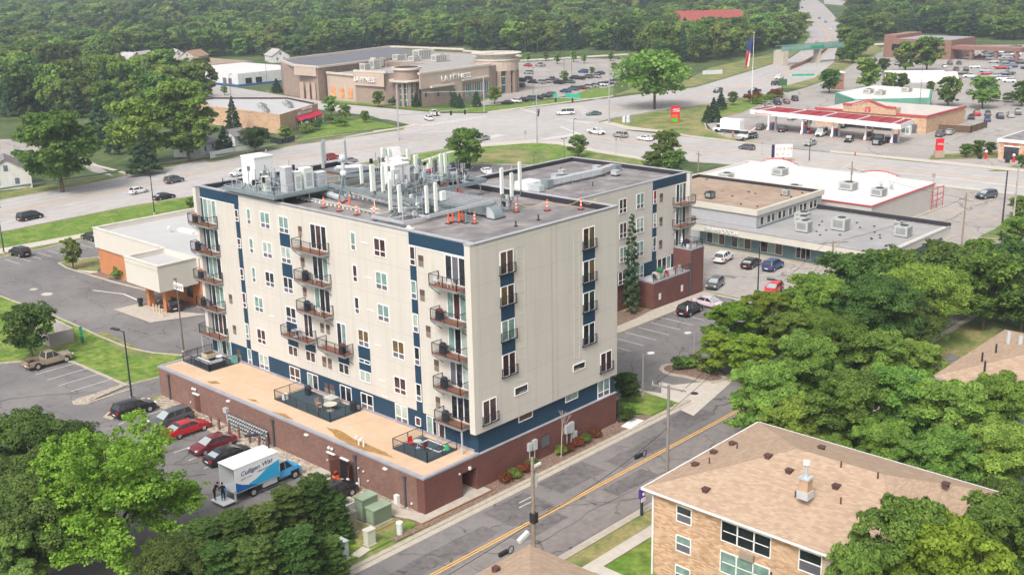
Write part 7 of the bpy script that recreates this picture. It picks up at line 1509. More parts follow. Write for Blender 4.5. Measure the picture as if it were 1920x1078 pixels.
for px,py,pt,l in((1428,292,270,'grey road sign post beside the station kerb strip'),(1749,350,331,'leaning small sign post by the white store'),(1252,290,263,'small sign post at the road edge behind the tree'),(1155,290,262,'thin sign post on the walk of the green island'),(500,300,285,'small sign on the verge'),(168,320,318,'round grey sign at the side street on the left'),(985,262,250,'little signal post in the junction')):
    x,y=G(px,py); H=Zat(x,y,pt)+.6; m=MB(); m.tube((x,y,0),(x,y,H),.06,M('lamp_grey',(.3,.3,.3)),n=6); m.box(x-.05,y-.35,H-.8,x+.05,y+.35,H,M('sign_back_grey',(.3,.28,.27))); m.thing('road_sign',l,'road sign',group='small road signs about the junction')
# flag
x,y=G(1409,193); H=Zat(x,y,63); t=thing('flagpole','very tall white flagpole with a large American flag hanging limp','flagpole',(x,y,0)); m=MB(); m.tube((x,y,0),(x,y,H),.13,white,.07,n=8); m.ball((x,y,H+.2),.3,M('gold',(.5,.35,.1))); m.part('pole',t)
m=MB(); W_,Hh=3.0,9.0; zt=H-1.0; fr=M('flag_red',(.45,.03,.05)); fw=M('flag_white',(.75,.73,.72)); fb=M('flag_blue',(.04,.06,.18))
def FP(u,v): # u across fold, v down
    return (x-.2-R2[0]*0-.4*math.sin(u*9)-u*1.7*RR[0]+v*1.0*-RR[0]+.3*v, y-u*1.7*RR[1]-v*1.0*RR[1]+.35*math.sin(u*9+v*2), zt-v*Hh-u*1.6)
n=14
for j in range(13):
    for i in range(n):
        u0,u1=i/n,(i+1)/n; v0,v1=j/13,(j+1)/13; mt=fb if (u0<.45 and v0<.52) else (fr if int(u0*7+.5)%2==0 else fw) if 0 else (fb if v0<.34 else (fr if (i//2)%2==0 else fw))
        m.add([FP(u0,v0),FP(u1,v0),FP(u1,v1),FP(u0,v1)],[(0,1,2,3)],mt)
m.part('flag',t)
# footbridge
t=thing('footbridge','green girder footbridge crossing the highway on a concrete abutment','footbridge',(*G(1500,105),0))
za=6.5; a=Vector(G(1466,96.5,6.5));b=Vector(G(1582,87.5,6.5)); gb2=M('bridge_green',(.14,.27,.22),rough=.6); d=(b-a).normalized(); nv=Vector((-d.y,d.x))
m=MB()
for o in(0,4): p=a+nv*o; q=b+nv*o; m.bar((*p,za+2.0),(*q,za+2.0),.3,.3,gb2); m.bar((*p,za),(*q,za),.4,.9,gb2); L_=(b-a).length
for i in range(22): p=a+(b-a)*i/21; m.bar((*p,za),(*p,za+2.0),.25,.25,gb2)
m.prism([(a+nv*.2)[:],(b+nv*.2)[:],(b+nv*3.8)[:],(a+nv*3.8)[:]],za,za+.3,conc); m.add([(*(a-nv*.1),za+.2),(*(b-nv*.1),za+.2),(*(b-nv*.1),za+1.7),(*(a-nv*.1),za+1.7)],[(0,1,2,3)],M('bridge_mesh_green',(.20,.34,.29))); m.part('girder',t)
m=MB(); m.prism([(a-nv*1)[:],(a+d*3-nv*1)[:],(a+d*3+nv*5)[:],(a+nv*5)[:]],0,za,conc); m.part('abutment',t); m=MB(); q=a+d*(L_*.62); m.prism([(q-d*.4)[:],(q+d*.4)[:],(q+d*.4+nv*4)[:],(q-d*.4+nv*4)[:]],0,za,conc); m.part('pier',t)
m=MB(); q=a+d*(L_*.55)-nv*.35; m.bar((*(q-d*4),za+1.1),(*(q+d*4),za+1.1),.1,1.2,greens); m.part('road_sign',t)
# guard rail and fences
m=MB(); gr=M('guard_rail',(.20,.25,.19),rough=.6,var=.1)
P=GL([(-60,372),(20,358),(180,334),(300,312),(454,290),(560,272),(640,259),(700,251)])
for a_,b_ in zip(P,P[1:]): m.bar((*a_,.75),(*b_,.75),.12,.42,gr)
m.thing('guard_rail','long grey-green guard rail along the far side of the main road','guard rail')
def fence(pts,h,mt,label,th=.1,post=3):
    t=thing('fence',label,'fence',(*pts[0],0)); m=MB()
    for a_,b_ in zip(pts,pts[1:]): m.bar((*a_,h-.05),(*b_,h-.05),th,.1,mt); m.bar((*a_,h*.55),(*b_,h*.55),th*.6,h*.9,mt)
    m.part('fence_panel',t); m=MB()
    for a_,b_ in zip(pts,pts[1:]):
        L_=math.dist(a_,b_); n=max(1,int(L_/post))
        for i in range(n+1): p=(a_[0]+(b_[0]-a_[0])*i/n,a_[1]+(b_[1]-a_[1])*i/n); m.box(p[0]-.08,p[1]-.08,0,p[0]+.08,p[1]+.08,h+.1,mt)
    m.part('post',t)
fence(GL([(395,299),(440,290),(486,283)]),1.9,white,'white board fence beside the small white house by the main road'); fence(GL([(507,268),(530,274),(552,266)]),1.8,darkm,'black fence beside the bush in front of the clinic'); fence(GL([(1760,247),(1820,250),(1850,240)]),1.9,M('fence_brown',(.12,.08,.05)),'dark brown enclosure fence behind the station shop')
# dumpster enclosure at the left
m=MB(); eb=M('enclosure_block',(.36,.31,.31),kind='brick',col2=(.34,.295,.295)); p1=G(96,652);p2=G(139,641);p3=G(116,612); z1=1.9
for a_,b_ in((p1,p2),(p2,(p2[0]+.3,p2[1]+6)),((p1[0]+.2,p1[1]+5),p1)): m.bar((*a_,z1/2),(*b_,z1/2),.25,z1,eb)
m.thing('dumpster_enclosure','pinkish-grey block wall enclosure beside the round dark tree at left','enclosure')
x,y=G(155,645); t=thing('pet_waste_station','green pet waste station on a thin post in the lawn','waste station',(x,y,0)); m=MB(); m.tube((x,y,0),(x,y,2.2),.05,greens,n=6); m.part('post',t); m=MB(); m.tube((x,y,.3),(x,y,1.0),.22,M('bin_green',(.02,.14,.1)),n=10); m.box(x-.15,y-.15,1.3,x+.15,y+.15,1.8,greens); m.box(x-.2,y-.03,1.9,x+.2,y+.03,2.4,greens); m.part('bin',t)
# utility cabinets near the corner
def cab(x0,y0,x1,y1,h,mt,label,lid=None,name='utility_cabinet',rz=0):
    t=thing(name,label,'utility cabinet',((x0+x1)/2,(y0+y1)/2,0)); m=MB(); m.box(x0,y0,.12,x1,y1,h,mt); m.box(x0-.1,y0-.1,0,x1+.1,y1+.1,.14,conc); m.part('cabinet',t); m=MB(); m.box(x0-.05,y0-.05,h,x1+.05,y1+.05,h+.1,lid or mt); m.part('lid',t)
    m=MB(); m.box(x0-.02,y0+(y1-y0)*.1,.3,x0,y0+(y1-y0)*.48,h*.92,lid or mt); m.box(x0-.02,y0+(y1-y0)*.52,.3,x0,y0+(y1-y0)*.9,h*.92,lid or mt); m.part('door',t)
gc=M('cabinet_olive',(.16,.21,.14),rough=.5,var=.05); gcl=M('cabinet_olive_lid',(.27,.34,.24),rough=.5)
cab(-4.6,2.9,-2.9,4.0,2.2,gc,'tall olive green transformer cabinet by the walk at the podium corner',gcl); cab(-4.4,1.7,-2.4,2.85,1.5,gc,'lower olive green transformer cabinet in front of the tall one',gcl)
cab(-7.0,2.2,-5.9,3.4,2.0,M('cabinet_tan',(.25,.22,.18),rough=.6),'tan-grey utility cabinet left of the olive ones',M('cabinet_tan_lid',(.38,.34,.28))); cab(-7.0,-.6,-6.2,.0,1.4,M('cabinet_cream',(.55,.55,.46)),'slim cream utility cabinet on the grass')
cab(-10.6,-.8,-9.2,.3,1.6,M('cabinet_blue_grey',(.38,.42,.42)),'pale blue-grey utility box by the hedge at the kerb'); m=MB(); x,y=G(750,1002); m.tube((x,y,0),(x,y,1.1),.28,M('pedestal_grey',(.52,.55,.53)),n=14); m.tube((x,y,1.1),(x,y,1.2),.3,white,n=14); m.thing('utility_pedestal','round pale grey pedestal standing alone in the corner grass','utility pedestal')
x,y=G(677,1037); m=MB(); m.cbox((x,y,.06),(1.5,.9,.1),concp,.2); m.thing('ground_slab','flat pale concrete slab in the grass beside the blue-grey box','ground slab')
x,y=G(1186,796); m=MB(); m.cbox((x,y,.1),(2.6,1.2,.1),white,.1); m.thing('ground_slab','flat white rounded slab in the mulch by the kerb at the tower corner','ground slab')
GB_='brown bollards along the podium wall'
for i,(x,y) in enumerate(((-1.5,31.8),(-1.3,30.6),(-1.2,28.8),(-1.2,27.0),(-1.2,25.1),(-1.1,23.6),(-1.0,22.4))): m=MB(); m.tube((x,y,0),(x,y,1.3),.13,M('bollard_brown',(.19,.09,.07),rough=.7),n=10); m.ball((x,y,1.3),.13,M('bollard_brown',(.19,.09,.07)),n=8,k=4); m.thing('bollard','brown bollard guarding the gas meters, '+ORD[i]+' counting from the left','bollard',group=GB_)
m=MB(); m.box(-1.2,11.2,.11,-.7,11.6,.7,orange); m.box(-1.15,11.25,.7,-.75,11.55,.95,plas); m.bar((-.95,11.4,.95),(-.95,11.4,1.1),.3,.06,orange); m.thing('tool_case','orange tool case standing by the open brown doors','tool case')
x,y=G(264,575); m=MB(); m.tube((x,y,0),(x,y,1.0),.3,plas,n=10); m.box(x-.3,y-.3,.7,x+.3,y+.3,1.3,darkm); m.thing('waste_bin','dark bin standing before the bank drive-through island','bin')
x,y=G(1603,293); m=MB(); m.tube((x,y,0),(x,y,.8),.16,redm,n=8); m.ball((x,y,.85),.18,redm); m.box(x-.3,y-.08,.45,x+.3,y+.08,.6,redm); m.thing('fire_hydrant','small red fire hydrant on the dry verge by the station','hydrant')
x,y=G(1180,230); m=MB(); m.cbox((x,y,.1),(2.0,1.0,2.2),M('cabinet_silver',(.5,.52,.52)),.2); m.cbox((x-1.3,y+.9,.1),(.9,.9,1.9),M('cabinet_silver',(.5,.52,.52)),.2); m.thing('signal_cabinet','silver signal control cabinets on the island left of the great tree','signal cabinet')
# white tunnels
t=thing('poly_tunnels','row of white garden tunnels in the right-hand car park','tunnel greenhouse',(*G(1725,152),0)); 
for k,(px,py) in enumerate(((1712,150),(1735,153))):
    x,y=G(px,py); m=MB(); n=8; L_=22; c,s=math.cos(R(-55)),math.sin(R(-55))
    for i in range(n):
        a0,a1=PI*i/n,PI*(i+1)/n; r_=4.2; pts=[]
        for sg,aa in((-1,a0),(1,a0),(1,a1),(-1,a1)): pts.append((x+c*L_/2*sg-s*r_*math.cos(aa),y+s*L_/2*sg+c*r_*math.cos(aa),r_*math.sin(aa)*.85))
        m.add(pts,[(0,1,2,3)],roofw)
    m.part('tunnel',t)
# pumps / vacuums near the wash
for k,(px,py,l) in enumerate(((1848,298,'red and white vacuum post left of the car wash bay'),(1900,305,'red and white vacuum post right of the car wash bay'))): x,y=G(px,py); m=MB(); m.tube((x,y,0),(x,y,1.5),.3,redm); m.ball((x,y,1.7),.35,white); m.cbox((x-1,y+1,0),(.8,.8,.9),plas); m.thing('vacuum_post',l,'vacuum post',group='vacuum posts at the car wash')
# lion: balcony furniture
def chair(x,y,z,a,col,label,group=None):
    t=thing('chair',label,'chair',(x,y,z),a,group=group,local=True); m=MB(); m.box(-.25,-.25,.4,.25,.25,.45,col); m.part('seat',t); m=MB(); m.box(-.25,.2,.45,.25,.25,.95,col); m.part('backrest',t)
    for sx in(-.22,.22):
        for sy in(-.22,.22): m=MB(); m.tube((sx,sy,0),(sx,sy,.42),.02,col,n=5); m.part('leg',t)
def table(x,y,z,col,label,r=.45):
    t=thing('table',label,'table',(x,y,z),local=True); m=MB(); m.tube((0,0,.7),(0,0,.74),r,col,n=14); m.part('tabletop',t); m=MB(); m.tube((0,0,0),(0,0,.7),.04,col); m.tube((0,0,0),(0,0,.04),r*.6,col,n=10); m.part('leg',t)
def grill(x,y,z,col,label):
    t=thing('barbecue_grill',label,'grill',(x,y,z),local=True); m=MB(); m.box(-.22,-.3,0,.22,.3,.75,darkm); m.part('cart',t); m=MB(); m.ball((0,0,.85),.36,col,n=10,k=6,sz=.7); m.box(-.25,-.7,.8,.25,-.35,.84,col); m.part('lid',t)
BZL=((19.15,'top'),(15.9,'second'),(12.65,'third'),(9.3,'fourth'),(6.0,'lowest'))
grill(6.3,23.9,15.9,darkm,'dark barbecue grill on the second balcony down of the middle stack'); chair(6.3,22.3,15.9,PI/2,white,'white chair on the second balcony down of the middle stack'); grill(6.3,24.0,12.65,darkm,'covered black grill on the third balcony down of the middle stack'); chair(6.2,21.6,12.65,PI/2,white,'white rocking chair on the third balcony down of the middle stack')
table(6.3,26.4,9.3,steelp,'small table on the left of the two low middle balconies'); chair(6.2,25.2,9.3,PI/2,steelp,'grey chair on the left of the two low middle balconies'); grill(6.3,18.6,9.2,M('grill_red_brown',(.12,.04,.03)),'red-brown grill on the right of the two low middle balconies')
chair(6.2,4.0,19.05,PI/2,white,'white chair at the left end of the top corner balcony'); chair(6.2,2.2,19.05,PI/2,white,'white chair at the right end of the top corner balcony'); grill(6.2,3.9,15.8,M('grill_red_brown',(.12,.04,.03)),'red-lidded grill on the second corner balcony down'); grill(6.3,3.7,12.55,plas,'big black covered grill on the third corner balcony down'); grill(6.2,3.6,9.3,darkm,'black kettle grill on the fourth corner balcony down'); grill(6.2,3.6,6.0,darkm,'grill with side shelf on the lowest corner balcony')
for i,(z,n_) in enumerate(BZL[:4]): chair(6.3,42.2,z,PI/2,[darkm,wood,steelp,darkm][i],f'{["black","brown","pale","black"][i]} chair on the {n_} balcony of the far-end stack'); grill(6.3,44.0,z,[wood,darkm,wood,darkm][i],f'{["brown","dark","brown","dark"][i]}-lidded grill on the {n_} balcony of the far-end stack')
# terrace things
table(4.0,5.2,3.58,steelp,'small grey glass table on the street-end terrace deck',.4); chair(3.9,5.9,3.58,0,redc,'dark red chair left of the glass table on the street-end deck'); chair(4.0,4.3,3.58,PI,M('chair_brown_red',(.12,.03,.03)),'brown-red chair right of the glass table on the street-end deck')
m=MB(); 
for a_,b_ in(((4.6,3.0),(4.6,5.8)),((5.9,3.0),(5.9,5.8)),((4.6,3.0),(5.9,3.0)),((4.6,5.8),(5.9,5.8))): m.bar((*a_,3.62),(*b_,3.62),.1,.05,white)
m.thing('outdoor_rug','dark outdoor rug with a white border on the street-end deck','rug'); m=MB(); m.tube((5.6,2.9,3.58),(5.6,2.9,4.1),.3,M('toy_green',(.03,.35,.12)),.12,n=10); m.thing('garden_bin','bright green tapered tub on the street-end deck','tub')
table(4.4,18.7,3.58,M('table_cream',(.5,.48,.4)),'round cream table on the middle terrace deck',.7); chair(4.2,20.4,3.58,0,M('chair_tan',(.3,.22,.16)),'tan chair left of the round table on the middle deck'); chair(3.7,19.6,3.58,1,M('chair_tan',(.3,.22,.16)),'tan chair in front of the round table on the middle deck'); grill(5.6,24.0,3.58,darkm,'dark grill with plants at the left of the middle deck'); m=MB(); m.box(5.2,19.6,3.58,6.2,20.8,4.2,M('chest_grey',(.32,.32,.3))); m.box(5.15,19.55,4.2,6.25,20.85,4.28,M('chest_lid',(.5,.49,.46))); m.thing('storage_chest','grey storage chest against the navy wall on the middle deck','chest'); grill(5.9,16.9,3.58,plas,'black covered grill at the right end of the middle deck'); m=MB(); m.box(3.0,24.6,3.58,3.5,25.0,4.2,white); m.thing('cooler','small white cooler at the front rail of the middle deck','cooler')
m=MB(); m.box(4.2,40.9,4.0,5.5,42.1,4.5,M('planter_cream',(.5,.45,.3))); m.box(4.3,41.0,4.5,5.4,42.0,4.52,M('soil',(.08,.045,.03))); 
for x,y in((4.3,41),(5.4,41),(4.3,42),(5.4,42)): m.box(x-.05,y-.05,3.58,x+.05,y+.05,4.0,M('planter_cream',(.5,.45,.3)))
m.thing('raised_planter','cream raised planter box on the far-end deck','planter'); m=MB(); m.box(2.85,38.4,3.58,3.5,41.6,4.25,M('sofa_dark',(.035,.035,.045))); m.box(3.5,38.4,3.58,5.0,39.1,4.25,M('sofa_dark',(.035,.035,.045))); m.box(2.95,38.5,4.25,3.5,41.4,4.4,M('cushion_grey',(.5,.5,.52))); m.box(3.5,38.45,4.25,4.9,39.05,4.4,M('cushion_grey',(.5,.5,.52))); m.thing('corner_sofa','dark corner sofa with pale grey cushions on the far-end deck','sofa')
m=MB(); m.tube((5.2,40,3.58),(5.2,40,4.3),.35,M('blue_cover',(.02,.05,.3)),n=10); m.tube((5.2,40,4.3),(5.2,40,4.36),.4,white,n=10); m.thing('side_table','round blue-covered side table with white top on the far-end deck','side table'); m=MB(); m.box(6.0,38.3,3.58,6.5,38.9,4.4,M('turquoise',(.15,.4,.35))); m.thing('deck_box','turquoise box against the wall at the end of the far-end deck','box')
# wing terrace
m=MB(); m.tube((64.5,21.9,3.8),(64.5,21.9,4.5),.9,M('table_cream',(.5,.48,.4)),n=14); m.thing('table','round pale table on the low brick terrace of the wing','table'); m=MB(); m.ball((64.9,21.9,4.9),.6,M('bowl_green',(.03,.16,.07)),sz=.6); m.thing('grill_dome','green domed grill on the pale round table of the wing terrace','grill')
for k,(x,y,cc,l) in enumerate(((63.2,21.5,darkm,'dark'),(65.9,21.4,redc,'red'),(68.4,21.7,wood,'brown'),(69.4,21.6,M('chest_grey',(.32,.32,.3)),'grey'))): chair(x,y,3.8,PI/2,cc,f'{l} chair on the low brick terrace of the wing',None)
grill(72.2,22.5,6.74,plas,'tall black covered grill on the upper brick terrace of the wing'); m=MB(); m.tube((71.6,23.0,6.74),(71.6,23.0,9.2),.04,steel); m.tube((71.6,23,7.4),(71.6,23,9.1),.22,white,.04,n=8); m.thing('folded_parasol','folded white parasol on the upper brick terrace of the wing','parasol'); m=MB(); m.box(70.9,21.3,6.74,71.3,21.7,7.4,white); m.thing('side_table','white cube side table on the upper brick terrace of the wing','side table')
# ---------------------------------------------------------------- trees
def leafmesh(name,blobs,n,size,mat,flat=.35,seed=0,elong=1.25,trunk=None,sub=0):
    r_=np.random.default_rng(seed); B=np.array(blobs,float)
    if sub:      # break every limb's clump into smaller sprays
        C=[]
        for x,y,z,q in B:
            C.append((x,y,z,q*.7,0))
            for _ in range(sub):
                d=r_.normal(size=3); d/=np.linalg.norm(d); d[2]=abs(d[2])*.9-.15; e=q*r_.uniform(.7,1.12); C.append((x+d[0]*e,y+d[1]*e,z+d[2]*e*.8,q*r_.uniform(.22,.46),0))
        B=np.array(C)[:,:4]
    wgt=B[:,3]**2; wgt/=wgt.sum()
    k=r_.choice(len(B),n,p=wgt); d=r_.normal(size=(n,3)); d/=np.linalg.norm(d,axis=1)[:,None]
    low=d[:,2]<-.35; d[low,2]*=-.6; d/=np.linalg.norm(d,axis=1)[:,None]
    rad=B[k,3]*(1-np.abs(r_.normal(0,.16,n)))*(1+.12*np.sin(d[:,0]*9+k)*np.cos(d[:,1]*8+d[:,2]*7))
    c=B[k,:3]+d*rad[:,None]*np.array([1,1,.85]); 
    nr=d*.8+r_.normal(size=(n,3))*.5+np.array([0,0,.75]); nr/=np.linalg.norm(nr,axis=1)[:,None]
    t=np.cross(nr,r_.normal(size=(n,3))); t/=np.linalg.norm(t,axis=1)[:,None]; b=np.cross(nr,t)
    s=size*r_.uniform(.6,1.3,n)[:,None]*.5; bend=nr*s*.35
    V=np.stack([c-t*s*elong-bend,c-b*s,c+t*s*elong-bend,c+b*s],1).reshape(-1,3)
    F=np.arange(n*4).reshape(-1,4); tone=np.clip(r_.uniform(.15,.75,len(B))[k]+r_.normal(0,.16,n),0,1)
    nv,nf=len(V),n; tv=[];tf=[]
    if trunk:
        tb=MB(); trunk(tb); tv=tb.v; tf=tb.f
    me=bpy.data.meshes.new(name); allv=np.concatenate([V,np.array(tv,float).reshape(-1,3)]) if tv else V
    me.vertices.add(len(allv)); me.vertices.foreach_set('co',allv.reshape(-1).astype(np.float32))
    loops=list(F.reshape(-1)); st=list(range(0,n*4,4)); 
    for f in tf: st.append(len(loops)); loops+= [nv+a for a in f]
    me.loops.add(len(loops)); me.loops.foreach_set('vertex_index',np.array(loops,np.int32)); me.polygons.add(len(st)); me.polygons.foreach_set('loop_start',np.array(st,np.int32))
    me.materials.append(mat); me.materials.append(bark)
    mi=np.zeros(len(st),np.int32); mi[n:]=1; me.polygons.foreach_set('material_index',mi); me.update(calc_edges=True)
    at=me.attributes.new('tone','FLOAT','POINT'); tt=np.zeros(len(allv),np.float32); tt[:nv]=np.repeat(tone,4); at.data.foreach_set('value',tt)
    return me
def blobs_round(H,Rr,seed,nb=34,base=.22,top=1.0,spread=1.0):
    r_=random.Random(seed); out=[]
    for i in range(nb):
        z=base+(top-base)*((i+.5)/nb)**.9; prof=math.sin(min(1,max(.03,(z-base)/(top-base)))**.75*PI*.93)**.6
        a=i*2.4+r_.uniform(-.5,.5); q=Rr*prof*(.72 if i%3 else .25)*r_.uniform(.75,1.1)*spread; br=Rr*r_.uniform(.26,.42)
        out.append((q*math.cos(a),q*math.sin(a),min(z*H,H-br*.7),br))
    return out
def trunk_f(H,Rr,r0=.28,seed=0,fork=.32):
    def f(mb):
        r_=random.Random(seed); mb.tube((0,0,-.1),(.1,0,H*fork),r0,bark,r0*.75,n=7)
        for i in range(6):
            a=i*1.05+r_.uniform(-.3,.3); p=(.1,0,H*fork*r_.uniform(.8,1.05)); q=(Rr*.55*math.cos(a),Rr*.55*math.sin(a),H*r_.uniform(.55,.8)); mb.tube(p,q,r0*.5,bark,r0*.15,n=5)
        mb.tube((.1,0,H*fork),(0,0,H*.85),r0*.6,bark,r0*.15,n=5)
    return f
def blobs_cone(H,Rr,seed,nb=46,pw=1.0):
    r_=random.Random(seed); out=[]
    for i in range(nb):
        f=(i+.5)/nb; z=H*(.06+.9*f); q=Rr*(1-f)**pw*.78; a=i*2.4; br=max(.1*Rr,Rr*(.34*(1-f)**.7+.07)); out.append((q*math.cos(a),q*math.sin(a),z,br))
    return out
SP={}
def species(key,lod):
    if (key,lod) in SP: return SP[(key,lod)]
    N={0:(60000,.21),1:(12000,.42),2:(2600,.8)}[lod]; H=12.0; n,s=N
    sd=abs(hash(key))%97 if 0 else sum(map(ord,key))
    if key.startswith('conifer'): bl=blobs_cone(H,3.2,sd); mat=leafC; s*=.8; Rr=3.2
    elif key=='columnar': bl=blobs_cone(H,1.25,sd,60,.45); mat=leafC; n=int(n*.5); s*=.8; Rr=1.25
    elif key=='hedge': bl=[(.95*math.cos(i*2.4)*(1-.3*(i/60)),.95*math.sin(i*2.4)*(1-.3*(i/60)),12*(i+.8)/63,1.25-.55*(i/60)) for i in range(60)]; mat=leafD; s*=.7; Rr=2.2
    elif key=='locust':
        r_=random.Random(5); bl=[]
        for i in range(46):
            a=i*2.4; L_=r_.uniform(3.6,7.2); e=r_.uniform(-.55,1.15)
            for f in(.45,.65,.85,1.0): bl.append((L_*f*math.cos(a)*math.cos(e),L_*f*math.sin(a)*math.cos(e),5.2+L_*f*math.sin(e)*.95,.95+.35*r_.random()))
        mat=leafY; Rr=7; s*=.9
    elif key=='oak': bl=blobs_round(H,8.2,sd,60,.28,1.0); mat=leafA; Rr=8.2
    elif key=='loose': bl=[(x,y,z,r_*.8) for x,y,z,r_ in blobs_round(H,4.6,sd,46,.25)]; mat=leafB; n=int(n*.75); Rr=4.6
    else:
        v=int(key[-1]) if key[-1].isdigit() else 0; bl=blobs_round(H,(5.4,4.8,5.9,5.0)[v%4],sd+v*7,(38,30,44,34)[v%4],(.2,.16,.24,.2)[v%4]); mat=(leafA,leafB,leafD,leafO)[v%4]; Rr=5.2
    tr=trunk_f(H,Rr*.8,.30 if not key.startswith('con') else .2,sd)
    if key=='columnar' or key=='hedge' or key.startswith('con'):
        tr=lambda mb: mb.tube((0,0,-.1),(0,0,10.5),.16,bark,.04,n=6)
    if lod==2: r=(leafmesh(key+'_tree',bl,n,s,mat,seed=sd,trunk=tr,sub=2),None)
    else:
        cm=leafmesh('crown',bl,n,s,mat,seed=sd,sub=7 if lod==0 else 5); tb=MB(); tr(tb); r=(cm,tb.mesh('trunk'))
    SP[(key,lod)]=(r,Rr,H); return SP[(key,lod)]
TN={'conifer':'spruce_tree','columnar':'columnar_tree','hedge':'arborvitae','oak':'oak_tree','locust':'locust_tree'}
ALLT=[]
def tree(x,y,h,r,key,label,group='trees about the blocks',mat=None,lod=None):
    d=math.dist((x,y,0),tuple(CP)); lod=(0 if d<150 else 1 if d<330 else 2) if lod is None else lod
    (cm,tm),Rr,H=species(key,lod); nm=TN.get(key.rstrip('0123456789'),'tree'); rot=random.random()*6.28
    if tm:
        t=thing(nm,label,'tree',(x,y,0),rot,group); t.scale=(r/Rr,r/Rr,h/H)
        c=link('crown',cm,t); link('trunk',tm,t)
    else:
        t=link(nm,cm,None,label); c=t; t.location=(x,y,0); t.rotation_euler=(0,0,rot); t.scale=(r/Rr,r/Rr,h/H); t['category']='tree'; t['group']=group
    if mat: c.material_slots[0].link='OBJECT'; c.material_slots[0].material=mat
    ALLT.append((x,y,r)); return t
def depth(x,y,z): return float((np.array([x,y,z])-CP)@FW)
def T(cx,cy,rp,key,label,hr=2.1,zc=.62,mat=None,group=None,**k):
    h=10.
    for _ in range(6):
        x,y=G(cx,cy,h*zc); r=rp*depth(x,y,h*zc)/FPX; h=hr*r
    return tree(x,y,h,r,key,label,group or 'trees about the blocks',mat,**k)
random.seed(21)
def T2(cx,cy,z,rp,key,label,mat=None,group=None):
    x,y=G(cx,cy,z); r=rp*depth(x,y,z)/FPX; return tree(x,y,z+r*.8,r,key,label,group,mat)
def nth(n):
    U=ORD[:9]; 
    if n<20: return ORD[n]
    T_=['twent','thirt','fort','fift','sixt','sevent','eight','ninet'][(n+1)//10-2]; k=(n+1)%10; return T_+'ieth' if k==0 else T_+'y-'+U[k-1]
T(208,940,188,'locust','big bright yellow-green spreading tree filling the bottom left corner',1.6,.5)
for a in((315,1075,74,'round2','dark tree filling the gap between the bright tree and the clipped hedge'),(45,850,88,'round2','dark leafy tree at the left edge behind the bright yellow-green one'),(70,975,100,'round2','dark tree low in the bottom left corner, half behind the bright one'),(130,845,62,'round2','dark tree between the bright tree and the car park cracks'),(10,930,90,'round2','dark tree cut by the left edge of the picture near the bottom'),(18,1040,80,'round3','dull green tree in the very bottom left corner')): T(*a,mat=leafD if a[3]=='round2' else None)
GH='evergreen hedge row beside the truck'
for i,a in enumerate(((385,1025,46),(440,1012,48),(492,998,48),(540,965,48),(590,948,50),(630,965,34),(410,1080,56),(480,1070,56),(560,1050,56),(620,1045,36),(350,1085,52),(330,1050,42))): T(*a,'hedge','dark evergreen of the clipped hedge by the truck, '+ORD[i]+' one',2.7,.55,group=GH)
T(52,612,46,'round2','round dark tree beside the pinkish block enclosure and the tan pickup',2.35,mat=leafD); T(133,470,23,'loose','small thin tree in the car park island beside the bank',2.6,mat=leafO)
T(105,268,76,'round0','large mid-green tree left of the main road, above the guard rail',2.0,mat=leafA); T(345,212,68,'round1','large bright-topped tree above the small white house',2.2); T(258,235,58,'round0','full green tree left of the bright-topped one above the main road',2.2); T(290,175,45,'round1','yellowish-green tree behind the pair above the main road')
for a in((143,188,17,'tall narrow dark spruce at the left',4.4),(186,228,30,'broad grey-green spruce at the left',3.0),(212,258,17,'slim blue spruce left of the dark one by the road',4.2),(268,288,32,'dark blue spruce below the big trees by the road',2.8),(436,218,17,'pointed dark spruce beside the clinic wall',4.2),(60,232,20,'blue-green spruce behind the large tree at left',3.4),(420,262,18,'dark spruce beside the white fence',2.8)): T(a[0],a[1],a[2],'conifer',a[3],a[4],.45)
T(477,257,27,'round2','round dark bushy tree by the white fence corner',1.7,mat=leafD); T(535,247,14,'round0','round bush in front of the black fence at the clinic',1.7); T(358,378,13,'round1','round bush behind the top left corner of the apartment block',1.7)
for i,a in enumerate(((620,195,17,'loose','light airy tree on the clinic lawn, leftmost'),(646,207,14,'loose','light airy tree on the clinic lawn, middle'),(684,217,10,'round0','small round tree on the clinic lawn, rightmost'),(708,183,13,'round0','small tree against the gym wall left of the corner tower'),(420,168,8,'loose','small yellow tree in front of the white garage'),(518,157,12,'conifer','small spruce at the left end of the gym'))): T(a[0],a[1],a[2],a[3],a[4],2.3)
for i,a in enumerate(((797,172,15),(816,168,14),(833,168,15),(852,185,12),(893,186,11),(780,188,9),(862,190,10))): T(*a,'conifer','spruce in front of the gym wall, '+ORD[i]+' as they stand from the corner tower',3.0,.45,group='spruces at the gym')
for a in((850,170,11,'round1','light round tree between the gym spruces'),(871,168,12,'round1','second light round tree between the gym spruces'),(927,175,14,'round0','fresh green tree before the gym entrance tower')): T(*a,2.3)
for i,a in enumerate(((1058,142,10),(1152,126,10),(1110,132,7),(1095,108,8),(1145,104,8),(1213,107,10),(990,105,8),(1023,104,8),(1045,108,9),(1075,104,9))): T(*a,'loose','small airy tree in or beside the gym car park, '+ORD[i]+' one',2.3,group='small trees of the gym car park')
T(1228,138,80,'oak','huge spreading dark-green oak standing alone on the road island',1.35,.62)
T(1084,270,22,'round3','small round yellow-green tree above the far roof edge of the wing',1.9,mat=leafO); T(873,272,36,'round0','medium tree beyond the tower roof on the green island',2.2); T(1247,272,31,'round1','bright green tree behind the far corner of the wing',2.2); T(1264,300,26,'round1','lower bright tree in front of the one behind the wing corner',1.8); T(1225,300,22,'round0','leafy tree left of the wing corner',1.9)
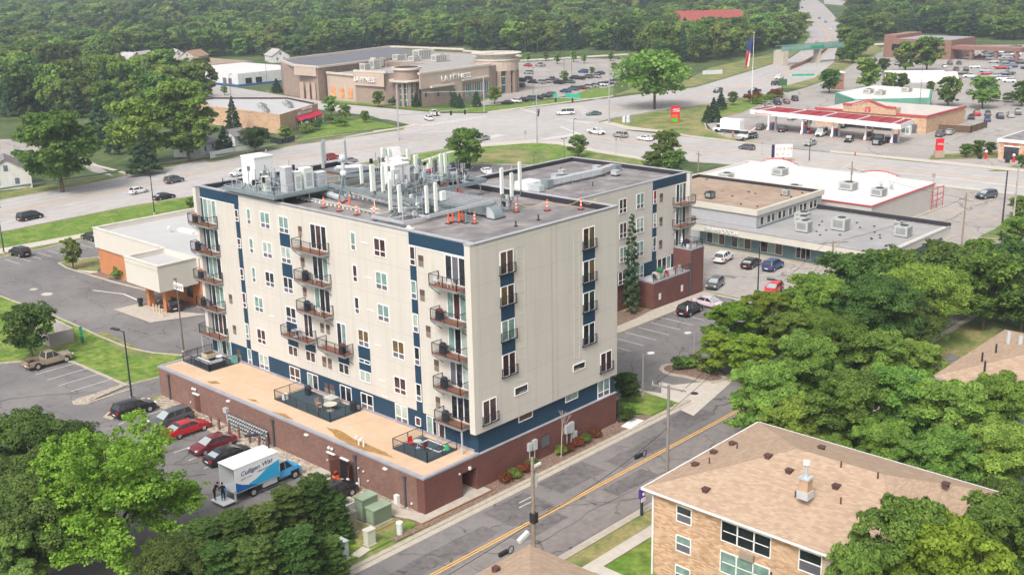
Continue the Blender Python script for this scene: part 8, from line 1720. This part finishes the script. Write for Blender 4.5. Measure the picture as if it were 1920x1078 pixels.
for a in((1338,208,17,'dark bushy conifer left of the flagpole island'),(1352,190,13,'taller dark conifer of the group by the white box truck'),(1327,215,12,'low dark conifer at the left of that group')): T(a[0],a[1],a[2],'conifer',a[3],2.8,.45)
T(1374,182,10,'round2','small dark round tree left of the flagpole',2.6,mat=leafD); 
x,y=G(1197,578); tree(58.5,22.0,14.5,1.1,'columnar','tall slim dark columnar tree against the wing wall'); T(1176,722,24,'round2','small dark tree at the right foot of the apartment tower',2.5,mat=leafD)
for i,a in enumerate(((1372,612,58),(1432,590,56),(1345,655,40),(1470,625,50),(1405,665,46),(1490,570,38))): T(*a,'loose',['yellow-green airy tree in front of the red hatchback','yellow-green airy tree right of the lamp post','low yellow-green tree beside the black pickup bed','olive-green airy tree before the dark ones','yellow-green tree over the mulch island','airy tree just left of the dark mass'][i],2.1,mat=leafY if i!=3 else leafB,group='yellow-green trees at the parking entrance')
GD='dark full trees between the parking and the cross street'
for i,a in enumerate(((1530,570,66),(1600,530,66),(1670,520,62),(1640,590,80),(1730,560,72),(1790,510,60),(1850,530,68),(1905,500,55),(1550,630,50),(1710,610,58),(1885,560,34),(1760,480,34),(1835,478,36),(1920,560,50))): T(*a,'round2' if i%3 else 'round0','dark full tree of the mass right of the yellow-green trees, '+ORD[i]+' from the left',2.2,mat=leafD if i%2 else leafA,group=GD)
GB2='big bright green trees above the tan roofs'
for i,a in enumerate(((1425,745,74),(1500,690,76),(1575,660,74),(1650,680,72),(1590,770,92),(1500,800,70),(1690,760,86),(1730,690,58),(1650,850,70),(1790,790,90),(1770,870,80),(1870,770,80),(1560,860,50),(1870,860,80),(1900,850,50))): T(*a,'round1','big bright green tree above the tan roofs, '+ORD[i]+' from the left',2.2,mat=(leafB,leafB,leafA)[i%3],group=GB2)
GR='airy trees in the bottom right corner'
for i,a in enumerate(((1605,1070,11,72),(1690,1010,11,105),(1790,1060,10,120),(1870,1000,9,95),(1930,960,8,70),(1740,1085,9,90),(1860,930,6,48))): T2(*a,'loose','airy bright tree in the bottom right corner, '+ORD[i]+' one',mat=(leafB,leafB,leafY)[i%3] if i!=6 else leafD,group=GR)
for i,a in enumerate(((1590,70,26),(1615,75,26),(1600,92,22),(1580,100,14),(1700,100,28),(1740,95,32),(1628,132,30),(1556,148,22),(1780,165,28),(1845,167,30),(1918,170,24),(1657,120,13),(1668,150,18),(1812,280,13),(1834,275,15),(1856,276,12),(1915,300,12),(1905,430,30),(1912,385,22),(1913,480,22),(1745,160,10),(1625,180,9),(1805,208,7),(1690,150,16))): T(*a,'round0' if i%2 else 'round1',['leafy tree in the dense clump beside the green footbridge','second tree in the clump beside the green footbridge','lower tree in the clump beside the green footbridge','bush at the foot of the clump by the footbridge','tree in front of the brick hall, left','tree in front of the brick hall, right','full tree behind the white grocery roof','small tree beside the brick arched sign','dark tree on the car park edge behind the station shop, left','dark tree on the car park edge behind the station shop, right','tree cut by the right edge behind the station','small tree by the far white car','low tree between the white tents and the grocery roof','small tree at the station entrance verge, left','small tree at the station entrance verge, middle','small tree at the station entrance verge, right','round bush by the car wash','tree at the right edge above the cross street corner','tree at the right edge beside the pale pole','low tree at the right edge by the cross street','small bright shrub before the grocery wall','small shrub tree at the grocery corner','upright small tree beside the station fence','green tree beside the white tents'][i],2.0,mat=(leafA,leafB,leafA,leafD)[i%4])
# shrubs in beds
def shrub(x,y,r,mt,label,group='shrubs in the mulch beds'):
    if ('shrub',0) not in SP: SP[('shrub',0)]=leafmesh('foliage',[(math.cos(i*2.4)*.5,math.sin(i*2.4)*.5,.45+.3*(i%3),.45) for i in range(9)],900,.16,leafA,seed=3)
    o=link('shrub',SP[('shrub',0)],None,label); o.location=(x,y,.1); o.scale=(r,r,r*.8); o['category']='shrub'; o['group']=group; o.material_slots[0].link='OBJECT'; o.material_slots[0].material=mt; o.rotation_euler=(0,0,random.random()*6)
for i,(x,y,mt,c_) in enumerate(((9.3,-.9,leafR,'rust'),(10.6,-.9,leafA,'green'),(12.0,-.8,leafR,'rust'),(13.3,-.6,leafD,'dark green'),(17.3,-.8,leafA,'green'),(18.3,-.9,leafR,'rust'),(19.8,-.9,leafR,'rust'),(21.0,-.8,leafA,'green'),(22.8,-.7,leafR,'rust'),(28.3,1.2,leafO,'yellow-green'),(29.2,2.2,leafR,'rust'),(30.0,.9,leafA,'green'),(28.2,-.6,leafD,'dark green'))): shrub(x,y,.75 if i<9 else 1.0,mt,f'{c_} shrub in the mulch below the street wall, {ORD[i]} from the doorway')
for i,(px,py) in enumerate(((1290,690),(1305,688),(1275,692),(1335,700),(1322,696))): x,y=G(px,py); shrub(x,y,1.2,(leafA,leafO,leafD)[i%3],'low shrub in the kerbed mulch island at the parking entrance, '+ORD[i]+' one')
for i,(px,py,mt) in enumerate(((226,522,leafA),(1420,196,leafA),(1405,192,leafR),(1418,188,leafR),(1450,184,leafR),(1457,183,leafR),(1440,193,leafA),(620,233,leafO),(640,238,leafY),(590,245,leafD),(575,250,leafA),(740,198,leafD),(770,198,leafD),(1165,85,leafD),(1862,190,leafD),(1893,192,leafD))): x,y=G(px,py); shrub(x,y,1.6+.9*(y>60 and x>90),mt,['trimmed green bush against the bank wall']+['']*0 and '' or ['trimmed green bush against the bank wall','low green bush at the flagpole foot','rust bush left of the flagpole foot','rust bush right of the flagpole foot','dark red bush near the oval sign','second dark red bush near the oval sign','green bush between flagpole and oval sign','olive bush on the clinic lawn','yellow flowering bush on the clinic lawn','dark bush below the clinic board','green bush below the clinic board','dark bush left of the gym corner tower','dark bush right of the gym corner tower','dark bush at the far tree edge','round hedge bush behind the station, left','round hedge bush behind the station, right'][i],'bushes by the roads')
x,y=21.5,-.5; m=MB(); random.seed(9)
def branch(mb,p,d,L_,r_,k):
    q=p+d*L_; mb.tube(p[:],q[:],r_,M('birch_bark',(.42,.36,.31)),r_*.6,n=5)
    if k: 
        for s in range(3): branch(mb,q,(d+Vector((random.uniform(-.4,.4),random.uniform(-.4,.4),random.uniform(.1,.5)))).normalized(),L_*.62,r_*.55,k-1)
branch(m,Vector((16.9,-1.2,0)),Vector((.05,0,1)),2.2,.07,3); m.thing('bare_tree','leafless pale sapling in the mulch before the street wall','tree')
# ---- the woods: nearest ones one by one, the rest as one mass
def inpoly(x,y,P):
    c=False; j=len(P)-1
    for i in range(len(P)):
        if (P[i][1]>y)!=(P[j][1]>y) and x<(P[j][0]-P[i][0])*(y-P[i][1])/(P[j][1]-P[i][1])+P[i][0]: c=not c
        j=i
    return c
F1=[(-260,-60),(1462,-60),(1474,25),(1500,58),(1500,74),(1470,92),(1400,106),(1330,120),(1240,124),(1185,96),(1100,94),(960,100),(880,92),(740,86),(620,100),(528,108),(440,106),(330,110),(225,118),(215,150),(300,158),(330,172),(395,190),(400,222),(225,228),(60,222),(-260,225)]
F2=[(1600,-60),(2200,-60),(2200,78),(1850,76),(1700,58),(1640,78),(1585,84),(1592,58),(1588,38),(1600,20),(1660,14)]
def px(x,y,z=0):
    d=np.array([x,y,z])-CP; return 960+FPX*float(d@R2)/float(d@FW),539-FPX*float(d@U2)/float(d@FW)
KEEP=[(o.location.x,o.location.y,15 if o['category']=='house' else 30) for o in bpy.data.objects if o.get('category') in('house','building') and o.location.y>150]
KEEP+=[(x,y,5) for x,y,r in ALLT]+[(*G(a,b),9) for a,b in((15,268),(45,270),(100,285),(60,245),(175,305),(130,290),(210,320),(170,150),(270,128),(215,130),(300,128),(335,122),(365,125),(240,130),(450,140),(430,130))]
cand=[]; rg=np.random.default_rng(4); cell=10.0
for ix in range(-10,260):
    for iy in range(0,330):
        x=ix*cell+rg.uniform(0,7.5); y=-60+iy*cell+rg.uniform(0,7.5); dd=math.hypot(x-CP[0],y-CP[1])
        if dd>2400 or (dd>800 and rg.random()<.35) or (dd>1300 and rg.random()<.35): continue
        f=(np.array([x,y,0])-CP)@FW
        if f<60: continue
        p=px(x,y)
        if -140<p[0]<2060 and (inpoly(*p,F1) or inpoly(*p,F2)):
            if any((x-a)**2+(y-b)**2<c*c for a,b,c in KEEP): continue
            cand.append((dd,x,y))
cand.sort(); NI=max(0,290-len(ALLT)); KS=['round0','round1','round2','round3','round1','round0','round3','conifer']
GW='trees of the wood beyond the roads'
LB={'round0':'mid-green round tree','round1':'bright yellowish-green round tree','round2':'dark round tree','round3':'olive-green round tree','conifer':'pointed dark conifer'}
for dd,x,y in cand[:NI]:
    k=KS[int(rg.integers(len(KS)))]; h=rg.uniform(11,18); p=px(x,y,8); s=rg.uniform(.85,1.15)
    where='left of the clinic' if p[0]<400 else 'in the wood behind the gym' if p[0]<980 else 'in the wood behind the gym car park' if p[0]<1250 else 'in the wood above the highway' if p[0]<1520 else 'in the wood right of the highway'
    tree(x,y,h,(5.0 if k!='conifer' else 3)*s*h/13,k,f'{LB[k]} {where}',GW+' '+where)
byk={}
for o in list(COL.objects):
    if o.get('group','').startswith(GW): byk.setdefault(o['label'],[]).append(o)
for l,os_ in byk.items():
    os_.sort(key=lambda o:px(o.location.x,o.location.y,8)[0])
    for i,o in enumerate(os_):
        if len(os_)>1: o['label']=f'{l}, {nth(i)} such from the left'
src=[tree(x,y,rg.uniform(12,17),5.6,k,LB[k]+' at the near edge of the distant wood',GW,lod=2) for (dd,x,y),k in zip(cand[NI:NI+5],('round0','round1','round2','round3','conifer'))]
rest=cand[NI+5:]
me=bpy.data.meshes.new('forest_points'); me.from_pydata([(x,y,0) for _,x,y in rest],[],[])
for nme,ty,vals in (('sc','FLOAT_VECTOR',[(lambda s,q:(s*q,s*q,s*rg.uniform(.6,.95)))(rg.uniform(.95,1.6)*(1+.4*(d>900)),rg.uniform(.8,1.25)) for d,_,_ in rest]),('rot','FLOAT',[rg.uniform(0,6.28) for _ in rest]),('idx','INT',[int(rg.choice(5,p=[.28,.24,.16,.26,.06])) for _ in rest])):
    a=me.attributes.new(nme,ty,'POINT'); (a.data.foreach_set('vector',np.array(vals,np.float32).reshape(-1)) if ty=='FLOAT_VECTOR' else a.data.foreach_set('value',vals))
fo=link('distant_forest',me,None,'mass of mixed green trees running back to the top of the picture'); fo['kind']='stuff'; fo['category']='forest'
ng=bpy.data.node_groups.new('forest','GeometryNodeTree'); ng.interface.new_socket('Geometry',in_out='INPUT',socket_type='NodeSocketGeometry'); ng.interface.new_socket('Geometry',in_out='OUTPUT',socket_type='NodeSocketGeometry')
gi=ng.nodes.new('NodeGroupInput'); go=ng.nodes.new('NodeGroupOutput'); ip=ng.nodes.new('GeometryNodeInstanceOnPoints'); jn=ng.nodes.new('GeometryNodeJoinGeometry')
for s_ in src: 
    oi=ng.nodes.new('GeometryNodeObjectInfo'); oi.transform_space='ORIGINAL'; oi.inputs[0].default_value=s_; oi.inputs[1].default_value=True; ng.links.new(oi.outputs['Geometry'],jn.inputs[0])
def na(nm_,ty):
    n_=ng.nodes.new('GeometryNodeInputNamedAttribute'); n_.data_type=ty; n_.inputs[0].default_value=nm_; return n_.outputs[0]
ng.links.new(gi.outputs[0],ip.inputs['Points']); ng.links.new(jn.outputs[0],ip.inputs['Instance']); ip.inputs['Pick Instance'].default_value=True
ng.links.new(na('idx','INT'),ip.inputs['Instance Index']); cx=ng.nodes.new('ShaderNodeCombineXYZ'); ng.links.new(na('rot','FLOAT'),cx.inputs[2]); ng.links.new(cx.outputs[0],ip.inputs['Rotation']); ng.links.new(na('sc','FLOAT_VECTOR'),ip.inputs['Scale'])
ng.links.new(ip.outputs[0],go.inputs[0]); md=fo.modifiers.new('trees','NODES'); md.node_group=ng
print('trees',len(ALLT),'rest',len(rest))
# ---------------------------------------------------------------- thin haze over the whole place
hz=MB(); hz.box(-900,-1100,-1.2,2900,3300,60,M('haze_air',(.8,.85,.9),kind='flat'))
ho=hz.thing('haze',None,'haze',kind='stuff'); ho['label']='thin pale summer haze over the far woods'
hm=bpy.data.materials.new('haze_volume'); hm.use_nodes=True; t=hm.node_tree; t.nodes.clear(); ou=t.nodes.new('ShaderNodeOutputMaterial'); pv=t.nodes.new('ShaderNodeVolumePrincipled')
pv.inputs['Color'].default_value=(.76,.86,.97,1); pv.inputs['Density'].default_value=.00032; pv.inputs['Anisotropy'].default_value=.3; t.links.new(pv.outputs[0],ou.inputs['Volume'])
ho.data.materials.clear(); ho.data.materials.append(hm); ho.visible_shadow=True
